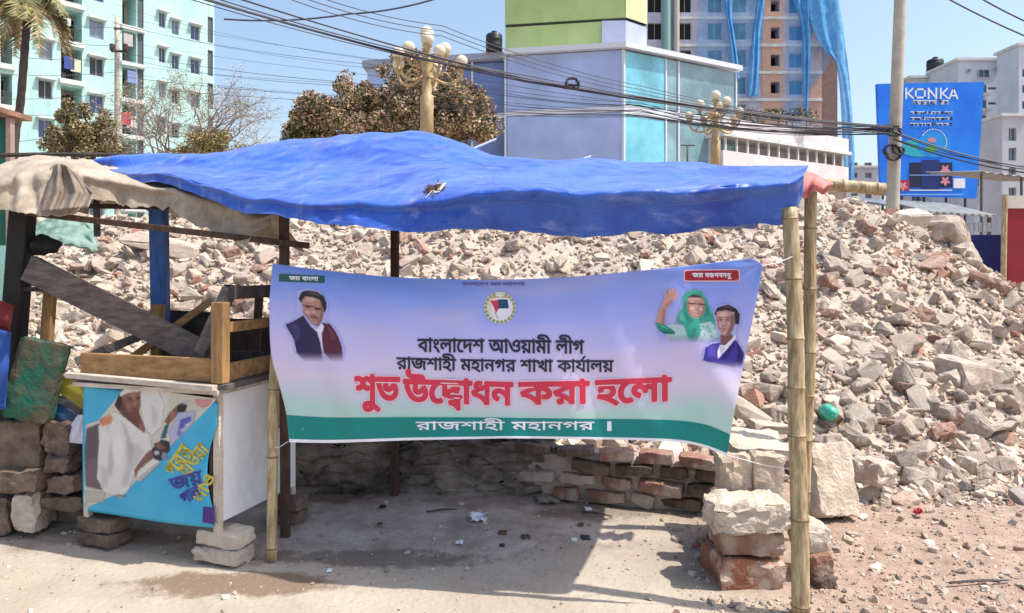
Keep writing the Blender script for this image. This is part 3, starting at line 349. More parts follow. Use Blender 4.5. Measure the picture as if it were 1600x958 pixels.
PALETTE = [(.55, .455, .37), (.49, .39, .31), (.63, .535, .44), (.41, .325, .26), (.45, .33, .26), (.32, .17, .12), (.27, .235, .21)]
PW = [24, 24, 14, 16, 12, 6, 5]
def stuff_mesh(name, items, m):
    """items: (location, size, rotation, proto index, colour) merged into one mesh with a colour per fragment"""
    vs, fs, cs = [], [], []
    for loc, s, ro, k, c in items:
        b = len(vs); pv, pf = PROTO[k]
        vs += [tuple(loc+ro @ (p*s)) for p in pv]
        fs += [[b+i for i in q] for q in pf]; cs += [c]*len(pf)
    me = bpy.data.meshes.new(name); me.from_pydata(vs, [], fs); me.materials.append(m)
    a = me.color_attributes.new('tint', 'FLOAT_COLOR', 'CORNER')
    buf = np.ones((len(me.loops), 4), np.float32)
    for p in me.polygons:
        buf[p.loop_start:p.loop_start+p.loop_total, :3] = cs[p.index]
    a.data.foreach_set('color', buf.ravel()); me.update()
    o = bpy.data.objects.new(name, me); COL.objects.link(o); o['kind'] = 'stuff'
    return o
M_frag = mat('rubble_fragments', (.5, .5, .5), var=.2, scale=10, bump=.6, bscale=50)
nt = M_frag.node_tree; b = nt.nodes['Principled BSDF']
va = nt.nodes.new('ShaderNodeVertexColor'); va.layer_name = 'tint'
mx = nt.nodes.new('ShaderNodeMix'); mx.data_type = 'RGBA'; mx.blend_type = 'MULTIPLY'; mx.inputs[0].default_value = 1
sc_ = nt.nodes.new('ShaderNodeVectorMath'); sc_.operation = 'SCALE'; sc_.inputs['Scale'].default_value = 2
src = b.inputs['Base Color'].links[0].from_socket
nt.links.new(src, sc_.inputs[0]); nt.links.new(sc_.outputs[0], mx.inputs[6]); nt.links.new(va.outputs[0], mx.inputs[7]); nt.links.new(mx.outputs[2], b.inputs['Base Color'])

def behind_stall(px, py):
    return (422 < px < 1180 and 405 < py < 760) or (150 < px < 1250 and 215 < py < 352) or (px < 130 and py < 330) or (100 < px < 420 and py > 520)
cand = []
r = random.Random(5)
while len(cand) < 34000:
    px = r.uniform(-140, 1740); Y = 5.0+6.6*r.random()**1.35
    x = (px-800)/F*Y; h = mound(x, Y)
    if h < -.01: continue
    u = r.random()
    s = min(.032*(u+1e-4)**-.43, .21)
    if x > 3.2: s *= 1.05
    cand.append((x, Y, h, s, px, HY-(h-1.6)/Y*F))
vis = [c for c in cand if not behind_stall(c[4], c[5]) and -40 < c[4] < 1640 and c[1] < 10.6]
vis.sort(key=lambda c: -c[3]/c[1])
big = set(vis[:255])
items = []
for c in cand:
    if c in big: continue
    items.append((Vector((c[0], c[1], c[2]+c[3]*r.uniform(-.25, .3))), c[3], rotm(r), r.randrange(24), (lambda k_: [v*k_ for v in r.choices(PALETTE, PW)[0]])(r.uniform(.72, 1.15))))
stuff_mesh('rubble_fragments', items, M_frag)
KINDS = [('grey', M_conc, 'grey broken concrete chunk'), ('pale', M_pale, 'pale plaster-crusted chunk'), ('brick', M_brick, 'dusty red brick chunk'), ('pink', M_pink, 'pinkish mortar-caked chunk')]
PM = {}
for k, (vs, fs) in enumerate(PROTO):
    for kn, km, _ in KINDS:
        me = bpy.data.meshes.new('rubble_chunk'); me.from_pydata([tuple(v) for v in vs], [], fs)
        bm = bmesh.new(); bm.from_mesh(me)                   # blunt, chipped edges and dented faces
        bmesh.ops.bevel(bm, geom=bm.edges[:], offset=.035, segments=1, affect='EDGES', clamp_overlap=True)
        bmesh.ops.triangulate(bm, faces=bm.faces); bmesh.ops.subdivide_edges(bm, edges=[e for e in bm.edges if e.calc_length() > .25], cuts=2)
        for v in bm.verts: v.co += Vector((nz(v.co.x*5, v.co.y*5, k), nz(v.co.y*5, v.co.z*5, k+9.), nz(v.co.z*5, v.co.x*5, k+5.)))*.07+Vector((nz(v.co.x*14, v.co.y*14, k), nz(v.co.y*14, v.co.z*14, k+3.), nz(v.co.z*14, v.co.x*14, k+7.)))*.03
        bm.to_mesh(me); bm.free(); me.materials.append(km); me.update(); PM[k, kn] = me
def place_words(px, py):
    if px < 130: return 'in the heap at the far left behind the black post'
    if px < 430: return 'in the heap behind the stacked furniture under the tan canvas'
    if px < 1180: return 'in the strip of heap showing between blue tarpaulin and banner'
    if py < 400: return 'near the crest of the heap right of the bamboo poles'
    if py < 530: return 'on the upper heap slope right of the bamboo poles'
    if py < 650: return 'on the lower heap slope right of the bamboo poles'
    return 'at the foot of the heap on the right'
def chunk(x, y, z, s, kind, k, ro, px, py, label=None, sc=(1, 1, 1), group='broken chunks on the rubble heap'):
    kn, km, words = next(q for q in KINDS if q[0] == kind)
    o = bpy.data.objects.new('rubble_chunk', PM[k, kn]); COL.objects.link(o)
    o.location = (x, y, z); o.rotation_euler = ro.to_euler(); o.scale = [s*q for q in sc]
    size = 'big' if s/y > .034 else ('fist-sized' if s/y < .019 else 'middling')
    tag(o, label or '%s %s %s' % (size, words, place_words(px, py)), 'rubble chunk', group)
    return o
for c in sorted(big):
    kn = r.choices(['grey', 'pale', 'brick', 'pink'], [34, 26, 10, 30])[0]
    chunk(c[0], c[1], c[2]+c[3]*r.uniform(.1, .3), c[3], kn, r.randrange(24), rotm(r), c[4], c[5])
# the ones that stand out, each where the photograph has it
def lump(px, py, wpx, kind, k, label, Y=None, sc=(1, 1, 1), ro=None):
    # walk the view ray down to the surface of the heap
    y = 4.6
    if Y is None:
        while y < 12 and P(px, py, y).z > max(mound(P(px, py, y).x, y), 0): y += .02
    else: y = Y
    p = P(px, py, y)
    return chunk(p.x, p.y, p.z, wpx*.82/F*y, kind, k, ro or rotm(r, .35), px, py, label, sc)
lump(1462, 362, 92, 'pink', 3, 'big pinkish block on the crest of the heap beside the blue hoarding panel', sc=(1, 1, 1.1))
lump(1508, 402, 62, 'pale', 5, 'pale yellowish block on the crest, just left of the blue hoarding panel', sc=(1, 1, 1.2))
lump(1418, 345, 60, 'pale', 9, 'pale chunk on the crest under the billboard')
lump(1440, 408, 96, 'brick', 7, 'long red-sided slab lying under the big crest block', sc=(1, .7, .5))
lump(1530, 440, 92, 'brick', 2, 'long brown slab sliding down the edge of the heap by the blue panel', sc=(1, .6, .5), ro=Matrix.Rotation(.45, 3, 'Y'))
lump(1505, 592, 130, 'pink', 4, 'largest boulder of broken masonry on the lower right slope of the heap', sc=(1, .9, .85))
lump(1430, 545, 62, 'brick', 12, 'dark reddish block in the middle of the right slope')
lump(1327, 512, 44, 'grey', 1, 'upright grey block just right of the second bamboo pole', sc=(1, 1, 1.5), ro=Matrix.Rotation(.2, 3, 'X'))
lump(1392, 503, 62, 'grey', 10, 'rounded grey lump in the middle of the right slope')
lump(1427, 618, 74, 'grey', 8, 'grey slab leaning on edge on the lower right slope', sc=(.55, .6, 2.0))
lump(1512, 728, 76, 'pale', 6, 'flat-topped pale block at the foot of the heap on the right', sc=(1, .8, .8))
lump(1555, 668, 84, 'pink', 11, 'tilted pinkish slab at the right foot of the heap', sc=(1, .8, .6))
lump(1413, 672, 68, 'pink', 14, 'squared pinkish chunk at the foot of the heap right of the green bottle')
lump(1172, 648, 78, 'pale', 13, 'pale pointed slab leaning behind the masonry blocks beside the banner', Y=5.1, sc=(1, .6, .8), ro=Matrix.Rotation(.55, 3, 'Y'))
lump(1205, 668, 70, 'pale', 0, 'pale flat slab lying behind the front bamboo pole', Y=4.9, sc=(1, .9, .5), ro=Matrix.Rotation(.1, 3, 'Y'))
lump(258, 383, 124, 'pink', 15, 'long broken slab behind the blue post, on the left crest of the heap', sc=(1, .6, .38), ro=Matrix.Rotation(.28, 3, 'Y'))

# gravel and crumbs on the ground
items = []
for i in range(7500):
    px = r.uniform(1080, 1700) if i < 4600 else r.uniform(-50, 1300); py = r.uniform(700, 1010) if i < 4600 else r.uniform(770, 1000)
    p = G(px, py)
    if p.x < .8 and py > 905 and r.random() < .6: continue
    if 1120 < px < 1240 and py < 930: continue
    s = min(.007*(r.random()+1e-3)**-.5, .055)*(1 if p.x > .9 else .55)
    items.append((Vector((p.x, p.y, gz(p.x, p.y)+s*.1)), s, rotm(r), r.randrange(24), (lambda k_: [v*k_ for v in r.choices(PALETTE, PW)[0]])(r.uniform(.6, 1.15))))
for i in range(1500):                                 # the spill where the heap meets the ground
    px = r.uniform(1250, 1640); py = r.uniform(690, 790); p = G(px, py)
    s = min(.02*(r.random()+1e-3)**-.5, .13)
    items.append((Vector((p.x, p.y, gz(p.x, p.y)+s*.12)), s, rotm(r), r.randrange(24), (lambda k_: [v*k_ for v in r.choices(PALETTE, PW)[0]])(r.uniform(.72, 1.15))))
stuff_mesh('gravel', items, M_frag)
# ---------------------------------------------------------------- the stall: bamboo, posts, tarpaulin
def bamboo(name, pts, r0, r1, label, seed=0, step=.27, group=None):
    """a pole with swollen joints along a slightly wavering line; the joints are a part"""
    rd = random.Random(seed); a, b = Vector(pts[0]), Vector(pts[-1]); L = (b-a).length
    if len(pts) == 2: pts = [a, b]
    def at(t):
        p = Vector(crom([tuple(q) for q in pts], t))
        return p+Vector((.006*nz(t*3, seed), .006*nz(t*3, seed+9), 0))
    ks = []; s = rd.uniform(.05, .15)
    while s < L-.03: ks.append(s/L); s += step*rd.uniform(.85, 1.2)
    ts = sorted(set([0, 1]+[q for k in ks for q in (k-.014/L, k-.005/L, k+.004/L, k+.012/L)]+list(np.linspace(0, 1, 24))))
    ts = [t for t in ts if 0 <= t <= 1]
    rad = []
    for t in ts:
        q = r0+(r1-r0)*t
        d = min([abs(t-k)*L for k in ks]+[9])
        rad.append(q*(1.10 if d < .007 else 1.0))
    root = thing(name, a, label, 'bamboo pole', group)
    mb = MB(); mb.tube([at(t) for t in ts], rad, 14); mb.build('pole', M_bamboo, root, smooth=True)
    mb = MB()
    for k in ks:
        q = r0+(r1-r0)*k; mb.tube([at(k-.0035/L), at(k+.0035/L)], q*1.115, 14)
    mb.build('joint_ring', M_bamboo_n, root, smooth=True)
    return root
bamboo('bamboo_pole', [G(1251, 962), P(1246, 700, 3.37), P(1243, 520, 3.40), P(1233, 325, 3.45)], .040, .035, 'thick bamboo pole standing nearest the camera at the front right corner of the stall', 1)
bamboo('bamboo_pole', [P(1255, 790, 4.25), P(1264, 560, 4.26), P(1267, 300, 4.28)], .036, .034, 'slimmer bamboo pole just behind the thick front right one, topped by red cloth', 2)
bamboo('bamboo_pole', [G(424, 880), P(427, 640, 3.98), P(434, 520, 3.99), P(440, 425, 4.02)], .028, .026, 'bamboo pole at the front left corner of the stall beside the white box', 3)
bamboo('bamboo_pole', [P(440, 668, 4.3), P(441, 540, 4.3), P(444, 430, 4.3)], .03, .028, 'short bamboo stub behind the left edge of the banner', 4)
bamboo('bamboo_beam', [P(1382, 296, 4.22), P(1250, 287, 4.26), P(1000, 287, 4.3), P(840, 290, 4.3)], .036, .03, 'bamboo roof beam sticking out to the right past the blue tarpaulin', 5)

M_tarp = mat('blue_tarpaulin', (.004, .045, .36), scale=3.2, rough=.38, bump=.0, col2=(.02, .11, .52), spec=.5)
nt = M_tarp.node_tree; b = nt.nodes['Principled BSDF']
b.inputs['Sheen Weight'].default_value = .55; b.inputs['Sheen Roughness'].default_value = .45; b.inputs['Sheen Tint'].default_value = (.72, .84, 1, 1)
tc = nt.nodes.new('ShaderNodeTexCoord'); n1 = nt.nodes.new('ShaderNodeTexNoise'); n1.noise_type = 'RIDGED_MULTIFRACTAL'; n1.inputs['Scale'].default_value = 2.6; n1.inputs['Detail'].default_value = 5
nt.links.new(tc.outputs['Object'], n1.inputs['Vector']); bp = nt.nodes.new('ShaderNodeBump'); bp.inputs['Strength'].default_value = .8; bp.inputs['Distance'].default_value = .08
n2 = nt.nodes.new('ShaderNodeTexNoise'); n2.noise_type = 'RIDGED_MULTIFRACTAL'; n2.inputs['Scale'].default_value = 8.5; n2.inputs['Detail'].default_value = 4
ad = nt.nodes.new('ShaderNodeMath'); ad.operation = 'MULTIPLY_ADD'; ad.inputs[1].default_value = .4
nt.links.new(tc.outputs['Object'], n2.inputs['Vector']); nt.links.new(n2.outputs[0], ad.inputs[0]); nt.links.new(n1.outputs[0], ad.inputs[2])
uvm = nt.nodes.new('ShaderNodeUVMap'); uvm.uv_map = 'UVMap'; bk_ = nt.nodes.new('ShaderNodeTexBrick'); bk_.offset = 0
bk_.inputs['Scale'].default_value = 1; bk_.inputs['Brick Width'].default_value = .085; bk_.inputs['Row Height'].default_value = .19; bk_.inputs['Mortar Size'].default_value = .004; bk_.inputs['Mortar Smooth'].default_value = 1
ad2 = nt.nodes.new('ShaderNodeMath'); ad2.operation = 'MULTIPLY_ADD'; ad2.inputs[1].default_value = .03
nt.links.new(uvm.outputs[0], bk_.inputs['Vector']); nt.links.new(bk_.outputs['Fac'], ad2.inputs[0]); nt.links.new(ad.outputs[0], ad2.inputs[2])
nt.links.new(ad2.outputs[0], bp.inputs['Height']); nt.links.new(bp.outputs[0], b.inputs['Normal'])
scuff(M_tarp, (.04, .14, .60), 2.4, .44, .62, .6, (1, 1, 1))
scuff(M_tarp, (.28, .36, .72), 7.0, .56, .70, .5, (.5, 1.6, 1.6))
scuff(M_tarp, (.004, .03, .30), 4.0, .56, .68, .8, (1.3, 1, 1))
# columns along the front edge: px | top py, Y | brow py, Y | hem py, Y
TS = [(146, 257, 4.95, 261, 4.85, 266, 4.84), (190, 247, 5.0, 268, 4.65, 283, 4.62), (240, 245, 5.1, 272, 4.5, 287, 4.46),
      (300, 245, 5.1, 283, 4.33, 302, 4.30), (370, 235, 5.1, 298, 4.15, 325, 4.10), (440, 225, 5.1, 310, 4.0, 342, 3.93),
      (520, 216, 5.05, 316, 3.86, 354, 3.78), (610, 209, 5.0, 314, 3.76, 359, 3.68), (680, 214, 5.0, 302, 3.68, 361, 3.66),
      (740, 234, 4.9, 294, 3.60, 361, 3.66), (800, 249, 4.8, 291, 3.54, 362, 3.64), (900, 254, 4.7, 297, 3.50, 366, 3.61),
      (1000, 259, 4.6, 296, 3.47, 366, 3.58), (1100, 264, 4.5, 294, 3.44, 357, 3.54), (1180, 267, 4.4, 290, 3.42, 351, 3.51),
      (1232, 266, 4.3, 283, 3.40, 345, 3.46), (1256, 265, 4.2, 272, 3.40, 300, 3.43)]
def tarp_fn(u, v):
    px, ty, tY, by, bY, hy, hY = crom(TS, u)
    top = P(px, ty, tY); brow = P(px, by, bY); hem = P(px, hy, hY)
    back = top+Vector((0, .85, -.30)); mid = (top*.5+brow*.5)+Vector((0, 0, -.02+.02*nz(u*9, 2)))
    fold = .5*nz(u*16, 7)+.5*nz(u*37, 3)
    p = Vector(crom([tuple(back), tuple(top), tuple(mid), tuple(brow), tuple(brow*.55+hem*.45+Vector((0, .02*fold, 0))), tuple(hem)], v))
    w = min(1, 6*u, 6*(1-u))
    p += Vector((0, .5, 1))*w*(.020*nz(p.x*3.2, p.y*3.2, p.z*4)-.030*abs(nz(p.x*2.3+p.y, p.y*2.3-p.x*.8, 3))-.016*abs(nz(p.x*6+p.y*4, p.y*6, 8))+.014)
    k = (.82 if v > .62 else 0)*w
    p.y += k*(.03*nz(p.x*6, 1.5, p.z*2)-.03*abs(nz(p.x*5+p.z*2, p.z*3, 6)))
    if v > .9: p.z += w*.012*nz(p.x*14, 4.4)
    return p
tarp = thing('tarpaulin', P(700, 300, 4.2), 'blue plastic tarpaulin stretched over the stall as a sagging roof', 'tarpaulin')
ts_ = sheet('sheet', tarp_fn, 260, 90, M_tarp, tarp, .002)
# the tear with its frayed rim
def on_tarp(u, v, lift=.008):
    p = tarp_fn(u, v); a = tarp_fn(u+.004, v)-p; b = tarp_fn(u, v+.01)-p; n = a.cross(b).normalized()
    if n.y > 0: n = -n
    return p+n*lift
M_tear = flat('torn_brown_cloth', (.06, .028, .02), .9)
M_fray = flat('frayed_white_thread', (.62, .55, .50), .9)
mb = MB(); rd = random.Random(3)
UC, VC = .503, .575
mb.poly([on_tarp(UC+.016*math.cos(a)*rd.uniform(.7, 1.2), VC+.026*math.sin(a)*rd.uniform(.6, 1.2)) for a in np.linspace(0, 6.28, 15)[:-1]], 0)
for k in range(14):
    a = rd.uniform(0, 6.28); u0, v0 = UC+.012*math.cos(a), VC+.024*math.sin(a)
    mb.tube([on_tarp(u0, v0, .012), on_tarp(u0+rd.uniform(-.004, .004), v0+rd.uniform(-.02, .03), .022), on_tarp(u0+rd.uniform(-.008, .008), v0+rd.uniform(-.03, .05), .012)], .0022, 5, rd.choice((0, 1, 1)))
mb.build('frayed_tear', [M_tear, M_fray], tarp)
# red cloth knotted over the right tip
M_red = mat('faded_red_cloth', (.50, .13, .12), scale=9, col2=(.62, .30, .27), bump=.4, bscale=18)
def red_fn(u, v):
    px = 1252+50*u; top = 265+14*u+9*u*u; bot = 306-8*u+ 5*math.sin(u*11)-12*max(0, u-.55)
    Y = 4.16-.10*math.sin(v*2.2)-.02*math.sin(u*13+v*3)
    return P(px, top+(bot-top)*v, Y)
tag(sheet('knotted_cloth', red_fn, 22, 16, M_red, thick=.006), 'faded red cloth knotted over the bamboo beam at the right tip of the tarpaulin', 'cloth')

# ---------------------------------------------------------------- timber posts
def post(name, a, b, w, d, m, label, cat='post', group=None):
    mb = MB(); mb.bar(a, b, w, d)
    o = mb.build(name, m, loc=a if Vector(a).z < Vector(b).z else b)
    md = o.modifiers.new('edges', 'BEVEL'); md.width = min(w, d)*.12; md.segments = 2
    return tag(o, label, cat, group)
post('wooden_post', G(617, 775), P(617, 300, 5.02), .055, .05, M_brownpost, 'dark brown back post of the stall holding up the peak of the blue tarpaulin')
post('wooden_post', G(446, 840), P(444, 318, 4.25), .05, .05, M_brownpost, 'dark brown post rising behind the top left corner of the banner')
M_blue = mat('blue_painted_wood', (.03, .10, .32), var=.35, scale=7, stretch=(4, 4, .8), rough=.6, bump=.15)
post('wooden_post', G(256, 790), P(248, 326, 4.75), .10, .08, M_blue, 'blue painted post standing behind the diagonal plank')
post('wooden_post', P(9, 700, 4.46), P(36, 330, 4.40), .115, .10, mat('black_painted_wood', (.012, .010, .010), var=.4, rough=.7), 'black leaning post under the tan canvas at the far left')
post('wooden_rail', P(40, 332, 4.34), P(482, 384, 4.18), .036, .04, M_brownpost, 'long thin brown rail running from the black post to the brown post', 'rail')
post('wooden_rail', P(140, 322, 4.6), P(262, 324, 4.6), .03, .04, M_dark, 'short dark rail under the drooping tan canvas', 'rail')
post('wooden_rail', P(150, 300, 4.62), P(152, 370, 4.62), .03, .03, M_greyw, 'short pale upright stick under the tan canvas', 'rail')
M_plank = mat('worn_brown_plank', (.085, .065, .055), scale=7, stretch=(1.2, 5, 5), col2=(.19, .155, .14), bump=.5)
post('wooden_plank', P(44, 418, 4.36), P(330, 560, 4.30), .155, .045, M_plank, 'wide dark grey plank slanting down from the black post', 'plank')
post('wooden_rail', P(30, 452, 4.4), P(76, 452, 4.4), .028, .03, M_dark, 'stubby dark crosspiece beside the black post', 'rail')
post('wooden_post', P(72, 545, 4.5), P(80, 440, 4.5), .062, .05, M_wood, 'short light brown leg of timber under the slanting plank')
# dark cloth bundled on the crosspiece
mb = MB()
mb.v, mb.f = [], []
def bundle(name, px, py, w, h, Y, m, label, cat, seed):
    bm = bmesh.new(); bmesh.ops.create_icosphere(bm, subdivisions=4, radius=1)
    c = P(px, py, Y); mb = MB()
    vs = []
    for v in bm.verts:
        k = 1+.35*noise.noise(v.co*1.6+Vector((seed, 0, 0)))+.12*noise.noise(v.co*5+Vector((seed, 3, 0)))
        vs.append(c+Vector((v.co.x*w/F*Y/2*k, v.co.y*.10*k, v.co.z*h/F*Y/2*k)))
    bm.verts.index_update(); mb.add(vs, [[v.index for v in f.verts] for f in bm.faces]); bm.free()
    return tag(mb.build(name, m, smooth=True), label, cat)
bundle('rag_bundle', 66, 384, 46, 30, 4.5, mat('dark_rag', (.02, .02, .022), var=.4, scale=9), 'dark rag bundle hooked on the black post', 'rag', 1)

# ---------------------------------------------------------------- tan canvas over the left of the stall
M_canvas = mat('tan_canvas', (.32, .255, .19), scale=4.5, col2=(.50, .42, .335), bump=.35, bscale=26, rough=.95)
scuff(M_canvas, (.20, .155, .12), 5, .48, .66, .7, (1, 1, 1))
scuff(M_canvas, (.16, .13, .11), 16, .56, .72, .6, (1, 1, .4))
CS = [(-60, 262, 4.9, 292, 4.35, 330, 4.25), (0, 253, 4.95, 280, 4.33, 328, 4.22), (45, 246, 5.0, 262, 4.36, 331, 4.20), (90, 243, 5.0, 258, 4.38, 332, 4.24),
      (125, 243, 5.05, 264, 4.4, 330, 4.26), (140, 243, 5.05, 268, 4.44, 312, 4.38), (170, 254, 5.05, 276, 4.46, 314, 4.42), (215, 262, 5.0, 284, 4.5, 321, 4.46), (265, 276, 4.95, 292, 4.46, 322, 4.44),
      (300, 288, 4.85, 302, 4.42, 345, 4.36), (345, 302, 4.7, 316, 4.36, 365, 4.28), (384, 300, 4.6, 326, 4.3, 378, 4.20), (400, 310, 4.5, 330, 4.28, 356, 4.22), (424, 318, 4.45, 332, 4.26, 345, 4.22)]
def canvas_fn(u, v):
    px, ty, tY, by, bY, hy, hY = crom(CS, u)
    top = P(px, ty+6, tY); brow = P(px, by, bY); hem = P(px, hy+2, hY)
    p = Vector(crom([tuple(top+Vector((0, .7, -.25))), tuple(top), tuple(brow), tuple((brow+hem)*.5), tuple(hem)], v))
    k = min(max((v-.25)*2, 0), 1)
    p.y += k*(.055*nz(p.x*5, p.z*1.2, 2)+.02*nz(p.x*15, p.z*3, 5))
    p.y -= k*.05*abs(nz(p.x*8+p.z*3, p.z*2.5, 3)); p.z += .02*nz(p.x*4, p.y*4, 8)-.03*abs(nz(p.x*5, p.y*5, 3))+(.025*nz(p.x*16, 2, 1)+.012*nz(p.x*45, 2, 1))*max(0, v-.8)*5
    return p
tag(sheet('canvas_awning', canvas_fn, 200, 60, M_canvas, thick=.003), 'tan canvas awning drooping in folds over the left end of the stall', 'awning')
def fold_fn(u, v):
    px0 = 80-16*v; px1 = 112+34*min(1, v*1.6)-22*max(0, v-.62); px = px0+(px1-px0)*u
    py = 261+70*v-8*math.sin(u*3.1)*(1-v)+6*u*(1-v)-7*u*v
    return P(px, py, 4.36-.19*v-.05+.028*math.sin(u*15+v*2)+.012*math.sin(u*31+v*5))
tag(sheet('canvas_flap', fold_fn, 40, 24, mat('shaded_flap_canvas', (.15, .115, .09), scale=6, col2=(.28, .225, .18), bump=.4, bscale=24, rough=.95), thick=.006), 'canvas flap folded over the tan awning, coloured grey brown for its shade', 'awning')  # the flap's shade is put into its darker canvas colour

# ---------------------------------------------------------------- white poster box on bricks, the table and boards on it
BO = G(342, 884); BO.z = .215                             # lower near corner
BD = Vector((-.955, .296, 0)).normalized(); BN = Vector((.296, .955, 0)).normalized()   # along the front to the left, along the side to the back
BW, BL, BH = .905, .70, .69
M_box = Matrix((BD, BN, (0, 0, 1))).transposed().to_4x4(); M_box.translation = BO
cab = thing('poster_box', BO, 'white box on bricks with a torn cyan poster across its front', 'cabinet')
mb = MB(); mb.M = M_box
mb.span(.012, BW, .66, BL, .02, BH); mb.span(BW-.02, BW, .02, .66, .02, BH); mb.span(.02, BW-.02, .03, .66, .02, .05)
mb.build('back_panel', M_white, cab)
mb = MB(); mb.M = M_box; mb.span(-.004, .012, .035, BL-.01, .01, BH-.005); mb.build('side_panel', M_white, cab)
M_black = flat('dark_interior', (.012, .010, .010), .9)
mb = MB(); mb.M = M_box; mb.span(.07, BW-.02, .045, .06, .05, BH-.01); mb.build('dark_interior_panel', M_dark, cab)  # dark sheet standing in for the unlit inside of the box
for q in ((.0, .035, 0, .035, -.06, BH), (BW-.03, BW, -.005, .03, -.05, BH), (0, .03, BL-.03, BL+.004, -.05, BH-.01)):
    mb = MB(); mb.M = M_box; mb.span(*q); mb.build('corner_post', M_pale, cab)
mb = MB(); mb.M = M_box; mb.span(.037, .06, .0, .02, .0, BH); mb.build('corner_strip', M_brownpost, cab)
mb = MB(); mb.M = M_box
mb.span(-.03, BW+.03, -.05, BL+.03, BH+.004, BH+.026); mb.build('top_board', mat('pale_worn_plywood', (.40, .33, .27), scale=6, col2=(.60, .53, .46), stretch=(1, 4, 4), bump=.2), cab)
# poster: everything on it is printed, laid out on the sheet
PO = BO-BN*.016
def pp(zx, zy, k=0):                                      # poster picture coordinates, k = print layer
    p = hit(110+zx*.26096, 580+zy*.26096, PO-BN*(.0006*k+(.0012 if k else 0)), BN)
    t = (p-BO).dot(BD); z = p.z-BO.z
    return p+BN*.004-BN*(.018*math.sin(t*5.5)*max(0, .35-z)*1.6)
M_cy = mat('poster_cyan', (.02, .33, .58), scale=4, col2=(.05, .42, .62), rough=.4, bump=.05)
PC = {k: flat('poster_'+k, c, .4) for k, c in dict(white=(.58, .55, .54), cream=(.52, .50, .42), shade=(.36, .35, .37), skin=(.20, .09, .075), dark=(.03, .03, .045), mauve=(.17, .11, .15), orange=(.48, .17, .07), indigo=(.04, .05, .30), lilac=(.30, .34, .60), yellow=(.58, .48, .06), pink=(.6, .25, .28), teal=(.02, .20, .28), purple=(.06, .02, .20)).items()}
poster = thing('poster', PO, 'cyan poster of a man in a white shirt and cap holding up a bottle', 'poster')
def psheet(u, v):
    top = 85+105*u; bot = 840+100*u; l = 75-12*v; rgt = 880-30*v-48*max(0, math.sin((v-.18)*4.6))*(1 if .18 < v < .85 else 0)
    return pp(l+(rgt-l)*u, top+(bot-top)*v)
sheet('sheet', psheet, 60, 40, M_cy, poster, .0015)
def printed(name, parent, polys, mats, fn, layer0=1):
    """flat printed shapes: (material index, layer, outline) on a surface given by fn(x, y, layer)"""
    mb = MB()
    for mi, k, pts in polys:
        # split into small triangles so that the print follows the sheet
        tri = tessellate_polygon([[Vector((x, y, 0)) for x, y in pts]])
        for t in tri:
            st = [[Vector((*pts[i], 0)) for i in t]]
            while st:
                a, b_, c = st.pop()
                e = [(b_-a).length, (c-b_).length, (a-c).length]; j = e.index(max(e))
                if e[j] > printed.maxe:
                    A, B, C = (a, b_, c) if j == 0 else ((b_, c, a) if j == 1 else (c, a, b_))
                    m_ = (A+B)*.5; st += [[A, m_, C], [m_, B, C]]
                else: mb.poly([fn(q.x, q.y, k) for q in (a, b_, c)], mi)
    return mb.build(name, mats, parent)
printed.maxe = 70
printed('white_panel', poster, [(0, 1, [(330, 92), (870, 165), (860, 185), (350, 700), (70, 830), (90, 320), (160, 300)]), (1, 2, [(420, 100), (600, 125), (560, 300), (480, 380), (430, 260)])], [PC['cream'], PC['white']], pp)
# printed photographs: a fine grid of ink, composed from soft-edged shapes
def ink_material():
    m = bpy.data.materials.new('printed_photograph'); m.use_nodes = True; nt = m.node_tree; b = nt.nodes['Principled BSDF']
    va = nt.nodes.new('ShaderNodeVertexColor'); va.layer_name = 'ink'
    nt.links.new(va.outputs['Color'], b.inputs['Base Color']); nt.links.new(va.outputs['Alpha'], b.inputs['Alpha'])
    b.inputs['Roughness'].default_value = .5; b.inputs['Specular IOR Level'].default_value = .3
    return m
M_ink = ink_material()
def poly_sd(X, Y, pts):
    """signed distance to a polygon, negative inside"""
    d = np.full(X.shape, 1e9); ins_ = np.zeros(X.shape, bool); n = len(pts)
    for i in range(n):
        (x1, y1), (x2, y2) = pts[i], pts[(i+1) % n]; ex, ey = x2-x1, y2-y1
        t = np.clip(((X-x1)*ex+(Y-y1)*ey)/(ex*ex+ey*ey+1e-9), 0, 1)
        d = np.minimum(d, (X-x1-t*ex)**2+(Y-y1-t*ey)**2)
        c = ((y1 > Y) != (y2 > Y)) & (X < (x2-x1)*(Y-y1)/(y2-y1+1e-12)+x1); ins_ ^= c
    return np.where(ins_, -1, 1)*np.sqrt(d)
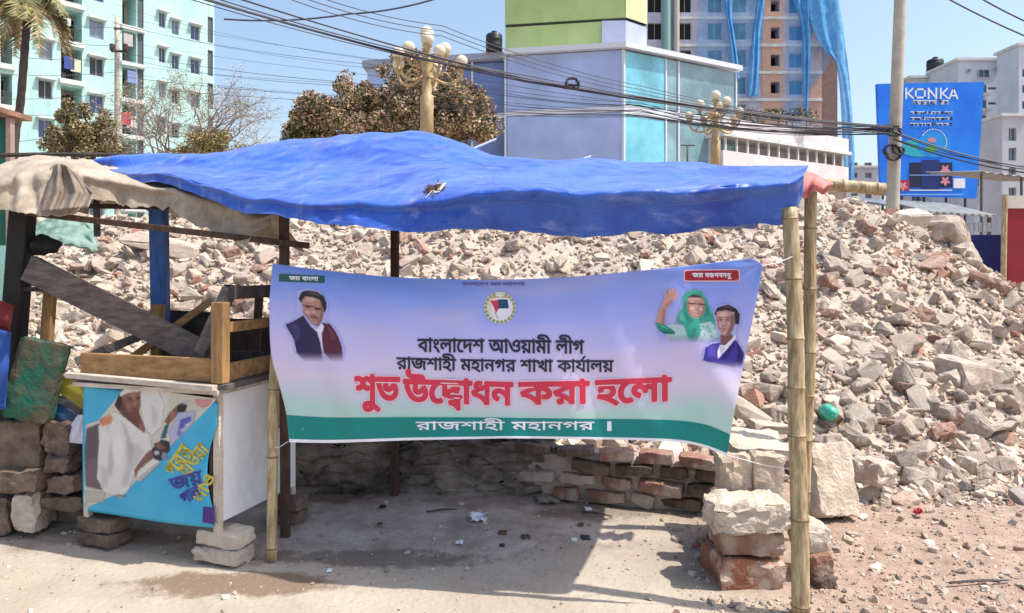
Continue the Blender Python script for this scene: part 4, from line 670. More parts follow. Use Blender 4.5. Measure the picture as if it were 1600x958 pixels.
def photo_print(name, parent, box, step, shapes, fn, k, mottle=.05, fade=None):
    """shapes: (colour, blur, opacity, outline) or ((cx, cy, rx, ry) for an oval); an opacity below 0 only tints what is printed already"""
    x0, x1, y0, y1 = box; nx, ny = int((x1-x0)/step)+1, int((y1-y0)/step)+1
    X, Y = np.meshgrid(np.linspace(x0, x1, nx), np.linspace(y0, y1, ny)); C = np.zeros((ny, nx, 3)); A_ = np.zeros((ny, nx))
    rs = np.random.RandomState(len(shapes)); wx = rs.normal(0, .35, X.shape); X_ = X+wx*step*.8; Y_ = Y+rs.normal(0, .35, X.shape)*step*.8
    for col, blur, op, sh in shapes:
        if len(sh) == 4 and not hasattr(sh[0], '__len__'):
            cx_, cy_, rx, ry = sh; sd = (np.sqrt(((X_-cx_)/rx)**2+((Y_-cy_)/ry)**2)-1)*min(rx, ry)
        else: sd = poly_sd(X_, Y_, sh)
        a = np.clip(.5-sd/(1.25*blur), 0, 1); a = a*a*(3-2*a)
        if op < 0: a = a*-op*(A_ > .3)
        else: a = a*op
        A2 = 1-(1-A_)*(1-a) if op > 0 else A_
        w_ = np.where(A2 > 1e-4, a/np.maximum(A2, 1e-4), 1)[..., None] if op > 0 else a[..., None]
        C = C*(1-w_)+np.array(col)*w_; A_ = A2
    C *= 1+rs.normal(0, mottle, (ny, nx, 1))+rs.normal(0, mottle*.5, (ny, nx, 3))
    if fade: A_ *= np.clip((fade[1]-Y)/(fade[1]-fade[0]), 0, 1)
    mb = MB(); mb.v = [Vector(fn(X[j, i], Y[j, i], k)) for j in range(ny) for i in range(nx)]
    for j in range(ny-1):
        for i in range(nx-1):
            if A_[j:j+2, i:i+2].max() > .04: mb.f.append([j*nx+i, j*nx+i+1, (j+1)*nx+i+1, (j+1)*nx+i]); mb.m.append(0)
    o = mb.build(name, M_ink, parent, smooth=True); at_ = o.data.color_attributes.new('ink', 'FLOAT_COLOR', 'POINT')
    at_.data.foreach_set('color', np.concatenate([np.clip(C, 0, 1), A_[..., None]], 2).astype(np.float32).reshape(-1))
    bm = bmesh.new(); bm.from_mesh(o.data); bmesh.ops.delete(bm, geom=[v for v in bm.verts if not v.link_faces], context='VERTS'); bm.to_mesh(o.data); bm.free()
    return o
W1, W2, W3 = (.62, .60, .58), (.44, .42, .42), (.30, .285, .30)
SK, SD, SL = (.21, .095, .07), (.09, .038, .03), (.34, .17, .125)
photo_print('man', poster, (80, 720, 95, 790), 5.2, [
    ((.10, .085, .10), 14, .95, [(95, 345), (170, 315), (180, 420), (180, 560), (150, 700), (85, 680), (78, 480)]),
    ((.16, .10, .13), 20, .9, [(88, 540), (170, 510), (178, 640), (190, 715), (140, 705), (82, 690)]),
    (W1, 7, 1, [(165, 330), (205, 270), (262, 245), (300, 262), (400, 332), (470, 382), (485, 470), (385, 600), (352, 700), (300, 765), (190, 725), (152, 640), (168, 430)]),
    (W1, 8, 1, [(420, 105), (520, 115), (560, 200), (545, 330), (480, 390), (440, 330), (415, 200)]),
    (W2, 26, .8, [(330, 420), (400, 440), (440, 480), (370, 590), (340, 690), (300, 690), (330, 560)]),
    (W3, 14, .55, [(215, 330), (232, 330), (262, 520), (240, 640), (215, 600), (226, 470)]),
    (W3, 12, .5, [(300, 300), (330, 330), (380, 470), (350, 560), (340, 460)]), (W2, 16, .7, [(170, 560), (230, 600), (215, 700), (180, 700)]),
    ((.70, .68, .66), 18, .7, (280, 470, 34, 90)), ((.70, .68, .66), 14, .6, (230, 400, 16, 60)), (W2, 12, .7, [(480, 200), (520, 240), (520, 320), (490, 340)]),
    (SK, 5, 1, [(268, 205), (296, 255), (384, 330), (440, 372), (442, 335), (405, 250), (418, 200), (412, 112), (340, 112), (300, 132)]),
    (SD, 16, .9, [(270, 190), (300, 140), (320, 200), (340, 250), (420, 340), (400, 340), (310, 262)]), (SD, 12, .7, [(330, 245), (400, 238), (430, 320), (400, 320)]),
    (SL, 14, .8, (374, 150, 26, 16)), (SL, 10, .9, (382, 196, 9, 18)), (SL, 12, .6, (345, 210, 14, 14)), (SL, 14, .5, (420, 330, 10, 24)),
    ((.02, .012, .012), 5, .9, (352, 172, 15, 5)), ((.02, .012, .012), 5, .9, (400, 168, 12, 5)), ((.03, .018, .016), 4, .9, (352, 160, 20, 3)), ((.03, .018, .016), 4, .9, (402, 156, 14, 3)),
    ((.12, .03, .03), 4, .9, (376, 224, 20, 5)), (SD, 5, .8, (384, 206, 12, 3)), (SD, 6, .6, (376, 236, 18, 4)),
    ((.025, .018, .018), 6, 1, [(262, 205), (286, 138), (306, 150), (298, 215), (284, 240)]),
    ((.66, .64, .60), 5, 1, [(288, 138), (320, 108), (368, 96), (412, 106), (414, 122), (340, 130), (300, 152)]), (W3, 6, .6, [(300, 150), (340, 128), (412, 120), (412, 126), (342, 136)]),
    ((.50, .18, .07), 12, .9, [(172, 292), (235, 260), (254, 284), (236, 318), (182, 334)]),
    (SK, 6, 1, [(378, 592), (455, 485), (530, 440), (560, 420), (572, 450), (505, 520), (402, 612), (386, 632)]), (SD, 10, .7, [(385, 630), (470, 530), (560, 455), (505, 520), (402, 612)]),
    (W1, 7, 1, [(400, 600), (500, 515), (535, 550), (420, 660), (390, 650)]), (W3, 8, .7, [(400, 640), (520, 545), (535, 555), (420, 665)]),
    (SK, 6, 1, [(560, 300), (596, 245), (640, 205), (662, 214), (640, 262), (600, 300), (580, 322)]), (SL, 8, .7, (606, 262, 12, 20)),
    ((.02, .02, .03), 5, 1, [(640, 205), (672, 190), (696, 205), (684, 240), (650, 262), (632, 240)]), ((.02, .12, .16), 5, 1, [(562, 325), (588, 318), (566, 402), (536, 402)]),
    ((.025, .025, .035), 6, 1, [(482, 470), (540, 412), (588, 422), (594, 470), (545, 538), (500, 530)]), (SK, 5, .9, (520, 440, 26, 12)), (SK, 5, .9, (540, 458, 26, 9)), (SD, 5, .8, (545, 475, 26, 8)),
    ((.5, .5, .55), 6, .9, (512, 490, 16, 12)), ((.25, .27, .32), 8, .8, (560, 510, 18, 22)),
    ((.06, .04, .05), 10, .7, (290, 748, 32, 9)), ((.5, .48, .44), 20, .8, [(80, 720), (200, 730), (190, 790), (80, 790)]),
    ], pp, 3.2, .022)
photo_print('product_packet', poster, (575, 860, 150, 450), 5.2, [
    ((.42, .44, .62), 12, .9, [(640, 250), (745, 238), (735, 305), (655, 395), (600, 440), (585, 370)]), ((.06, .07, .34), 9, .9, [(655, 290), (720, 268), (718, 300), (668, 345), (642, 350)]), ((.10, .12, .42), 8, .8, (650, 372, 16, 20)),
    ((.60, .58, .62), 8, .8, (700, 322, 14, 8)), ((.62, .28, .30), 12, .9, [(742, 172), (842, 172), (828, 205), (790, 220), (752, 200)]), ((.62, .55, .5), 10, .7, (700, 190, 30, 12)),
    ], pp, 3.4, .022)

# ---------------------------------------------------------------- writing made from the letter outlines
def parse(s): return [[tuple(map(float, q.split(','))) for q in c.split(' ')] for c in s.split('|')]
def area(c): return sum(a[0]*b[1]-b[0]*a[1] for a, b in zip(c, c[1:]+c[:1]))/2
def inside(p, c):
    r_ = False
    for (x1, y1), (x2, y2) in zip(c, c[1:]+c[:1]):
        if (y1 > p[1]) != (y2 > p[1]) and p[0] < (x2-x1)*(p[1]-y1)/(y2-y1)+x1: r_ = not r_
    return r_
HEAD = {'\u09b6': 505, '\u09a7': 400, '\u0996': 600, '\u0997': 470, '\u09c7': 20}   # where a letter's top bar begins, if not at its left edge
def layout(s):
    """contours of a line of letters in font units; vowel signs stand where they are drawn"""
    s = s.replace('\u09af\u09bc', '\u09df'); x, out, words = 0, [], []
    for ch in s:
        if ch == ' ':
            x += 300; continue
        if ch not in 'ুং।^ীিও': words.append((x+HEAD.get(ch, -10), x+(603 if ch == '#' else GLYPHS[ch][0])+10))
        if ch == '#':                                      # the joined letter: da with a small ba under its right arm
            adv, d = GLYPHS['\u09a6']; out += [(x, 0, 1, 1, c) for c in parse(d)]
            out += [(x+230, -190, .62, .62, c) for c in parse(GLYPHS['\u09ac'][1])]; x += adv+20; continue
        if ch == '^':                                      # the stroke over the letter before it
            out.append((x-330, 0, 1, 1, [(40, 640), (120, 640), (300, 860), (220, 860)])); continue
        adv, d = GLYPHS[ch]; out += [(x, 0, 1, 1, c) for c in parse(d)]; x += adv
    return out, words, x
def lettering(name, parent, s, m, x0, x1, yfn, h, fn, bold=0, layer=3, halo=None, hb=0, shear=0., headline=0):
    """s fitted between x0 and x1; yfn(x) is the height of the letters' top line, h the height of a letter; bold in surface units"""
    cs, words, W = layout(s); kx = (x1-x0)/W; ky = h/622.0
    def mp(p, c):
        ox, oy, ax, ay, _ = c; X = x0+(ox+p[0]*ax)*kx; return (X+shear*(oy+p[1]*ay)*ky, yfn(X)+(622-(oy+p[1]*ay))*ky)
    def ribbon(mb, pts, t, k, mi):
        n = len(pts)
        for a, b_ in zip(pts, pts[1:]+pts[:1]):
            dx, dy = b_[0]-a[0], b_[1]-a[1]; L = math.hypot(dx, dy)
            if L < 1e-6: continue
            ux, uy = dx/L*t, dy/L*t
            mb.poly([fn(a[0]-ux*.5-uy, a[1]-uy*.5+ux, k), fn(b_[0]+ux*.5-uy, b_[1]+uy*.5+ux, k), fn(b_[0]+ux*.5+uy, b_[1]+uy*.5-ux, k), fn(a[0]-ux*.5+uy, a[1]-uy*.5-ux, k)], mi)
    mb = MB(); outer = [c for c in cs if area(c[4]) < 0 or c[4][0] == (40, 640)]; holes = [c for c in cs if c not in outer]
    q = 0
    for c in outer:
        pts = [mp(p, c) for p in c[4]]
        hs = []
        for g in holes:
            if g[:2] == c[:2] and inside(g[4][0], c[4]): hs.append([mp(p, g) for p in g[4]])
        allp = pts+[p for g in hs for p in g]
        tri = tessellate_polygon([[Vector((*p, 0)) for p in pts]]+[[Vector((*p, 0)) for p in g] for g in hs])
        q = (q+1) % 5
        for t in tri: mb.poly([fn(*allp[i], layer+q*.08) for i in t], 0)
        if bold:
            ribbon(mb, pts, bold, layer+.45+q*.08, 0)
            for g in hs: ribbon(mb, g, bold*.6, layer+.45+q*.08, 0)
        if halo:
            ribbon(mb, pts, bold+hb, layer-.9+q*.08, 1)
    if headline:
        for a, b_ in words:
            n = max(2, int((b_-a)/60)); xx = [x0+(a+(b_-a)*i/n)*kx for i in range(n+1)]
            for u, v in zip(xx, xx[1:]):
                mb.poly([fn(u, yfn(u)-headline*.25, layer+.95), fn(v, yfn(v)-headline*.25, layer+.95), fn(v, yfn(v)+headline*.75, layer+.95), fn(u, yfn(u)+headline*.75, layer+.95)], 0)
                if halo: mb.poly([fn(u-hb, yfn(u)-headline*.25-hb, layer-.95), fn(v+hb, yfn(v)-headline*.25-hb, layer-.95), fn(v+hb, yfn(v)+headline*.75+hb, layer-.95), fn(u-hb, yfn(u)+headline*.75+hb, layer-.95)], 1)
    return mb.build(name, [m]+([halo] if halo else []), parent)
def turned(cx, cy, ang, fn):
    c_, s_ = math.cos(ang), math.sin(ang)
    return lambda x, y, k: fn(cx+x*c_-y*s_, cy+x*s_+y*c_, k)
lettering('lettering', poster, 'গরম', PC['yellow'], 0, 190, lambda x: 0, 72, turned(560, 590, R(-55), pp), 4, 3)
lettering('lettering', poster, 'হাওয়া', PC['yellow'], 0, 210, lambda x: 0, 72, turned(640, 590, R(-50), pp), 3.5, 3)
lettering('lettering', poster, 'জয়', PC['indigo'], 0, 190, lambda x: 0, 72, turned(590, 650, R(-16), pp), 3.5, 5)
lettering('lettering', poster, 'গান', PC['indigo'], 0, 120, lambda x: 0, 60, turned(650, 745, R(-30), pp), 3.5, 5)
lettering('lettering', poster, 'নাও', PC['yellow'], 0, 170, lambda x: 0, 60, turned(735, 760, R(-62), pp), 3.5, 3)
printed('purple_square', poster, [(0, 3, [(795, 812), (858, 815), (862, 918), (790, 905)])], [PC['purple']], pp)

# dark panels added to fill the dark area behind the table
post('thin_panel', P(292, 486, 4.95), P(285, 640, 4.95), .40, .03, mat('dark_fill_panel', (.022, .026, .02), var=.5, scale=5, rough=.7), 'dark green-black panel added to darken the space behind the upturned table', 'board')
post('thin_panel', P(368, 498, 4.9), P(366, 640, 4.9), .52, .03, M_brownpost, 'dark brown panel added to darken the space behind the table leg', 'board')
# bricks under the box
def rough(name, c, d, rot, m, label, cat, seed, amp=.012, sub=5, group=None, parent=None, cut=0):
    """a masonry lump: a worn box, dented and chipped at the edges"""
    bm = bmesh.new(); bmesh.ops.create_cube(bm, size=1.0)
    bmesh.ops.subdivide_edges(bm, edges=bm.edges, cuts=sub, use_grid_fill=True)
    d = Vector(d); vs = []
    for v in bm.verts:
        q = Vector((v.co.x*d.x, v.co.y*d.y, v.co.z*d.z))
        e = sum(abs(abs(t)-.5) < 1e-3 for t in v.co)
        n3 = Vector((nz(q.x*14+seed, q.y*14, q.z*14), nz(q.x*14, q.y*14+seed+5, q.z*14), nz(q.x*14, q.y*14, q.z*14+seed+9)))
        f3 = Vector((nz(q.x*40+seed, q.y*40, q.z*40), nz(q.x*40, q.y*40+seed+5, q.z*40), nz(q.x*40, q.y*40, q.z*40+seed+9)))
        q += n3*amp*.9+f3*amp*.9
        if e >= 2:
            ch = amp*(.15+1.9*max(0, nz(q.x*9+seed*3, q.y*9, q.z*9))+(.5 if e == 3 else 0))
            q -= Vector((math.copysign(ch, v.co.x) if abs(abs(v.co.x)-.5) < 1e-3 else 0, math.copysign(ch, v.co.y) if abs(abs(v.co.y)-.5) < 1e-3 else 0, math.copysign(ch, v.co.z) if abs(abs(v.co.z)-.5) < 1e-3 else 0))
        vs.append(Vector(c)+(rot @ q if rot else q))
    bm.verts.index_update()
    mb = MB(); mb.add(vs, [[v.index for v in f.verts] for f in bm.faces]); bm.free()
    o = mb.build(name, m, parent)
    for p in o.data.polygons: p.use_smooth = True
    o.data.set_sharp_from_angle(angle=R(24))
    return tag(o, label, cat, group)
RB = Matrix((BD, BN, (0, 0, 1))).transposed()
M_dbrick = mat('shade_darkened_brick', (.085, .056, .042), scale=9, col2=(.20, .145, .11), bump=.6, bscale=45, rand=.12)  # base colour lowered to carry the shade these bricks stand in
c0 = BO+BD*.02+BN*.06
for k, (dx, lab) in enumerate(((0, 'lower pale brick of the pair under the near corner of the white box'), (.01, 'upper pale brick of the pair under the near corner of the white box'))):
    rough('brick', Vector((c0.x+dx, c0.y+.02*k, .045+.085*k)), (.27, .16, .078), RB @ Matrix.Rotation(.05*k, 3, 'Z'), M_pale if k else M_conc, lab, 'brick', 3+k, .008)
c0 = BO+BD*(BW-.08)+BN*.06
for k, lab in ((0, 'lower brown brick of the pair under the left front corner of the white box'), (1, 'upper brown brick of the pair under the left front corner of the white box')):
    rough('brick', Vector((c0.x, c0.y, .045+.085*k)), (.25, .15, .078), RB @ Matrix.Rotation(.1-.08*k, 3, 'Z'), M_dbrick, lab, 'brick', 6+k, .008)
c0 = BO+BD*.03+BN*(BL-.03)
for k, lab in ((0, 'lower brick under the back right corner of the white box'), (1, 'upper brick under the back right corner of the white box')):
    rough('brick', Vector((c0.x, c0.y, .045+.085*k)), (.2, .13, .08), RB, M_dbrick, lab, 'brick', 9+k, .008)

# the wooden table lying upside down on the box
TZ = BO.z+BH+.03
tb = thing('upturned_table', BO+Vector((0, 0, BH+.03)), 'light brown wooden table lying upside down on the white box', 'table')
M_tb = Matrix((BD, BN, (0, 0, 1))).transposed().to_4x4(); M_tb.translation = Vector((BO.x, BO.y, TZ))
def tpart(name, boxes, m):
    mb = MB(); mb.M = M_tb
    for b_ in boxes: mb.span(*b_)
    o = mb.build(name, m, tb); md = o.modifiers.new('edges', 'BEVEL'); md.width = .004; md.segments = 2; return o
def tbar(name, a, b_, w, d, m):
    mb = MB(); mb.M = M_tb; mb.bar(a, b_, w, d); o = mb.build(name, m, tb); md = o.modifiers.new('edges', 'BEVEL'); md.width = .004; md.segments = 2; return o
tpart('tabletop', [(-.08, .96, -.035, .60, 0, .028)], M_greyw)
tpart('apron', [(.02, .93, -.005, .02, .03, .155)], M_wood_h)
tpart('apron', [(-.02, .005, .02, .56, .03, .125)], M_wood_h)
tpart('apron', [(.02, .93, .535, .56, .03, .125)], M_dark)
tbar('leg', (-.012, -.004, .03), (-.010, .0, .455), .075, .06, M_wood)
tbar('leg', (-.012, .54, .03), (-.040, .5, .45), .062, .055, M_wood)
tbar('leg', (.90, .54, .03), (.88, .53, .40), .065, .055, M_wood)
tpart('stretcher', [(-.022, .002, .025, .52, .29, .345)], M_wood_h)
tbar('brace', (.20, .10, .16), (.04, .14, .52), .075, .045, M_greyw)
tbar('brace', (.0, .1, .50), (-.05, .5, .50), .07, .045, M_dark)
post('thin_panel', M_box @ Vector((1.0, -.02, BH+.060)), M_box @ Vector((-.02, -.05, BH+.040)), .03, .05, mat('pale_worn_plywood', (.5, .45, .4)), 'thin pale board along the front edge of the box top', 'board')

# ---------------------------------------------------------------- low walls and masonry
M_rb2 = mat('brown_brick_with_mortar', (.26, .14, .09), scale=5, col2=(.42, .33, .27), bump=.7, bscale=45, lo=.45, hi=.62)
M_dplaster = mat('shade_darkened_plaster', (.05, .04, .035), scale=3.0, col2=(.30, .25, .21), bump=.9, bscale=18)  # dark base carries the shade of the recess, paler noise is dusty blotches
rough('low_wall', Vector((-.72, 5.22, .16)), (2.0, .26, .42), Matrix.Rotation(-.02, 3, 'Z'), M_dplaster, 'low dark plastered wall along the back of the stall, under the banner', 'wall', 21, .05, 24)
# the brick end of that wall: loose courses of salvaged bricks
rd = random.Random(14)
courses = [(770, 778), (742, 770), (716, 742), (692, 716)]
MW = [M_brick, M_dbrick, M_dbrick, M_pink, M_dbrick, M_rb2]
def wallY(px): return 5.05-.45*(px-800)/340 if px > 800 else 5.05
row_words = ['bottom', 'second', 'third', 'top']
for ci, (za, zb) in enumerate(((0, .095), (.098, .19), (.193, .285), (.288, .37))):
    px = 795+rd.uniform(0, 25); n = 0
    while px < 1118:
        w = rd.uniform(36, 74); Y = wallY(px+w/2)+.06*rd.random()
        if rd.random() < .90:
            x = (px+w/2-800)/F*Y
            rough('brick', Vector((x, Y+.06, (za+zb)/2)), (w/F*Y-.012-.03*rd.random(), .14, zb-za-.008-.02*rd.random()), Matrix.Rotation(-.36+rd.gauss(0, .10), 3, 'Z') @ Matrix.Rotation(rd.gauss(0, .06), 3, 'Y'),
                  rd.choice(MW), '%s salvaged brick in the %s course of the loose brick wall under the banner' % ('narrow' if w < 52 else 'long', row_words[ci]), 'brick', rd.random()*50, .009, 4, 'loose bricks in the low wall behind the stall')
        px += w+4; n += 1
# core of earth behind the loose bricks
rough('earth_bank', Vector((.68, 5.02, .13)), (1.35, .22, .34), Matrix.Rotation(-.30, 3, 'Z'), M_soil, 'packed earth filling behind the loose brick wall', 'earth bank', 31, .03, 6)
def block(px0, px1, py0, py1, Y, depth, m, label, seed, yaw=0., roll=0., pitch=0., amp=.014, name='masonry_block', sub=6):
    a, b_ = P(px0, py1, Y), P(px1, py0, Y)
    c = (a+b_)*.5+Vector((0, depth*.5, 0)); ro = Matrix.Rotation(yaw, 3, 'Z') @ Matrix.Rotation(roll, 3, 'Y') @ Matrix.Rotation(pitch, 3, 'X')
    return rough(name, c, (b_.x-a.x, depth, b_.z-a.z), ro, m, label, 'masonry', seed, amp, sub)
M_tanb = mat('dusty_tan_masonry', (.44, .345, .265), scale=7, col2=(.63, .53, .43), bump=.6, bscale=45)
M_rb = mat('red_brick_with_mortar', (.30, .125, .075), scale=6, col2=(.50, .39, .31), bump=.7, bscale=45, lo=.47, hi=.60)
block(1124, 1228, 876, 931, 3.62, .34, M_rb, 'lowest red brick block of the stack beside the front bamboo pole', 41, .06, .03)
block(1130, 1228, 833, 874, 3.63, .34, M_rb2, 'brown mortar-banded block in the middle of the stack by the front bamboo pole', 42, -.02, -.02)
block(1117, 1238, 790, 836, 3.60, .26, M_pale, 'chipped pale concrete block on top of the brick stack by the front bamboo pole', 43, .05, -.03, .0, .026, sub=8)
block(1126, 1176, 714, 770, 3.92, .12, M_tanb, 'left of the two square tan blocks beside the banner corner', 44, .03, 0, 0)
block(1179, 1228, 712, 770, 3.90, .12, M_tanb, 'right of the two square tan blocks, touching the front bamboo pole', 45, -.05, 0, 0)
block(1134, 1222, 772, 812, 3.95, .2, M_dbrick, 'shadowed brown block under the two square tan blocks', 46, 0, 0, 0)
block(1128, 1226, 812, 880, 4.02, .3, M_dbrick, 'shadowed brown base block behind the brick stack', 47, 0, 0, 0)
block(1146, 1240, 694, 714, 4.12, .34, M_pale, 'flat pale slab lying behind the two square tan blocks', 48, -.08, .06, .1)
block(1262, 1338, 702, 812, 4.55, .20, M_tanb, 'large upright tan slab leaning back right of the bamboo poles', 49, .28, .07, -.30, .02, 'masonry_slab', 8)
block(1258, 1296, 826, 870, 3.70, .22, M_pale, 'pale brick on top of the leaning brick column right of the front pole', 50, .1, .05, 0, .012)
block(1268, 1304, 868, 906, 3.66, .16, M_rb2, 'middle brick of the leaning column right of the front pole', 51, .15, -.22, 0, .010)
block(1278, 1312, 904, 950, 3.62, .15, M_dbrick, 'bottom brown brick of the leaning column right of the front pole', 52, .15, -.22, 0, .010)
block(1350, 1400, 726, 762, 4.9, .25, M_pink, 'small orange-tinged block half buried beside the large tan slab', 53, .5, .1, 0, .02)

# ---------------------------------------------------------------- far left: old stone wall, green slab, hung cloths
M_green = mat('mossy_green_paint', (.012, .10, .065), scale=5, col2=(.085, .065, .04), bump=.7, bscale=20, lo=.42, hi=.58)
rough('green_slab', P(57, 594, 4.3), (.265, .09, .46), Matrix.Rotation(.2, 3, 'Y') @ Matrix.Rotation(-.08, 3, 'X'), M_green, 'leaning slab with mossy green flaking paint on top of the old stone wall', 'slab', 71, .009, 10)
rd = random.Random(8)
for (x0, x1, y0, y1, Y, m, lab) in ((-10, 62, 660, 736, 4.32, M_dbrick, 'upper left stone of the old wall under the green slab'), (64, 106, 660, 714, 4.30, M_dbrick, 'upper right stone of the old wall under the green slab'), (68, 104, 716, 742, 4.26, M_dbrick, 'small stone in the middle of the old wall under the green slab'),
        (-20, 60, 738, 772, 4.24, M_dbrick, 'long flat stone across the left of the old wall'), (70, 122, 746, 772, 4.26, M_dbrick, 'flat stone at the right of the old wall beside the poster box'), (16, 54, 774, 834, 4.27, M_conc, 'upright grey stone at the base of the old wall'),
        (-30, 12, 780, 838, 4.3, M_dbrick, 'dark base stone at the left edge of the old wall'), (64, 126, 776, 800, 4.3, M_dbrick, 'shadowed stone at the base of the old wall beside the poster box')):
    block(x0, x1, y0, y1, Y, .24, m, lab, rd.random()*60, rd.gauss(0, .05), rd.gauss(0, .03), 0, .016, 'wall_stone')
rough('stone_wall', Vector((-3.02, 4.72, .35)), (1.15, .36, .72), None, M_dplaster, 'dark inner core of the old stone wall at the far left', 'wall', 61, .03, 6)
def cloth(name, quad, Y, m, label, cat='cloth', wav=.02):
    def fn(u, v):
        a, b_, c, d = [Vector(q) for q in quad]
        p = (a*(1-u)+b_*u)*(1-v)+(d*(1-u)+c*u)*v
        return P(p.x, p.y, Y+wav*math.sin(u*7+v*2)+wav*.5*math.sin(v*9))
    return tag(sheet(name, fn, 20, 20, m, thick=.004), label, cat)
cloth('hung_cloth', [(-40, 505), (18, 520), (8, 640), (-40, 640)], 4.2, flat('blue_cloth', (.02, .07, .30), .8), 'blue cloth hanging at the left edge below the dark red one')
cloth('hung_cloth', [(-40, 455), (22, 478), (14, 525), (-40, 515)], 4.19, flat('dark_red_cloth', (.13, .015, .02), .8), 'dark red cloth hanging at the left edge beside the black post')
cloth('old_banner', [(88, 582), (130, 598), (130, 640), (86, 610)], 4.33, flat('olive_print', (.23, .19, .02), .5), 'olive yellow strip of an old folded banner tucked behind the poster box', 'banner', .008)
cloth('old_banner', [(78, 622), (122, 648), (96, 690), (76, 640)], 4.34, flat('navy_print', (.012, .05, .13), .5), 'dark blue strip of an old folded banner tucked behind the poster box', 'banner', .008)
cloth('old_banner', [(122, 648), (132, 648), (132, 694), (92, 690)], 4.325, flat('pale_print', (.62, .62, .74), .5), 'white corner of an old folded banner tucked behind the poster box', 'banner', .008)

# green sheet heaped behind the stall, seen under the canvas
def gs(u, v):
    return P(52+100*u, 350-12*math.sin(u*3.1)+46*v+4*nz(u*9, v*7, 2), 6.6-.9*v+.12*nz(u*7, v*5, 4))
tag(sheet('plastic_sheet', gs, 40, 20, mat('pale_green_plastic', (.09, .17, .13), scale=5, col2=(.26, .36, .30), rough=.5, bump=.4), thick=.004), 'pale green plastic sheet heaped on the rubble beside the black post', 'sheet')
for (a, b_, w_, m_, lab) in ((P(118, 566, 4.32), P(232, 520, 4.5), .05, M_greyw, 'grey stick leaning across the table apron under the slanting plank'), (P(205, 560, 4.6), P(330, 470, 4.7), .045, M_wood_h, 'light brown slat leaning behind the upturned table'), (P(352, 452, 4.5), P(412, 458, 4.45), .06, M_dark, 'dark batten lying across the tops of the table legs'), (P(398, 590, 4.75), P(405, 462, 4.8), .05, M_brownpost, 'dark brown slat standing behind the right table leg')):
    post('wooden_batten', a, b_, w_, .03, m_, lab, 'batten')
# ---------------------------------------------------------------- litter
def litter(name, px, py, w, m, label, cat, seed, hgt=.5):
    p = G(px, py); s = w/F*p.y
    def fn(u, v):
        a = (u-.5)*s; b_ = (v-.5)*s*1.4
        return p+Vector((a+.2*s*nz(v*3, seed), b_, .012+s*hgt*abs(nz(u*2.3+seed, v*2.1, seed))))
    return tag(sheet(name, fn, 10, 10, m, thick=.002), label, cat)
M_paper = flat('white_paper', (.75, .75, .78), .8)
litter('crumpled_paper', 747, 812, 24, M_paper, 'crumpled white paper in the shade under the banner', 'paper', 1)
litter('paper_scrap', 718, 851, 11, M_paper, 'tiny white paper scrap nearer the camera than the crumpled paper', 'paper', 2)
litter('paper_scrap', 856, 781, 34, flat('dull_cardboard', (.33, .28, .25), .9), 'dull cardboard scrap lying at the foot of the loose brick wall', 'paper', 3, .2)
litter('plastic_wrapper', 1434, 806, 11, flat('red_wrapper', (.42, .02, .025), .4), 'crumpled red wrapper on the gravel to the right', 'wrapper', 4, 1.4)
litter('plastic_wrapper', 1158, 672, 15, flat('maroon_wrapper', (.20, .008, .015), .4), 'dark red wrapper wedged among the slabs beside the banner', 'wrapper', 5, 1.4).location.z += .35
p = P(1294, 650, 5.85)
def crush(u, v):
    a = u*2*math.pi; rr_ = .058*max(.02, 1-abs(2*v-1)**5)*(1+.3*nz(math.cos(a)*1.5, math.sin(a)*1.5, v*4))
    return p+Vector((math.cos(a)*rr_, (v-.5)*.22, math.sin(a)*rr_+.03))
tag(sheet('crushed_bottle', crush, 20, 14, mat('green_plastic', (.01, .33, .20), scale=14, col2=(.10, .50, .38), rough=.25, bump=.3), thick=.002), 'crushed green plastic bottle among the stones right of the bamboo poles', 'bottle')
rdl = random.Random(77)
M_dl = mat('dry_brown_leaf', (.10, .06, .03), var=.4, scale=12); M_bl = flat('black_polythene', (.015, .015, .018), .4)
for i in range(10):
    px, py = rdl.uniform(500, 1010), rdl.uniform(785, 900); k = i % 3
    litter(('dead_leaf', 'paper_scrap', 'plastic_scrap')[k], px, py, rdl.uniform(7, 15), (M_dl, M_paper, M_bl)[k], ('small dead brown leaf lying on the trodden earth under the banner', 'tiny torn white paper bit lying on the trodden earth under the banner', 'small black plastic scrap lying on the trodden earth under the banner')[k], ('leaf', 'paper', 'plastic')[k], 20+i, .3)['group'] = ('dead leaves under the banner', 'paper bits under the banner', 'plastic scraps under the banner')[k]
for i, (px, py, a_, L) in enumerate(((1530, 912, .1, .16), (935, 806, -.4, .09), (690, 800, .3, .1))):
    q = G(px, py); mb = MB(); dv = Vector((math.cos(a_), math.sin(a_), 0))*L
    mb.tube([q-dv+Vector((0, 0, .012)), q+Vector((0, 0, .016)), q+dv+Vector((0, 0, .010))], [.006, .007, .004], 6)
    tag(mb.build('twig', M_greyw), ['pale twig lying on the bare soil at the lower right', 'short twig in the shade near the cardboard scrap', 'dark twig in the shade left of the crumpled paper'][i], 'twig')
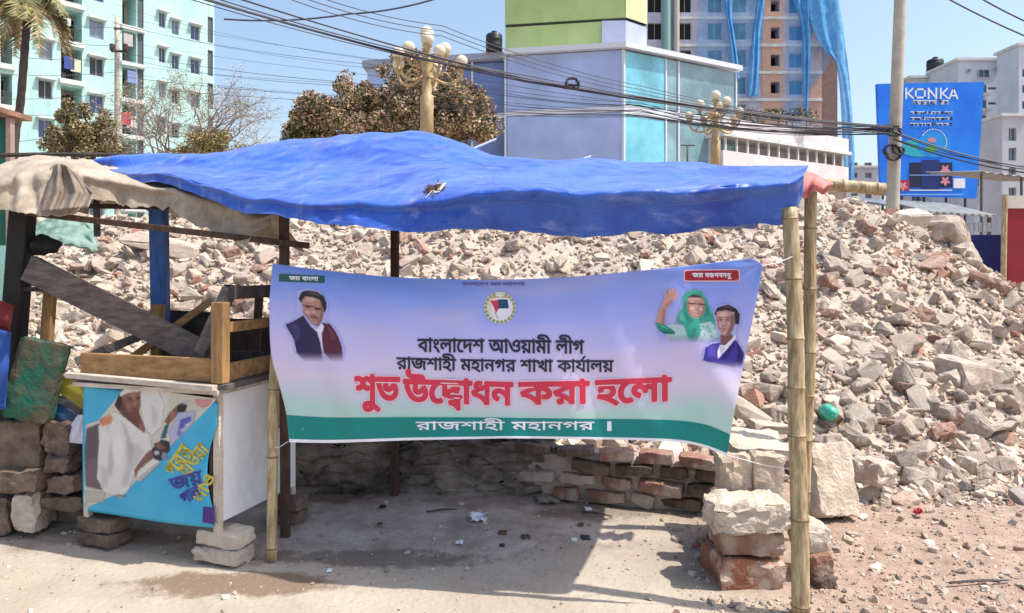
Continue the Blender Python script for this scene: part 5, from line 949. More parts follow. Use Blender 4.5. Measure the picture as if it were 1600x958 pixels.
# ---------------------------------------------------------------- the banner
def banY(px, py):
    t = (px-422)/770; s = (py-410)/290
    Y = 3.90+(3.36-3.90)*t
    Y -= .10*math.sin(math.pi*min(max(t, 0), 1))*(.3+.5*s)                   # belly
    Y += .05*max(0, s)*max(0, t-.8)*5*.5
    Y += .010*math.sin(px*.021+py*.010)+.006*math.sin(px*.055-py*.02)       # slack folds
    fold = (px-425)-(py-412)*.36
    Y += .016*math.exp(-((fold-14)/16.0)**2)*min(1, max(0, s*2))
    fold = (1192-px)-(712-py)*.62
    Y -= .03*math.exp(-((fold+10)/34.0)**2)*min(1, max(0, s))
    Y -= .012*math.exp(-((py-430-10*math.sin(px*.01))/14)**2)*math.sin(math.pi*min(max(t, 0), 1))
    for qx, qy in ((426, 412), (1190, 412), (1136, 712), (452, 691)):          # pulled creases at the ties
        dx, dy = px-qx, py-qy; q = math.hypot(dx, dy)
        Y += .0055*math.exp(-q/110.0)*min(1, q/70)*math.sin(math.atan2(dy, dx)*10)
    return Y
TOP = [(426, 412), (520, 424), (617, 433), (700, 436), (780, 437), (900, 432), (1050, 418), (1130, 409), (1176, 405), (1192, 416)]
BOT = [(452, 691), (520, 692), (640, 688), (740, 686), (800, 685), (900, 686), (1000, 688), (1060, 691), (1100, 699), (1136, 712)]
LEF = [(426, 412), (422, 455), (421, 500), (424, 555), (436, 600), (447, 645), (452, 691)]
RIG = [(1192, 416), (1180, 480), (1166, 548), (1154, 610), (1143, 668), (1136, 712)]
def coons(u, v):
    t, b_, l, g = crom(TOP, u), crom(BOT, u), crom(LEF, v), crom(RIG, v); out = []
    for k in (0, 1):
        out.append((1-v)*t[k]+v*b_[k]+(1-u)*l[k]+u*g[k]-((1-u)*(1-v)*TOP[0][k]+u*(1-v)*TOP[-1][k]+(1-u)*v*BOT[0][k]+u*v*BOT[-1][k]))
    return out
def ban(px, py, k=0): return P(px, py, banY(px, py)-.0006*k-(.0022 if k else 0))
banner = thing('cloth_banner', P(800, 690, 3.62), 'wide printed cloth banner with portraits and red lettering strung between the bamboo poles', 'banner')
mb_ = bpy.data.materials.new('banner_print'); mb_.use_nodes = True
nt = mb_.node_tree; N = nt.nodes; L = nt.links; b = N['Principled BSDF']
uvn = N.new('ShaderNodeUVMap'); uvn.uv_map = 'UVMap'; sp = N.new('ShaderNodeSeparateXYZ'); L.new(uvn.outputs[0], sp.inputs[0])
no = N.new('ShaderNodeTexNoise'); no.inputs['Scale'].default_value = 2.2; no.inputs['Detail'].default_value = 3; L.new(uvn.outputs[0], no.inputs['Vector'])
def mth(op, a, c, cl=False):
    q = N.new('ShaderNodeMath'); q.operation = op; q.use_clamp = cl
    for i, v in enumerate((a, c)):
        if isinstance(v, (int, float)): q.inputs[i].default_value = v
        else: L.new(v, q.inputs[i])
    return q.outputs[0]
vv = mth('ADD', sp.outputs[1], mth('MULTIPLY', mth('SUBTRACT', no.outputs[0], .5), .32))
rp = N.new('ShaderNodeValToRGB'); els = rp.color_ramp.elements
stops = [(0, (.16, .28, .72)), (.10, (.28, .40, .90)), (.26, (.45, .51, .98)), (.45, (.70, .65, .98)), (.62, (.82, .74, .90)), (.72, (.70, .72, .82)), (.80, (.52, .76, .70))]
els[0].position, els[0].color = stops[0][0], (*stops[0][1], 1); els[1].position, els[1].color = stops[-1][0], (*stops[-1][1], 1)
for p_, c_ in stops[1:-1]:
    e = els.new(p_); e.color = (*c_, 1)
L.new(vv, rp.inputs[0])
# rosy clouds printed behind the words
n2 = N.new('ShaderNodeTexNoise'); n2.inputs['Scale'].default_value = 3.1; L.new(uvn.outputs[0], n2.inputs['Vector'])
cl = mth('MULTIPLY', mth('MULTIPLY', mth('SUBTRACT', n2.outputs[0], .45), 3.0, True), .55)
mx = N.new('ShaderNodeMix'); mx.data_type = 'RGBA'; L.new(cl, mx.inputs[0]); L.new(rp.outputs[0], mx.inputs[6]); mx.inputs[7].default_value = (.84, .69, .82, 1)
L.new(mx.outputs[2], b.inputs['Base Color'])
b.inputs['Roughness'].default_value = .6; b.inputs['Specular IOR Level'].default_value = .25
tr = N.new('ShaderNodeBsdfTranslucent'); L.new(mx.outputs[2], tr.inputs[0]); ms = N.new('ShaderNodeMixShader'); ms.inputs[0].default_value = .25
L.new(b.outputs[0], ms.inputs[1]); L.new(tr.outputs[0], ms.inputs[2]); L.new(ms.outputs[0], N['Material Output'].inputs[0])
sheet('sheet', lambda u, v: ban(*coons(u, v)), 260, 100, mb_, banner, .0015)
def strip(name, v0, v1, m, k):
    mb = MB(); n = 260
    for i in range(n):
        for j in range(3):
            va, vb = v0+(v1-v0)*j/3, v0+(v1-v0)*(j+1)/3
            mb.poly([ban(*coons(u, v), k) for u, v in ((i/n, va), ((i+1)/n, va), ((i+1)/n, vb), (i/n, vb))])
    return mb.build(name, m, banner)
BC = {k: flat('banner_'+k, c, .6) for k, c in dict(teal=(.0, .215, .20), white=(.78, .78, .86), red=(.62, .035, .075), rosy=(.80, .52, .60), black=(.022, .02, .04), green=(.012, .085, .085), crimson=(.34, .012, .03),
    skin=(.42, .22, .19), skin2=(.56, .30, .25), shade=(.25, .11, .10), hair=(.03, .022, .04), navy=(.022, .018, .085), maroon=(.10, .02, .04), shirt=(.74, .72, .84), halo=(.50, .50, .86), veil=(.04, .34, .25), shawl=(.38, .56, .54), sleeve=(.02, .26, .20), blue=(.045, .03, .30), lips=(.34, .08, .09), olive=(.27, .27, .12), cream=(.62, .62, .50), flagred=(.55, .03, .08), flagnavy=(.01, .06, .14), gold=(.50, .36, .14), slogan=(.10, .11, .36)).items()}
strip('border', .972, 1.0, BC['white'], 1)
strip('green_band', .845, .972, BC['teal'], 1)
tex = lambda *a, **k: lettering('lettering', banner, *a, fn=ban, **k)
tex('বাংলােদশ আওয়ামী লীগ', BC['black'], 653, 912, lambda x: 530+3*(x-653)/260, 19.5, bold=.75, headline=2.2)
tex('রাজশাহী মহানগর শাখা কায^ালয়', BC['black'], 620, 958, lambda x: 558+4.5*math.sin(math.pi*min(1, (x-620)/260)*.5)+1, 17.5, bold=.65, headline=2.0)
for w_, a_, b_, ya, yb, hh in (('শুভ', 556, 623, 590, 591, 36), ('উে#াধন', 632, 800, 594, 599, 33), ('করা', 812, 919, 599, 597, 32), ('হেলা', 932, 1047, 596, 591, 34)):
    tex(w_, BC['red'], a_, b_, (lambda a_, b_, ya, yb: lambda x: ya+(yb-ya)*(x-a_)/(b_-a_))(a_, b_, ya, yb), hh, bold=2.2, halo=BC['rosy'], hb=1.8, headline=8.5, layer=4)
tex('রাজশাহী মহানগর', BC['white'], 650, 928, lambda x: 659.5, 12, bold=.35, headline=1.4)
tex('।', BC['white'], 936, 962, lambda x: 659, 14, bold=.6)
tex('বাংলােদশ জয় মহানগর', BC['slogan'], 722, 820, lambda x: 441.5, 4.6, bold=.3, headline=.8)
printed.maxe = 26
rd = random.Random(4)
def px6(zs, s, ox, oy): return [(ox+x/s, oy+y/s) for x, y in zs]
A = lambda *z: px6(z, 6.846, 430, 440)
B_ = lambda *z: px6(z, 6.385, 1000, 440)
printed('badge', banner, [(0, 2, [(436, 428), (507, 431), (507, 442), (436, 440)])], [BC['green']], ban)
tex('জয় বাংলা', BC['white'], 452, 497, lambda x: 431.8+.03*(x-452), 5.6, bold=.3, headline=.9, layer=4)
printed('badge', banner, [(0, 2, [(1068, 424), (1072, 421.5), (1152, 420.5), (1156, 423), (1157, 437), (1153, 440), (1072, 440), (1068, 438)]), (1, 3, [(1070, 425), (1073, 423), (1151, 422), (1154, 424), (1155, 436), (1152, 438.5), (1073, 438.5), (1070, 437)])], [BC['rosy'], BC['crimson']], ban)
tex('জয় বঙগবনধু', BC['white'], 1082, 1142, lambda x: 427, 6.2, bold=.35, headline=1.0, layer=5)
# portraits, printed flat
NV, MR, HR = (.022, .018, .075), (.09, .018, .04), (.022, .016, .03)
S1_, S2_, S3_ = (.40, .21, .18), (.20, .085, .075), (.60, .38, .33)
oA = lambda cx_, cy_, rx, ry: (430+cx_/6.846, 440+cy_/6.846, rx/6.846, ry/6.846)
oB = lambda cx_, cy_, rx, ry: (1000+cx_/6.385, 440+cy_/6.385, rx/6.385, ry/6.385)
HL = (.46, .47, .86)
photo_print('portrait', banner, (441, 541, 449, 570), .85, [
    (HL, 2.2, .8, A((85, 455), (205, 400), (235, 100), (340, 75), (470, 100), (565, 200), (570, 320), (545, 420), (645, 490), (745, 700), (740, 860), (300, 860), (210, 760), (180, 620))),
    (NV, .9, 1, A((110, 460), (200, 420), (300, 360), (380, 480), (450, 540), (490, 620), (500, 760), (500, 860), (310, 850), (230, 760), (200, 620), (130, 500))),
    (MR, .9, 1, A((505, 440), (580, 450), (630, 510), (680, 600), (715, 700), (720, 860), (600, 850), (520, 760), (500, 620), (495, 520))),
    ((.05, .045, .16), 3, .8, A((150, 470), (220, 440), (270, 500), (260, 620), (220, 640))), ((.17, .05, .08), 3, .7, A((560, 480), (610, 520), (650, 620), (600, 620))),
    (S1_, .8, 1, A((285, 165), (340, 145), (430, 160), (495, 200), (512, 260), (515, 340), (505, 410), (460, 478), (400, 458), (340, 380), (300, 330), (288, 250))),
    (S2_, 3.2, .85, A((470, 220), (520, 260), (516, 350), (506, 410), (462, 476), (410, 460), (470, 400), (490, 300))), (S2_, 2.2, .7, A((290, 300), (330, 360), (380, 440), (340, 390), (296, 335))),
    (S3_, 2.6, .8, oA(375, 195, 50, 22)), (S3_, 2.0, .75, oA(350, 330, 28, 18)), (S3_, 1.5, .7, oA(412, 330, 14, 26)), (S3_, 1.6, .5, oA(440, 440, 22, 14)),
    (HR, .8, 1, A((248, 185), (280, 110), (340, 92), (450, 108), (522, 160), (552, 230), (546, 300), (524, 340), (508, 262), (480, 198), (400, 166), (325, 156), (294, 192), (280, 230))),
    ((.12, .10, .13), 2, .6, A((330, 110), (430, 118), (480, 150), (400, 140))),
    ((.05, .015, .02), .8, .85, oA(352, 268, 34, 14)), ((.05, .015, .02), .8, .85, oA(450, 294, 34, 14)), (HR, .5, .8, A((288, 246), (390, 258), (500, 290), (500, 300), (390, 270), (288, 256))),
    (S2_, .8, .7, oA(404, 352, 18, 8)), ((.16, .04, .05), .8, .9, A((372, 372), (420, 362), (466, 386), (458, 404), (420, 392), (380, 392))), ((.32, .09, .10), .8, .8, oA(424, 408, 26, 7)),
    ((.72, .70, .82), .8, 1, A((395, 480), (440, 512), (500, 450), (522, 480), (497, 560), (507, 770), (482, 650), (450, 545))), ((.42, .40, .56), 1.5, .6, A((440, 515), (460, 540), (490, 640), (500, 760), (480, 650))),
    ], ban, 4.2, .045, (548, 566))
photo_print('portrait', banner, (1021, 1129, 449, 537), .85, [
    (HL, 2.0, .5, B_((410, 190), (450, 105), (540, 70), (610, 90), (665, 170), (705, 260), (745, 360), (800, 420), (810, 610), (200, 610), (145, 410), (235, 180), (330, 60), (390, 120), (350, 200), (280, 280), (265, 420), (350, 420), (380, 310))),
    ((.40, .58, .58), 1.0, 1, B_((440, 440), (540, 420), (640, 370), (760, 370), (800, 480), (805, 610), (480, 610), (300, 600), (250, 520), (255, 440), (330, 420))),
    ((.04, .34, .25), .9, 1, B_((420, 180), (450, 110), (540, 75), (610, 95), (660, 170), (700, 260), (740, 360), (790, 420), (800, 470), (700, 500), (620, 480), (560, 610), (500, 610), (470, 540), (440, 440), (360, 400), (390, 310), (430, 250))),
    ((.015, .18, .15), 2.4, .8, B_((430, 230), (470, 180), (480, 320), (540, 400), (480, 420), (440, 330))), ((.015, .18, .15), 2.2, .7, B_((640, 190), (680, 260), (700, 340), (640, 350), (655, 260))), ((.12, .46, .36), 2, .8, B_((400, 310), (430, 330), (450, 400), (390, 385))), ((.12, .46, .36), 2, .7, B_((490, 100), (560, 85), (600, 110), (520, 115))),
    ((.03, .22, .17), 1.2, .8, B_((520, 480), (570, 440), (560, 520), (530, 600), (500, 600))), ((.50, .66, .66), 2, .8, B_((600, 420), (700, 400), (780, 470), (780, 590), (620, 590))),
    ]+[((.10, .36, .32), .8, .8, oB(x, y, 9, 9)) for x, y in [(rd.uniform(580, 790), rd.uniform(430, 600)) for _ in range(26)]]+[
    ((.50, .27, .22), .8, 1, B_((470, 185), (500, 142), (570, 130), (630, 160), (650, 230), (642, 310), (600, 352), (560, 372), (500, 340), (476, 280))),
    ((.26, .11, .09), 2.4, .8, B_((470, 180), (492, 190), (500, 300), (530, 350), (500, 340), (474, 280))), ((.26, .11, .09), 2.0, .7, B_((640, 200), (650, 240), (642, 310), (600, 352), (620, 300))),
    ((.70, .46, .40), 2.2, .8, oB(570, 170, 42, 18)), ((.70, .46, .40), 1.8, .8, oB(520, 268, 20, 16)), ((.70, .46, .40), 1.8, .8, oB(610, 274, 18, 16)), ((.70, .46, .40), 1.0, .8, oB(562, 250, 8, 22)),
    (HR, 1.0, .9, B_((468, 166), (520, 128), (600, 138), (644, 186), (600, 162), (520, 158))),
    ((.10, .03, .03), .8, .85, oB(518, 222, 22, 10)), ((.10, .03, .03), .8, .85, oB(606, 228, 20, 10)), (HR, .5, .8, B_((474, 208), (560, 216), (650, 224), (650, 234), (560, 226), (474, 218))),
    ((.30, .05, .06), .7, .9, B_((520, 298), (600, 296), (582, 318), (545, 318))), ((.80, .70, .68), .6, .8, B_((532, 300), (590, 299), (578, 308), (545, 308))), ((.26, .11, .09), 1.0, .7, oB(562, 280, 16, 5)), ((.26, .11, .09), 1.2, .7, oB(556, 350, 26, 8)),
    ((.52, .26, .22), .8, 1, B_((205, 240), (258, 262), (250, 350), (240, 445), (166, 430), (172, 330))), ((.30, .13, .11), 2, .7, B_((230, 270), (258, 262), (250, 350), (240, 440), (216, 430))),
    ((.56, .29, .25), .7, 1, B_((228, 195), (258, 150), (330, 128), (350, 168), (305, 225), (252, 274), (206, 246))), ((.34, .15, .13), 1.4, .6, B_((260, 230), (320, 180), (345, 175), (305, 225), (256, 270))),
    ]+[((.58, .31, .27), .55, 1, B_(*q)) for q in (((246, 172), (242, 96), (262, 90), (284, 160)), ((272, 162), (286, 72), (308, 72), (308, 155)), ((300, 152), (320, 62), (342, 66), (332, 150)), ((324, 154), (358, 82), (376, 92), (350, 165)), ((330, 172), (376, 126), (390, 140), (342, 200)))]+[
    ((.34, .15, .13), .5, .7, B_(*q)) for q in (((270, 160), (276, 100), (280, 100), (280, 160)), ((302, 152), (314, 80), (318, 82), (310, 152)), ((328, 150), (350, 88), (354, 90), (336, 154)))]+[
    ((.02, .24, .18), .9, 1, B_((150, 405), (250, 430), (352, 500), (346, 524), (240, 524), (178, 475))), ((.008, .10, .09), 1.6, .8, B_((200, 490), (345, 506), (345, 524), (240, 524))), ((.10, .42, .34), 1.5, .7, B_((180, 425), (250, 440), (300, 475), (220, 460))),
    ], ban, 4.2, .045, (522, 537))
photo_print('portrait', banner, (1096, 1166, 474, 578), .85, [
    (HL, 2.2, .8, B_((730, 320), (750, 245), (880, 214), (975, 255), (1012, 330), (995, 440), (965, 480), (965, 560), (1058, 720), (1030, 880), (870, 830), (620, 785), (635, 645), (715, 602), (800, 590), (765, 480))),
    ((.05, .035, .30), .9, 1, B_((650, 660), (720, 620), (800, 610), (850, 640), (960, 580), (1040, 720), (1015, 880), (870, 840), (630, 790))),
    ((.10, .08, .48), 3, .8, B_((680, 660), (740, 640), (760, 740), (680, 750))), ((.015, .01, .10), 2.4, .8, B_((960, 600), (1000, 650), (1030, 720), (1010, 850), (960, 800), (980, 700))), ((.015, .01, .10), 1.4, .8, B_((850, 700), (950, 580), (940, 640), (840, 790), (800, 780))),
    (S2_, .9, 1, B_((800, 530), (905, 505), (932, 560), (850, 655), (803, 608))),
    ((.44, .25, .24), .8, 1, B_((760, 310), (850, 283), (935, 303), (950, 400), (926, 482), (880, 548), (820, 538), (780, 472), (763, 390))),
    (S2_, 3.0, .85, B_((905, 330), (945, 330), (950, 400), (926, 482), (880, 548), (840, 546), (890, 470))), (S2_, 2.0, .6, B_((764, 360), (784, 380), (796, 480), (780, 470))),
    ((.66, .45, .43), 2.4, .8, oB(830, 330, 46, 24)), ((.62, .41, .39), 2.0, .8, oB(800, 428, 18, 22)), ((.62, .41, .39), 1.2, .8, oB(832, 410, 8, 28)), ((.62, .41, .39), 1.8, .6, oB(842, 510, 24, 14)), ((.60, .40, .38), 1.6, .6, oB(890, 424, 16, 18)),
    (HR, .8, 1, B_((743, 320), (768, 258), (880, 228), (962, 268), (998, 330), (988, 430), (950, 424), (940, 306), (850, 284), (768, 302), (755, 345))), ((.10, .08, .11), 2, .6, B_((800, 262), (880, 242), (940, 268), (860, 262))),
    (HR, .6, .85, oB(800, 358, 26, 5)), (HR, .6, .85, oB(878, 357, 28, 5)), ((.05, .02, .025), .7, .9, oB(802, 382, 17, 8)), ((.05, .02, .025), .7, .9, oB(876, 383, 18, 8)),
    (S2_, .8, .75, oB(832, 438, 18, 6)), ((.40, .12, .13), .7, .9, B_((802, 472), (836, 464), (874, 472), (838, 488))), (S2_, 1, .6, oB(838, 496, 22, 5)),
    ((.76, .75, .84), .7, 1, B_((800, 628), (845, 640), (960, 530), (950, 574), (852, 692), (778, 768), (773, 700))), ((.44, .42, .60), 1.2, .6, B_((800, 640), (845, 655), (840, 690), (790, 740))),
    ], ban, 5.4, .045, (562, 577))
# round emblem with wreath and flag
cx, cy = 781, 481
E_ = [(0, 2, [(cx+25*math.cos(a), cy+25*math.sin(a)) for a in np.linspace(0, 6.283, 33)[:-1]]), (1, 3, [(cx+20*math.cos(a), cy+20*math.sin(a)) for a in np.linspace(0, 6.283, 29)[:-1]])]
for k in range(22):
    a = k/22*6.283
    if abs((a-4.71)) < .22: continue
    c_, s_ = math.cos(a), math.sin(a)
    E_.append((2, 4, [(cx+25*c_, cy+25*s_), (cx+22.5*c_-3.4*s_, cy+22.5*s_+3.4*c_), (cx+19.5*c_, cy+19.5*s_), (cx+22.5*c_+2.4*s_, cy+22.5*s_-2.4*c_)]))
E_ += [(3, 5, [(cx-15, cy-11), (cx-2, cy-12), (cx-2, cy+2), (cx-6, cy+8), (cx-11, cy-4)]), (4, 5, [(cx-3, cy-13), (cx+12, cy-13), (cx+14, cy+1), (cx-2, cy+1)]),
       (5, 5, [(cx-9, cy+6), (cx-7, cy+6), (cx-2, cy+17), (cx-4, cy+17)]), (5, 4, [(cx-16, cy-18), (cx+16, cy-18), (cx+13, cy-15.5), (cx-13, cy-15.5)])]
printed('emblem', banner, E_, [BC['cream'], BC['shirt'], BC['olive'], BC['flagred'], BC['flagnavy'], BC['gold']], ban)
# ties at the corners
for (a, b2, lab) in ((P(426, 413, banY(426, 413)), P(438, 428, 4.0), 'thin tie cord at the top left corner of the banner'), (P(1191, 415, banY(1191, 415)), P(1240, 400, 3.40), 'thin tie cord at the top right corner of the banner'), (P(1136, 711, banY(1136, 711)), P(1247, 735, 3.36), 'thin tie cord at the bottom right corner of the banner'), (P(450, 690, banY(450, 690)), P(426, 700, 3.965), 'thin tie cord at the bottom left corner of the banner')):
    mb = MB(); mb.tube([a, (a+b2)*.5-Vector((0, 0, .01)), b2], .002, 6); mb.build('tie_cord', M_white, banner)
# ---------------------------------------------------------------- buildings
def frame(px, Y, dx, dy):
    """a facade's own axes: origin on the ground, s along (dx, dy), depth into the building, z up"""
    d = Vector((dx, dy, 0)).normalized(); n = Vector((-d.y, d.x, 0))
    O = P(px, HY, Y); O.z = 0
    if n.dot(Vector((O.x, O.y, 0))) < 0: n = -n
    M = Matrix((d, n, (0, 0, 1))).transposed().to_4x4(); M.translation = O
    return M, d, O
def s_of(px, d, O):
    k = (px-800)/F
    return (k*O.y-O.x)/(d.x-k*d.y)
def z_of(py, s, d, O): return 1.6-(py-HY)/F*(O.y+d.y*s)
def holed(mb, s0, s1, z0, z1, holes, depth=.2, at=0., mat=0, rmat=None):
    """a wall with real openings and reveals"""
    S = sorted({s0, s1} | {h[i] for h in holes for i in (0, 1) if s0 < h[i] < s1}); Z = sorted({z0, z1} | {h[i] for h in holes for i in (2, 3) if z0 < h[i] < z1})
    for a, b_ in zip(S, S[1:]):
        run = None
        for c, d in zip(Z, Z[1:]):
            m = ((a+b_)/2, (c+d)/2)
            if any(h[0] < m[0] < h[1] and h[2] < m[1] < h[3] for h in holes): continue
            mb.poly([(a, at, c), (b_, at, c), (b_, at, d), (a, at, d)], mat)
    rm = mat if rmat is None else rmat
    for h in holes:
        a, b_, c, d = h[:4]; e = at+(h[4] if len(h) > 4 else depth)
        mb.poly([(a, at, c), (a, e, c), (a, e, d), (a, at, d)], rm); mb.poly([(b_, at, c), (b_, at, d), (b_, e, d), (b_, e, c)], rm)
        mb.poly([(a, at, d), (a, e, d), (b_, e, d), (b_, at, d)], rm); mb.poly([(a, at, c), (b_, at, c), (b_, e, c), (a, e, c)], rm)
M_mint = mat('mint_render', (.36, .57, .54), scale=.5, col2=(.47, .68, .64), rough=.9, bump=.05, stretch=(1, 1, .35))
scuff(M_mint, (.22, .33, .31), 1.3, .52, .72, .55, (2.5, 2.5, .22))
M_bal = mat('weathered_balcony_plaster', (.30, .235, .19), scale=.8, col2=(.46, .39, .33), bump=.1)
M_slab = mat('white_slab', (.60, .62, .60), var=.15, scale=1.5, bump=.1)
M_dglass = glass('dark_blue_glass', (.02, .035, .13))
M_dglass2 = glass('pale_curtained_glass', (.16, .19, .27)); M_dglass3 = glass('black_open_window', (.015, .016, .02), .5)
M_fr = flat('pale_window_frame', (.45, .46, .48), .5)
M_iron = flat('dark_ironwork', (.05, .05, .055), .6)
def window(parent, M, a, b_, c, d, pane, fr=M_fr, dep=.16, bars=1, hood=None):
    mb = MB(); mb.M = M; t = .05
    for q in ((a, a+t, c, d), (b_-t, b_, c, d), (a+t, b_-t, c, c+t), (a+t, b_-t, d-t, d)): mb.span(q[0], q[1], dep-.04, dep, q[2], q[3])
    for k in range(bars):
        x = a+(b_-a)*(k+1)/(bars+1); mb.span(x-.02, x+.02, dep-.035, dep-.005, c+t, d-t)
    w = mb.build('window', fr, parent)
    mb = MB(); mb.M = M; mb.span(a+.001, b_-.001, dep+.002, dep+.03, c+.001, d-.001); mb.build('pane', pane, w)
    if hood:
        mb = MB(); mb.M = M; mb.span(a-.18, b_+.18, -.42, -.002, d+.06, d+.16); mb.build('hood', hood, w)
    return w
# the mint apartment block on the left
M, d, O = frame(200, 58, .615, .789)
S = lambda px: s_of(px, d, O)
apt = thing('apartment_building', O, 'tall mint green apartment block with stacked balconies behind the palm', 'building')
holes, wins, bals, stairs = [], [], [], []
FH = 2.85
for k in range(-1, 8):
    for (p0, p1, base, h) in ((60, 82, 16.25, 1.35), (140, 162, 18.6, 1.38), (248.5, 258.5, 17.85, 1.2), (268.5, 279.5, 17.55, 1.15), (298, 312, 17.5, 1.2)):
        z = base-FH*k
        if 0.3 < z < 25: wins.append((S(p0), S(p1), z, z+h))
    z = 17.95-FH*k
    if 0 < z < 25: bals.append((S(95), S(128), z, z+2.35, 1.5)); bals.append((S(1), S(19), z+.3, z+2.5, 1.3))
    z = 17.35-FH*k
    if 0 < z < 25: stairs.append((S(191), S(213), z, z+2.35, 1.4)); stairs.append((S(214.5), S(224.5), z-.1, z+2.45, .12)); stairs.append((S(324.5), S(333), z+.25, z+2.45, .12))
mb = MB(); mb.M = M; TOPZ = 25.2
holed(mb, -13, S(335), 0, TOPZ, [w+(.18,) for w in wins]+bals+stairs)
mb.poly([(S(335), 0, 0), (S(335), 11, 0), (S(335), 11, TOPZ), (S(335), 0, TOPZ)]); mb.poly([(-13, 0, 0), (-13, 0, TOPZ), (-13, 11, TOPZ), (-13, 11, 0)]); mb.poly([(-13, 11, 0), (-13, 11, TOPZ), (S(335), 11, TOPZ), (S(335), 11, 0)])
mb.build('wall', M_mint, apt)
mb = MB(); mb.M = M; mb.span(-13.3, S(335)+.3, -.3, 11.3, TOPZ+.003, TOPZ+.3); mb.build('roof', M_slab, apt)
rd = random.Random(2)
for w in wins: window(apt, M, *w, pane=rd.choice((M_dglass, M_dglass, M_dglass2, M_dglass3)), hood=M_slab)
for w in wins:
    if rd.random() < .22:
        mb = MB(); mb.M = M; x = w[1]+.35; mb.span(x, x+.75, -.34, -.004, w[2]-.1, w[2]+.42); mb.span(x+.08, x+.52, -.36, -.341, w[2]-.02, w[2]+.34, 1); mb.build('air_conditioner', [M_slab, M_iron], apt)
for a, b_, c, e, dep in bals:
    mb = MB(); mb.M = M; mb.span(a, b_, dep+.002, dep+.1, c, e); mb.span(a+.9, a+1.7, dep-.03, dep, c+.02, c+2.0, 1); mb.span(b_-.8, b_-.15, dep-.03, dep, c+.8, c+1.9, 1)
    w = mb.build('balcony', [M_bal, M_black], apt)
    mb = MB(); mb.M = M; mb.span(a-.15, b_+.15, -.25, .3, c-.36, c-.005); mb.build('slab', M_slab, w)
    mb = MB(); mb.M = M
    n = 9
    for i in range(n+1): x = a+.04+(b_-a-.08)*i/n; mb.span(x-.012, x+.012, .05, .075, c, c+.95)
    mb.span(a, b_, .045, .08, c+.95, c+1.0); mb.build('railing', M_iron, w)
for a, b_, c, e, dep in stairs:
    mb = MB(); mb.M = M; mb.span(a, b_, dep+.002, dep+.1, c, e, 0 if dep > 1 else 1)
    if dep > 1: mb.span(a+.1, a+.75, dep-.03, dep, c+.3, c+2.1, 2)
    w = mb.build('stair_bay', [M_bal, flat('grey_louvre', (.09, .10, .12), .5), M_black], apt)
    if dep > 1:
        mb = MB(); mb.M = M; mb.span(a-.12, S(226), -.22, -.003, c-.34, c-.04); mb.build('slab', M_slab, w)

for i, (px, py, c_) in enumerate(((197, 185, (.55, .05, .08)), (205, 190, (.6, .5, .5)), (108, 98, (.05, .08, .3)), (118, 102, (.6, .55, .4)), (200, 62, (.45, .4, .4)), (206, 120, (.2, .25, .45)))):
    s_ = s_of(px, d, O); z_ = z_of(py, s_, d, O); mb = MB(); mb.M = M
    mb.span(s_-.35, s_+.35, -.05, -.02, z_-.5, z_+.45)
    lo_ = mb.build('washing', flat('washing_%d' % i, c_, .9)); tag(lo_, 'piece of %s washing hung over a balcony edge of the mint apartment block' % ('red', 'pale pink', 'navy', 'cream', 'grey', 'slate blue')[i], 'washing')
# the glass-fronted showroom in the middle
M_gl1 = glass('blue_grey_glass', (.36, .45, .72), .22, .14, .6)
M_gl2 = glass('teal_glass', (.16, .50, .62), .15, .3, .8)
M_gl3 = glass('smoky_glass', (.10, .15, .34), .12, .3, .8)
M_wm = flat('white_mullion', (.62, .66, .72), .45)
CX, CY = 975, 45.0
Mr, dr, Or = frame(CX, CY, .849, .528)
Ml, dl, Ol = frame(CX, CY, -.978, .207)
show = thing('glass_building', Or, 'flat-roofed showroom faced in blue and teal glass behind the tarpaulin', 'building')
TR = s_of(1150, dr, Or); TL = s_of(790, dl, Ol); TL2 = s_of(735, dl, Ol); TL3 = s_of(570, dl, Ol)
zt = 15.0
mb = MB(); mb.M = Ml
for z0, z1 in ((.2, 3.6), (4.0, 7.2), (7.6, 10.75), (11.15, 14.55)): mb.span(.12, TL-.1, 0.0, .12, z0, z1)
mb.build('front_glazing', M_gl1, show)
mb = MB(); mb.M = Ml
for z0, z1 in ((.2, 3.6), (4.0, 7.2), (7.6, 10.75), (11.15, 14.4)):
    mb.span(TL+.1, TL2-.06, .5, .6, z0, z1); mb.span(TL2+.06, TL2+2.6, .5, .6, z0, z1)
mb.build('recessed_glazing', M_gl3, show)
mb = MB(); mb.M = Ml; mb.span(TL2+2.7, TL3, .4, .52, .2, 14.4); mb.build('end_glazing', M_gl1, show)
def floorlines(name, M_, s0, s1, dep, zs, h=.34, m=M_wm):
    mb = MB(); mb.M = M_
    for z in zs: mb.span(s0, s1, dep-.06, dep+.16, z, z+h)
    return mb.build(name, m, show)
for z in (3.63, 7.23, 10.78): floorlines('floor_band', Ml, .1, TL-.04, 0, (z,))
for z in (3.63, 7.23, 10.78): floorlines('floor_band', Ml, TL+.06, TL2+2.6, .52, (z,))
for s, dep in ((.06, 0), (TL, 0.), (TL2, .5), (TL2+2.63, .45)):
    mb = MB(); mb.M = Ml; mb.span(s-.06, s+.06, dep-.08, dep+.2, 0, 14.58); mb.build('mullion', M_wm, show)
mb = MB(); mb.M = Ml; mb.span(TL2+2.9, TL3-3, .3, .38, 3.6, 3.8); mb.build('sill_band', M_wm, show)
sA = s_of(1040, dr, Or); sB = s_of(1098, dr, Or)
mb = MB(); mb.M = Mr
for z0, z1 in ((.2, 3.6), (4.0, 7.2), (7.6, 10.6), (11.3, 14.5)): mb.span(.1, sA-.06, 0.0, .1, z0, z1)
mb.build('side_glazing', M_gl2, show)
mb = MB(); mb.M = Mr
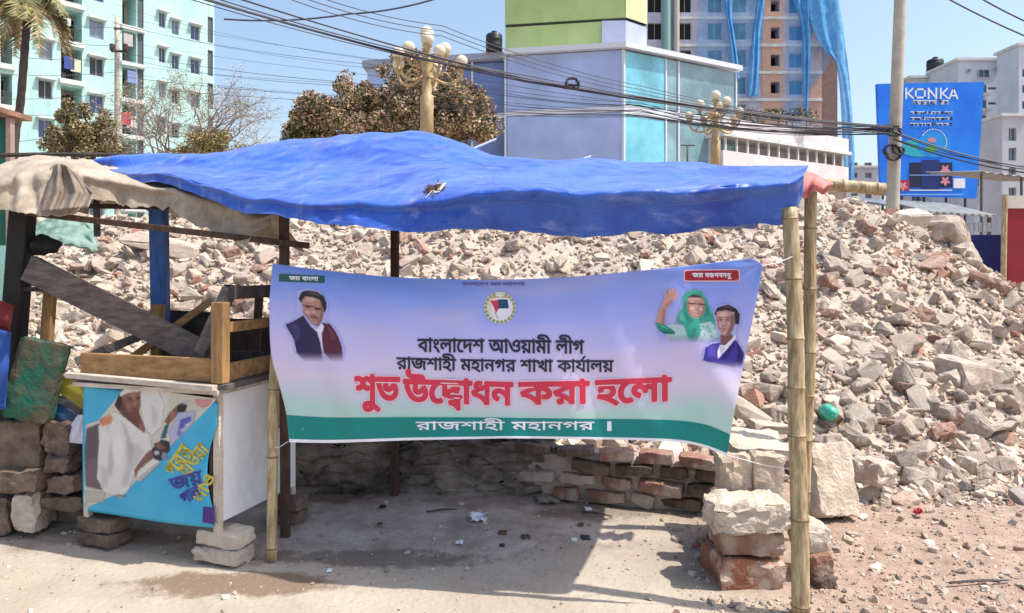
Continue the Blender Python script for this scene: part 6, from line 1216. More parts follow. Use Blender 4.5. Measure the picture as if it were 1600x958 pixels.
for z0, z1 in ((.2, 3.6), (4.0, 7.2), (7.6, 10.6), (11.3, 14.5)): mb.span(sA+.06, TR-.05, .02, .12, z0, z1)
mb.build('side_glazing', glass('grey_teal_glass', (.20, .34, .38), .14, .35, .8), show)
for s in (.0, sA, sA+1.1, TR-.02):
    mb = MB(); mb.M = Mr; mb.span(s-.06, s+.06, -.07, .2, 0, 14.5); mb.build('mullion', M_wm, show)
for z in (3.62, 7.25, 10.65): floorlines('floor_band', Mr, .06, TR+.1, 0, (z,), .55 if z > 10 else .3)
# back of the block, roof slab and fascia
wr = Mr @ Vector((TR, 0, 0)); wl = Ml @ Vector((TL3, .6, 0)); cc = Or
def prism(name, pts, z0, z1, m, parent):
    mb = MB(); n = len(pts)
    lo = [Vector((p.x, p.y, z0)) for p in pts]; hi = [Vector((p.x, p.y, z1)) for p in pts]
    mb.poly(lo[::-1]); mb.poly(hi)
    for i in range(n): mb.poly([lo[i], lo[(i+1) % n], hi[(i+1) % n], hi[i]])
    return fixnormals(mb.build(name, m, parent))
ins = lambda p, q=.5: p+Vector((0, q, 0))
w2 = Ml @ Vector((TL+.02, 0, 0)); w3 = Ml @ Vector((TL2+2.6, .5, 0))
prism('roof', [cc+Vector((.05, -.45, 0)), wr+Vector((.4, -.2, 0)), wr+Vector((-2, 9, 0)), w2+Vector((0, 9, 0)), w2+Vector((-.1, -.45, 0))], 14.6, 14.92, M_wm, show)
prism('roof', [w2+Vector((-.12, -.05, 0)), w2+Vector((-.12, 8.5, 0)), wl+Vector((-.3, 8.5, 0)), wl+Vector((-.3, -.6, 0))], 14.45, 14.85, flat('grey_roof_edge', (.30, .33, .42), .6), show)
prism('core', [cc+Vector((0, .7, 0)), wr+Vector((-.4, .5, 0)), wr+Vector((-2.4, 8.6, 0)), wl+Vector((0, 8.2, 0)), wl+Vector((.2, .35, 0))], 0, 13.5, M_slab, show)
# green penthouse on its roof
M_pg = mat('green_cladding', (.36, .47, .17), scale=.8, col2=(.44, .53, .23), bump=.05)
M_pg2 = mat('pale_green_cladding', (.58, .62, .33), var=.08, scale=.8, bump=.05)
ph = thing('rooftop_block', P(800, HY, 47)+Vector((0, 0, 13.4)), 'lime green clad storey standing on the roof of the glass building', 'building')
a = P(789, 0, 48.6); b_ = P(976, 0, 47.2); c = P(1010, 0, 48.6); dd = P(1000, 0, 55); e = P(800, 0, 56)
prism('upper_wall', [a, b_, c, dd, e], 17.25, 20.4, M_pg, ph); 
prism('cladding_band', [a+Vector((.02, .06, 0)), b_+Vector((-.6, .05, 0)), dd, e], 15.003, 17.05, M_pg, ph)
prism('seam', [a+Vector((.05, .15, 0)), b_+Vector((0, .15, 0)), c+Vector((-.1, .1, 0)), dd, e], 17.053, 17.247, M_iron, ph)
prism('side_cladding', [b_+Vector((.08, -.02, 0)), c+Vector((.05, -.02, 0)), c+Vector((.0, .3, 0)), b_+Vector((.05, .3, 0))], 17.25, 20.5, M_pg2, ph)
prism('corner_room', [b_+Vector((-1.45, -.08, 0)), b_+Vector((.05, -.15, 0)), c+Vector((0, -.1, 0)), c+Vector((0, 1, 0)), b_+Vector((-1.4, 1, 0))], 15.003, 17.0, mat('blue_white_panel', (.42, .46, .62), var=.1, scale=.7, bump=.02), ph)
prism('roof_edge', [a+Vector((-.25, -.3, 0)), b_+Vector((0, -.35, 0)), c+Vector((.3, -.3, 0)), dd, e], 20.51, 20.7, M_iron, ph)
def water_tank(c, r_, h, m, label):
    mb = MB(); mb.lathe(c, [(.01, 0), (r_, 0), (r_, h*.27), (r_*1.04, h*.3), (r_, h*.33), (r_, h*.57), (r_*1.04, h*.6), (r_, h*.63), (r_, h*.82), (r_*.85, h*.9), (r_*.3, h*.97), (.01, h)], 20)
    t = thing('water_tank', c, label, 'water tank'); mb.build('drum', m, t, smooth=True)
    mb = MB(); mb.lathe(Vector(c)+Vector((0, 0, h*.965)), [(.01, 0), (r_*.32, 0), (r_*.32, h*.08), (.01, h*.08)], 16); mb.build('lid', m, t)
M_tank = flat('black_plastic', (.015, .017, .02), .45)
water_tank(P(772, HY, 46.6)+Vector((0, 0, 13.25)), .52, 1.25, M_tank, 'black water tank on the roof left of the green storey')

# the unfinished brick tower with blue nets
U = .0736; xT = lambda px: (px-800)*U; zT = lambda py: 1.6+(410-py)*U
M_lav = mat('raw_lavender_concrete', (.36, .36, .47), scale=.4, col2=(.50, .50, .60), bump=.1)
scuff(M_lav, (.24, .21, .22), .8, .5, .7, .6, (2, 2, .3))
M_tb1 = brickmat('orange_brickwork', (.52, .29, .20), (.60, .37, .27), (.50, .42, .36), 1, .5, .16)
M_tb2 = brickmat('dark_brickwork', (.24, .14, .12), (.30, .18, .15), (.30, .24, .21), 1, .5, .16)
M_pane = glass('greenish_pane', (.06, .12, .16), .15)
M_bpane = glass('netted_blue_pane', (.03, .16, .42), .3)
M_tw = Matrix.Translation((0, 85, 0))
tw = thing('brick_tower', (xT(1150), 85, 0), 'unfinished brick and concrete tower with blue safety nets', 'building')
holes = []; tops = [28+42.5*k for k in range(-2, 7)]
cols = [(1012, 1034, 'd'), (1060, 1080, 'd'), (1106, 1128, 'p'), (1145, 1166, 'p'), (1204, 1218, 'b'), (1233, 1254, 'n')]
for t in tops:
    for p0, p1, kind in cols:
        h0, h1 = (t+8, t+34) if kind != 'b' else (t+15, t+33)
        if kind == 'n': h0, h1 = t+13, t+35
        holes.append((xT(p0), xT(p1), zT(h1), zT(h0), .25 if kind != 'b' else 1.5, kind))
mb = MB(); mb.M = M_tw
holed(mb, xT(1005), xT(1284), 0, 37.2, holes)
mb.poly([(xT(1005), 0, 0), (xT(1005), 0, 37.2), (xT(1005), 12, 37.2), (xT(1005), 12, 0)]); mb.poly([(xT(1005), 12, 0), (xT(1005), 12, 37.2), (xT(1284), 12, 37.2), (xT(1284), 12, 0)])
mb.build('wall', M_lav, tw)
mb = MB(); mb.M = M_tw; mb.span(xT(1004), xT(1311), -.2, 12.2, 37.21, 37.5); mb.build('roof', M_slab, tw)
mb = MB(); mb.M = M_tw; mb.span(xT(1284)+.004, xT(1310), .25, 12, 0, 37.2); mb.build('side_wing', M_tb2, tw)
for p0, p1 in ((1190, 1203.5), (1266, 1283.5)):
    mb = MB(); mb.M = M_tw; mb.span(xT(p0), xT(p1), -.06, -.004, 0, 37.2); mb.build('brick_panel', M_tb1, tw)
mb = MB(); mb.M = M_tw; holed(mb, xT(1203.5), xT(1222), 0, 37.2, [h[:4]+(.05,) for h in holes if h[5] == 'b'], .05, -.06); mb.build('brick_panel', M_tb1, tw)
for t in tops:
    mb = MB(); mb.M = M_tw; mb.span(xT(1058), xT(1284), -.22, -.065, zT(t+3), zT(t-1.5)); mb.build('floor_slab', M_slab, tw)
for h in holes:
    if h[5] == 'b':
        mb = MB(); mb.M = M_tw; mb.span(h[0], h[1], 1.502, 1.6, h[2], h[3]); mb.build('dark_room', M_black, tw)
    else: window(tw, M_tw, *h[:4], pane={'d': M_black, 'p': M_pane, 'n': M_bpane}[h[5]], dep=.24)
for p, m in ((1041, 'teal_pipe'), (1056, 'pale_pipe')):
    mb = MB(); mb.M = M_tw; mb.tube([(xT(p), -.35, 0), (xT(p), -.35, 37)], .35 if p > 1050 else .45, 8); mb.build('downpipe', flat(m, (.22, .38, .36) if p < 1050 else (.46, .42, .38)), tw)
def netmat():
    m = mat('blue_safety_net', (.06, .33, .74), scale=1.2, col2=(.16, .52, .86), bump=.2, bscale=6)
    nt = m.node_tree; t = nt.nodes.new('ShaderNodeBsdfTransparent'); s_ = nt.nodes.new('ShaderNodeMixShader'); s_.inputs[0].default_value = .38
    nt.links.new(nt.nodes['Principled BSDF'].outputs[0], s_.inputs[1]); nt.links.new(t.outputs[0], s_.inputs[2]); nt.links.new(s_.outputs[0], nt.nodes['Material Output'].inputs[0]); return m
M_net = netmat(); M_net_thin = M_net.copy(); M_net_thin.name = 'thin_blue_net'
for q in M_net_thin.node_tree.nodes:
    if q.type == 'MIX_SHADER': q.inputs[0].default_value = .84
def net(label, left, right, Y, wav=.14, m=None):
    def fn(u, v):
        a = crom(left, v); b2 = crom(right, v); px = a[0]+(b2[0]-a[0])*u; py = a[1]+(b2[1]-a[1])*u
        return P(px, py, Y+wav*math.sin(u*13+v*2+3*nz(u*3, v*3, 1))+wav*.6*nz(u*9, v*14, Y))
    tag(sheet('safety_net', fn, 40, 60, m or M_net, thick=.02), label, 'safety net')
net('long blue net pulled aside along the right edge of the brick tower', [(1258, -60), (1262, 0), (1270, 45), (1288, 78), (1304, 95), (1311, 130), (1315, 190), (1318, 292)], [(1306, -60), (1311, 0), (1317, 40), (1322, 80), (1327, 122), (1331, 170), (1335, 230), (1335, 292)], 83.6)
net('narrow blue net strip hanging down the middle of the brick tower', [(1124, -60), (1131, 0), (1138, 50), (1146, 124)], [(1136, -60), (1142, 0), (1147, 50), (1157, 124)], 84.2, .15)
net('blue net strip hanging beside the dark brick corner of the tower', [(1236, -60), (1240, 0), (1252, 50), (1255, 182)], [(1262, -60), (1264, 0), (1266, 50), (1262, 182)], 84.2, .15)
net('wide thin blue net between the window columns of the tower', [(1180, -60), (1182, 0), (1174, 70), (1168, 150)], [(1194, -60), (1194, 0), (1188, 70), (1184, 150)], 84.25, .15)

net('wide see-through blue net over the middle window columns of the tower', [(1092, -60), (1096, 0), (1090, 60), (1088, 118)], [(1192, -60), (1196, 0), (1190, 70), (1180, 160)], 84.4, .1, M_net_thin)
net('wide see-through blue net over the dark brick corner of the tower', [(1228, -60), (1232, 0), (1230, 70), (1232, 180)], [(1300, -60), (1304, 0), (1306, 60), (1290, 110)], 84.4, .1, M_net_thin)
# pinkish-white terrace building on the right of the showroom
M, d, O = frame(1126, 48, .81, .585); S = lambda px: s_of(px, d, O)
S1 = S(1318)
M_pw = mat('pinkish_white_render', (.68, .63, .63), var=.12, scale=.7, bump=.05)
lowb = thing('terrace_building', O, 'low pinkish white building with a colonnaded verandah in front of the brick tower', 'building')
mb = MB(); mb.M = M; hw = []
for k in range(5): hw.append((1.2+k*2.6, 2.3+k*2.6, 8.2, 9.3, .15)); hw.append((1.2+k*2.6, 2.3+k*2.6, 4.6, 6, .15))
hw = [h for h in hw if h[1] < S1-.3]
holed(mb, 0, S1, 0, 9.75, hw, .15, 1.4); mb.poly([(S1, 0, 0), (S1, 10, 0), (S1, 10, 9.75), (S1, 0, 9.75)]); mb.poly([(0, 0, 0), (0, 0, 9.75), (0, 10, 9.75), (0, 10, 0)])
mb.build('wall', M_pw, lowb)
for h in hw:
    mb = MB(); mb.M = M; mb.span(h[0], h[1], 1.552, 1.6, h[2], h[3]); mb.build('window', M_pane, lowb)
mb = MB(); mb.M = M; mb.span(-.3, S1+.3, -.5, 10, 9.76, 10.0); mb.build('roof', M_slab, lowb)
mb = MB(); mb.M = M; mb.span(-.2, S1+.2, -.3, -.1, 10.003, 11.0); mb.build('parapet', M_pw, lowb)
mb = MB(); mb.M = M; mb.span(-.2, S1+.2, -.4, 1.38, 7.0, 7.3); mb.build('verandah_floor', M_slab, lowb)
mb = MB(); mb.M = M; mb.span(-.15, S1+.15, -.32, -.14, 7.303, 8.85); mb.build('verandah_wall', M_pw, lowb)
for k in range(int(S1/1.15)+1):
    mb = MB(); mb.M = M; s = .1+k*1.15; mb.span(s, s+.13, -.3, -.17, 8.86, 9.75); mb.build('column', M_pw, lowb)
# rooftop plants there
def leaves(name, parent, clumps, n, size, mats, weights, seed, flatten=1.0, leaf=(1, .45)):
    r_ = random.Random(seed); vs, fs, ms = [], [], []
    mb = MB()
    for i in range(n):
        c, R_ = r_.choice(clumps)
        v = Vector((r_.gauss(0, 1), r_.gauss(0, 1), r_.gauss(0, 1)*flatten)).normalized()*R_*(r_.random()**.45)
        p = Vector(c)+v
        a = Vector((r_.gauss(0, 1), r_.gauss(0, 1), r_.gauss(0, .7))).normalized(); b2 = a.orthogonal().normalized(); b2.rotate(Matrix.Rotation(r_.uniform(0, 6.3), 3, a))
        s = size*r_.uniform(.6, 1.4); u, w = a*s*leaf[0], b2*s*leaf[1]
        mb.poly([p-u, p+w, p+u, p-w], r_.choices(range(len(mats)), weights)[0])
    return mb.build(name, mats, parent)
M_lf_d = mat('dark_leaf', (.025, .04, .015), var=.4, scale=3, bump=0, rough=.6)
M_lf_o = mat('olive_leaf', (.15, .15, .055), var=.4, scale=3, bump=0, rough=.6)
M_lf_y = mat('yellowish_leaf', (.33, .28, .11), var=.3, scale=3, bump=0, rough=.6)
M_lf_b = mat('brownish_leaf', (.40, .28, .17), var=.35, scale=3, bump=0, rough=.7)
M_bloom = mat('pinkish_bloom', (.58, .39, .29), var=.3, scale=3, bump=0, rough=.8)
M_bark = mat('bark', (.13, .09, .065), var=.35, scale=6, stretch=(5, 5, 1), bump=.4)
def tree(name, base, hgt, clumps, n, size, mats, weights, seed, label, cat='tree', tr=.16, flatten=1., group=None):
    t = thing(name, base, label, cat, group); r_ = random.Random(seed); base = Vector(base)
    mb = MB(); fork = base+Vector((0, 0, hgt*.42))
    mb.tube([base, base+Vector((r_.gauss(0, .05), 0, hgt*.2)), fork], [tr*1.25, tr, tr*.8], 9)
    for c, R_ in r_.sample(clumps, min(len(clumps), 9)):
        c = Vector(c); mid = fork.lerp(c, .5)+Vector((r_.gauss(0, .1), r_.gauss(0, .1), .1))
        mb.tube([fork-Vector((0, 0, .05)), mid, c], [tr*.6, tr*.35, tr*.1], 6)
    mb.build('trunk', M_bark, t, smooth=True)
    leaves('crown', t, clumps, n, size, mats, weights, seed, flatten)
    return t
def dome(cpx, cpy, Y, wpx, hpx, n, seed, rmin=.10, rmax=.24, prof=None):
    """clump centres filling a crown that shows as wpx x hpx"""
    r_ = random.Random(seed); c = P(cpx, cpy, Y); a, b2 = wpx/F*Y/2, hpx/F*Y; out = []
    while len(out) < n:
        x, y, z = r_.uniform(-1, 1), r_.uniform(-1, 1), r_.uniform(0, 1)
        top = prof(x) if prof else math.sqrt(max(0, 1-x*x))
        if z > top or z < top*.25*r_.random() or y*y > 1-x*x: continue
        R_ = r_.uniform(rmin, rmax)*a
        out.append((c+Vector((x*(a-R_*.6), y*a*.7, z*(b2-R_*.7))), R_))
    return out
# the mango in bloom behind the lamp
def mango(x):
    return float(np.interp(x, [-1, -.85, -.6, -.3, 0, .2, .4, .6, .8, .93, 1], [.35, .48, .58, .72, .86, .98, 1.0, .92, .75, .5, .25]))
tree('mango_tree', (P(620, HY, 25).x, 25, 0), 8.2, dome(612, 236, 25, 350, 131, 420, 4, .06, .11, mango), 95000, .06, [M_lf_d, M_lf_o, M_bloom, M_lf_b], [20, 28, 26, 26], 5, 'broad mango tree thick with pinkish brown bloom behind the near street lamp', tr=.25)
tree('small_tree', (P(462, HY, 24).x, 24, 0), 6.4, dome(468, 228, 24, 70, 54, 26, 9, .2, .35), 9000, .05, [M_lf_o, M_lf_y, M_lf_d], [40, 35, 25], 6, 'yellow-green bushy tree at the left edge of the mango tree', tr=.14)
tree('small_tree', (P(130, HY, 30).x, 30, 0), 7.3, dome(128, 250, 30, 132, 88, 60, 12, .13, .24), 17000, .06, [M_lf_b, M_lf_o, M_lf_y, M_lf_d], [36, 32, 14, 18], 7, 'brownish olive tree in front of the mint apartment block', tr=.18)
tree('small_tree', (P(325, HY, 33).x, 33, 0), 6.6, dome(330, 258, 33, 170, 52, 45, 14, .1, .2), 12000, .06, [M_lf_y, M_lf_o, M_lf_b], [45, 25, 30], 8, 'low yellowish tree beneath the bare-branched tree', tr=.16)
rp_ = thing('rooftop_plants', P(1215, 178, 52), 'row of small green plants on the roof of the pinkish white building', 'plants')
leaves('foliage', rp_, [(P(px, 180+4*math.sin(px), 52.5), .5) for px in range(1150, 1275, 11)], 900, .12, [M_lf_o, M_lf_d, M_lf_b], [45, 35, 20], 9)
mb = MB()
for px in range(1150, 1275, 22): mb.tube([P(px, 186, 52.5)-Vector((0, 0, .9)), P(px, 178, 52.5)], .04, 5)
mb.build('stems', M_bark, rp_)['kind'] = 'stuff'
# the bare tree
def bare(base, hgt, seed, label, spread):
    t = thing('bare_tree', base, label, 'tree'); r_ = random.Random(seed); mb = MB(); tips = []
    def grow(p, d_, L, rad, lv):
        q = p+d_*L; m_ = p.lerp(q, .5)+Vector((r_.gauss(0, .06), r_.gauss(0, .06), r_.gauss(0, .05)))*L
        mb.tube([p, m_, q], [rad, rad*.85, rad*.65], 6 if lv < 3 else 4, caps=False)
        if lv >= 7: tips.append(q); return
        for i in range(4 if lv == 0 else 3 if lv in (1, 2, 3, 5) else 2):
            e_ = (d_+Vector((r_.gauss(0, spread), r_.gauss(0, spread), r_.gauss(.06, spread*.55)))).normalized()
            grow(q, e_, L*r_.uniform(.66, .86), rad*.62, lv+1)
        if lv > 2: tips.append(q)
    grow(Vector(base), Vector((.04, 0, 1)), hgt*.27, .17, 0)
    mb.build('branches', mat('pale_bark', (.24, .19, .165), var=.3, scale=4, bump=.2), t)
    leaves('leaves', t, [(q, .22) for q in tips], 7000, .045, [mat('dry_leaf', (.46, .37, .26), var=.3, scale=3, bump=0), M_lf_o], [80, 20], seed)
bare((P(305, HY, 34).x, 34, 0), 11.2, 23, 'leafless pale tree with fine spreading branches in front of the mint block', .74)

# palm at the left
t = thing('palm_tree', G(18, 470) if False else Vector((P(16, HY, 20).x, 20, 0)), 'tall palm with drooping brown-green fronds at the left edge', 'palm')
mb = MB(); tp = [P(14, 500, 20), P(22, 240, 20), P(32, 160, 20), P(40, 60, 20), P(44, 18, 20)]; tp[0].z = 0
pts = [Vector(crom([tuple(q) for q in tp], k/30)) for k in range(31)]
mb.tube(pts, [.105*(1+.10*(k % 2))*(1-.006*k) for k in range(31)], 10); mb.build('trunk', mat('grey_palm_bark', (.07, .052, .048), var=.3, scale=5, bump=.4), t, smooth=True)
r_ = random.Random(12); crown = P(44, -14, 20); fr = []
for k in range(30):
    a = k*2.399+r_.gauss(0, .2); up = r_.uniform(-.5, .95); L_ = r_.uniform(1.0, 1.7)
    mb = MB(); d_ = Vector((math.cos(a), math.sin(a), 0)); prev = crown; pts = []
    for i in range(15):
        q = i/14; pts.append(crown+d_*L_*q*(1-.28*q*(1-up*.5))+Vector((0, 0, L_*(.7*up*q-(.95)*q*q))))
    mb.tube(pts, [.03*(1-.8*i/14) for i in range(15)], 5, 0)
    side = d_.cross(Vector((0, 0, 1)))
    for i in range(2, 15):
        for j in range(3):
            for sg in (-1, 1):
                p0 = pts[i-1].lerp(pts[i], j/3); tl = (.46*math.sin(math.pi*(.12+.83*i/15))+.05)*r_.uniform(.75, 1.1)
                tip = p0+(side*sg*.75+d_*.5)*tl+Vector((0, 0, -tl*r_.uniform(.35, .95))); w = (pts[i]-pts[i-1]).normalized()*.03
                mb.poly([p0-w, p0+w, tip], 1 if r_.random() < .6 else 2)
    mb.build('frond', [M_lf_y, M_lf_o, M_lf_b if up < .1 else M_lf_y], t)

# ornamental lamps
M_gold = mat('dull_gold_paint', (.33, .23, .11), scale=6, col2=(.50, .38, .21), rough=.5, bump=.1)
M_globe = flat('cream_glass_globe', (.66, .58, .44), .3)
def street_lamp(px, Y, ytop, label, rot):
    k = Y/F; base = Vector((P(px, HY, Y).x, Y, 0)); top = 1.6+(HY-ytop)*k; sc = (top-1.6)/(360*14/F)
    t = thing('street_lamp', base, label, 'street lamp', 'ornamental street lamps')
    zz = lambda py: 1.6+(HY-py)*14/F*sc
    mb = MB(); mb.lathe(base, [(.22, 0), (.22, .5), (.12, .6), (.095, 1), (.09, zz(212)), (.125, zz(210)), (.125, zz(150)), (.085, zz(147)), (.10, zz(138)), (.075, zz(130)), (.12, zz(118)), (.08, zz(110)), (.115, zz(100)), (.125, zz(94)), (.06, zz(90)), (.05, zz(84)), (.09, zz(78)), (.05, zz(72)), (.025, zz(60)), (.001, zz(59))], 14)
    mb.build('pole', M_gold, t, smooth=True)
    def globe(c, r_):
        mb = MB(); mb.ball(c+Vector((0, 0, r_*.9)), r_, 10); g = mb.build('globe', M_globe, t, smooth=True)
        mb = MB(); mb.lathe(c+Vector((0, 0, -r_*.55)), [(.02, -.05), (.045, 0), (r_*.75, r_*.35), (r_*.8, r_*.5), (.01, r_*.5)], 12); mb.build('globe_cup', M_gold, g)
    for n, z, R_, lift, gr in ((5, zz(118), .66*sc, zz(102), .115*sc), (3, zz(92), .40*sc, zz(80), .125*sc)):
        for i in range(n):
            a = rot+i*2*math.pi/n+(0 if n == 5 else .5); d_ = Vector((math.cos(a), math.sin(a), 0))
            mb = MB(); pts = [base+d_*R_*f_+Vector((0, 0, z+(lift-z)*g_)) for f_, g_ in ((.08, 0), (.3, -.45), (.6, -.75), (.9, -.35), (1.0, .3), (1.0, .8))]
            mb.tube([Vector(crom([tuple(q) for q in pts], j/14)) for j in range(15)], .028*sc, 7)
            mb.tube([base+d_*R_*.3+Vector((0, 0, z+(lift-z)*.1)), base+d_*R_*.55+Vector((0, 0, z+(lift-z)*.35)), base+d_*R_*.75+Vector((0, 0, z-(lift-z)*.4))], .018*sc, 6)
            mb.build('arm', M_gold, t, smooth=True)
            globe(base+d_*R_+Vector((0, 0, lift)), gr)
    globe(base+Vector((0, 0, zz(62))), .135*sc)
street_lamp(667, 14, 50, 'gold ornamental lamp with cream globes rising behind the peak of the tarpaulin', .15)
street_lamp(1118, 19, 148, 'gold ornamental lamp with cream globes in front of the terrace building', .5)

# billboard on the right
M_kb = mat('billboard_blue', (.006, .13, .74), scale=.35, col2=(.012, .26, .92), rough=.5, bump=0)
BY = 40.0
KC = [(1371, 131), (1538, 128), (1526, 310), (1377, 305)]
bb = thing('billboard', P(1450, HY, BY)+Vector((0, 0, -1.6)), 'blue advertising hoarding with white capitals on a steel frame behind the utility pole', 'billboard')
fx = lambda px: (px-800)/F*BY
mb = MB(); fr_ = [P(px, py, BY) for px, py in KC]; bk = [q+Vector((0, .25, 0)) for q in fr_]
mb.poly(fr_[::-1]); mb.poly(bk)
for i in range(4): mb.poly([fr_[i], fr_[(i+1) % 4], bk[(i+1) % 4], bk[i]])
fixnormals(mb.build('panel', M_kb, bb))
mb = MB()
for px in (1385, 1415, 1450, 1485, 1515): mb.tube([Vector((fx(px), BY+.4, 0)), Vector((fx(px), BY+.4, P(px, 150, BY).z))], .07, 6)
for py in (150, 220, 300): mb.tube([P(1378, py, BY)+Vector((0, .36, 0)), P(1525, py, BY)+Vector((0, .36, 0))], .05, 6)
mb.build('steel_frame', M_iron, bb)
kfn = lambda x, y, k: P(x, y, BY-.012-.008*k)
KW = flat('billboard_white', (.80, .82, .86), .6); KT = flat('billboard_aqua', (.03, .42, .52), .6); KS = flat('billboard_sky', (.012, .30, .78), .6); KD = flat('billboard_dark', (.012, .016, .06), .4); KP = flat('billboard_pink', (.62, .26, .30), .6); KR = flat('billboard_red', (.35, .03, .10), .6); KG = flat('billboard_green', (.10, .42, .05), .6); KN = flat('billboard_navy', (.008, .03, .16), .5)
def stroke(mb, pts, w, k, mi=0):
    for a, b2 in zip(pts, pts[1:]):
        dx, dy = b2[0]-a[0], b2[1]-a[1]; L_ = math.hypot(dx, dy); ux, uy = dx/L_*w/2, dy/L_*w/2
        mb.poly([kfn(*q, k) for q in ((a[0]-ux-uy, a[1]-uy+ux), (b2[0]+ux-uy, b2[1]+uy+ux), (b2[0]+ux+uy, b2[1]+uy-ux), (a[0]-ux+uy, a[1]-uy-ux))], mi)
mb = MB(); x = 1415.5
T_, Bm = 138.5, 153.5
def K_(x): stroke(mb, [(x, T_), (x, Bm)], 2.6, 1); stroke(mb, [(x+10, T_), (x+2.5, 146)], 2.4, 1.3); stroke(mb, [(x+2.5, 146), (x+11, Bm)], 2.4, 1.6)
K_(1416)
stroke(mb, [(1431, T_+1), (1445, T_+1), (1445, Bm-1), (1431, Bm-1), (1431, T_+1)], 2.6, 1)
stroke(mb, [(1451, Bm), (1451, T_)], 2.6, 1); stroke(mb, [(1451, T_+.5), (1463, Bm-.5)], 2.6, 1.3); stroke(mb, [(1463, Bm), (1463, T_)], 2.6, 1.6)
K_(1470)
stroke(mb, [(1483.5, Bm), (1489.5, T_), (1496, Bm)], 2.6, 1); stroke(mb, [(1485.5, 149.5), (1494, 149.5)], 2.2, 1.4)
mb.build('lettering', KW, bb)
lettering('lettering', bb, 'আমােদর গান', KW, 1427, 1482, lambda x: 157, 6.5, kfn, .35, 1, headline=1.2)
for i, y in enumerate((174.5, 183.5, 192.5)):
    lettering('lettering', bb, ('বাংলােদশ গান নাও ভাল', 'লােভর গান কর আজ নাও', 'ভাল মন হাও কর নাও')[i], KW, 1423-i*.5, 1488, lambda x, y=y: y, 4.0, kfn, .35, 1, headline=.9)
mb = MB()
# circle of light with leaf and berry, then the screens and small panels
ring = [(1459+20*math.cos(a), 222+20*math.sin(a)) for a in np.linspace(-2.6, .6, 16)]
mb.poly([kfn(1459+26*math.cos(a), 226+20*math.sin(a), 1) for a in np.linspace(0, 6.28, 25)[:-1]], 0)
mb.poly([kfn(1438+34*math.cos(a), 231+14*math.sin(a), .5) for a in np.linspace(0, 6.28, 25)[:-1]], 6)
for a, b2 in zip(ring, ring[1:]): stroke(mb, [a, b2], 1.4, 2, 1)
mb.poly([kfn(1456+7*math.cos(a), 219+4*math.sin(a), 3) for a in np.linspace(0, 6.28, 15)[:-1]], 2)
mb.poly([kfn(1455+9*math.cos(a), 233+5*math.sin(a), 3) for a in np.linspace(0, 6.28, 15)[:-1]], 3)
q4 = lambda x0, x1, y0, y1, k, mi: mb.poly([kfn(x0, y0, k), kfn(x1, y0, k), kfn(x1, y1, k), kfn(x0, y1, k)], mi)
q4(1421, 1440, 254, 293, 2, 4); q4(1440, 1468, 250, 296, 2.5, 5); q4(1468, 1488, 254, 293, 2, 4)
q4(1402, 1421, 281, 298, 2, 7)
for cx_, cy_ in ((1477, 265), (1477, 283), (1411, 291)): mb.poly([kfn(cx_+(6+2*math.sin(5*a))*math.cos(a), cy_+(6+2*math.sin(5*a))*math.sin(a), 3.5) for a in np.linspace(0, 6.28, 31)[:-1]], 2)
q4(1490, 1508, 279, 294, 2, 1); q4(1421, 1488, 296.5, 298, 3, 1); q4(1402, 1505, 303, 305, 2, 8); q4(1421, 1488, 273, 274.3, 4, 8)
mb.build('pictures', [KS, KW, KP, KG, KD, KN, KT, KR, flat('billboard_pale_blue', (.22, .42, .80), .6)], bb)

# white blocks beyond the billboard
M_wb = mat('cool_white_render', (.56, .60, .68), var=.1, scale=.5, bump=.05); M_wb2 = mat('greyish_white_render', (.50, .52, .56), var=.1, scale=.5, bump=.05)  # two white renders, the second greyer and slightly darker
def block_tower(name, px0, px1, ptop, Y, depth, label, cols, rows, m, yaw=0, side=None, roofh=.25):
    k = Y/F; x0, x1, zt_ = fx_(px0, Y), fx_(px1, Y), 1.6+(HY-ptop)*k
    t = thing(name, ((x0+x1)/2, Y, 0), label, 'building'); Mt = Matrix.Translation((0, Y, 0)); hs = []
    for c0, c1 in cols:
        for r0, r1 in rows: hs.append((fx_(c0, Y), fx_(c1, Y), 1.6+(HY-r1)*k, 1.6+(HY-r0)*k, .3))
    mb = MB(); mb.M = Mt; holed(mb, x0, x1, 0, zt_, hs)
    for x in (x0, x1): mb.poly([(x, 0, 0), (x, depth, 0), (x, depth, zt_), (x, 0, zt_)])
    mb.poly([(x0, depth, 0), (x1, depth, 0), (x1, depth, zt_), (x0, depth, zt_)]); mb.build('wall', m, t)
    mb = MB(); mb.M = Mt; mb.span(x0-.2, x1+.2, -.2, depth+.2, zt_+.003, zt_+roofh); mb.build('roof', M_slab, t)
    for h in hs: window(t, Mt, *h[:4], pane=M_pane, dep=.25)
    return t
fx_ = lambda px, Y: (px-800)/F*Y
def rows_(a, step, h, n): return [(a+step*i, a+step*i+h) for i in range(n)]
wt = block_tower('white_tower', 1497, 1565, 95, 70, 5, 'tall white block with small slit windows behind the billboard', [(1544, 1557)], rows_(136, 23.5, 4, 9), M_wb)
hk = Matrix.Translation((0, 70, 0))
for a, b_, c, e in ((1510, 1516, 108, 114), (1527, 1545, 109, 122), (1553, 1560, 105, 110)):
    window(wt, Matrix.Translation((0, 69.74, 0)), fx_(a, 70), fx_(b_, 70), 1.6+(HY-e)*70/F, 1.6+(HY-c)*70/F, M_pane)
for i in range(7):
    mb = MB(); y = 148+24*i; mb.span(fx_(1526, 70), fx_(1542, 70), 69.2, 69.98, 1.6+(HY-y-3)*70/F, 1.6+(HY-y)*70/F); mb.span(fx_(1528, 70), fx_(1540, 70), 69.9, 69.985, 1.6+(HY-y+2)*70/F, 1.6+(HY-y+15)*70/F, 1); mb.build('balcony', [M_slab, M_pane], wt)
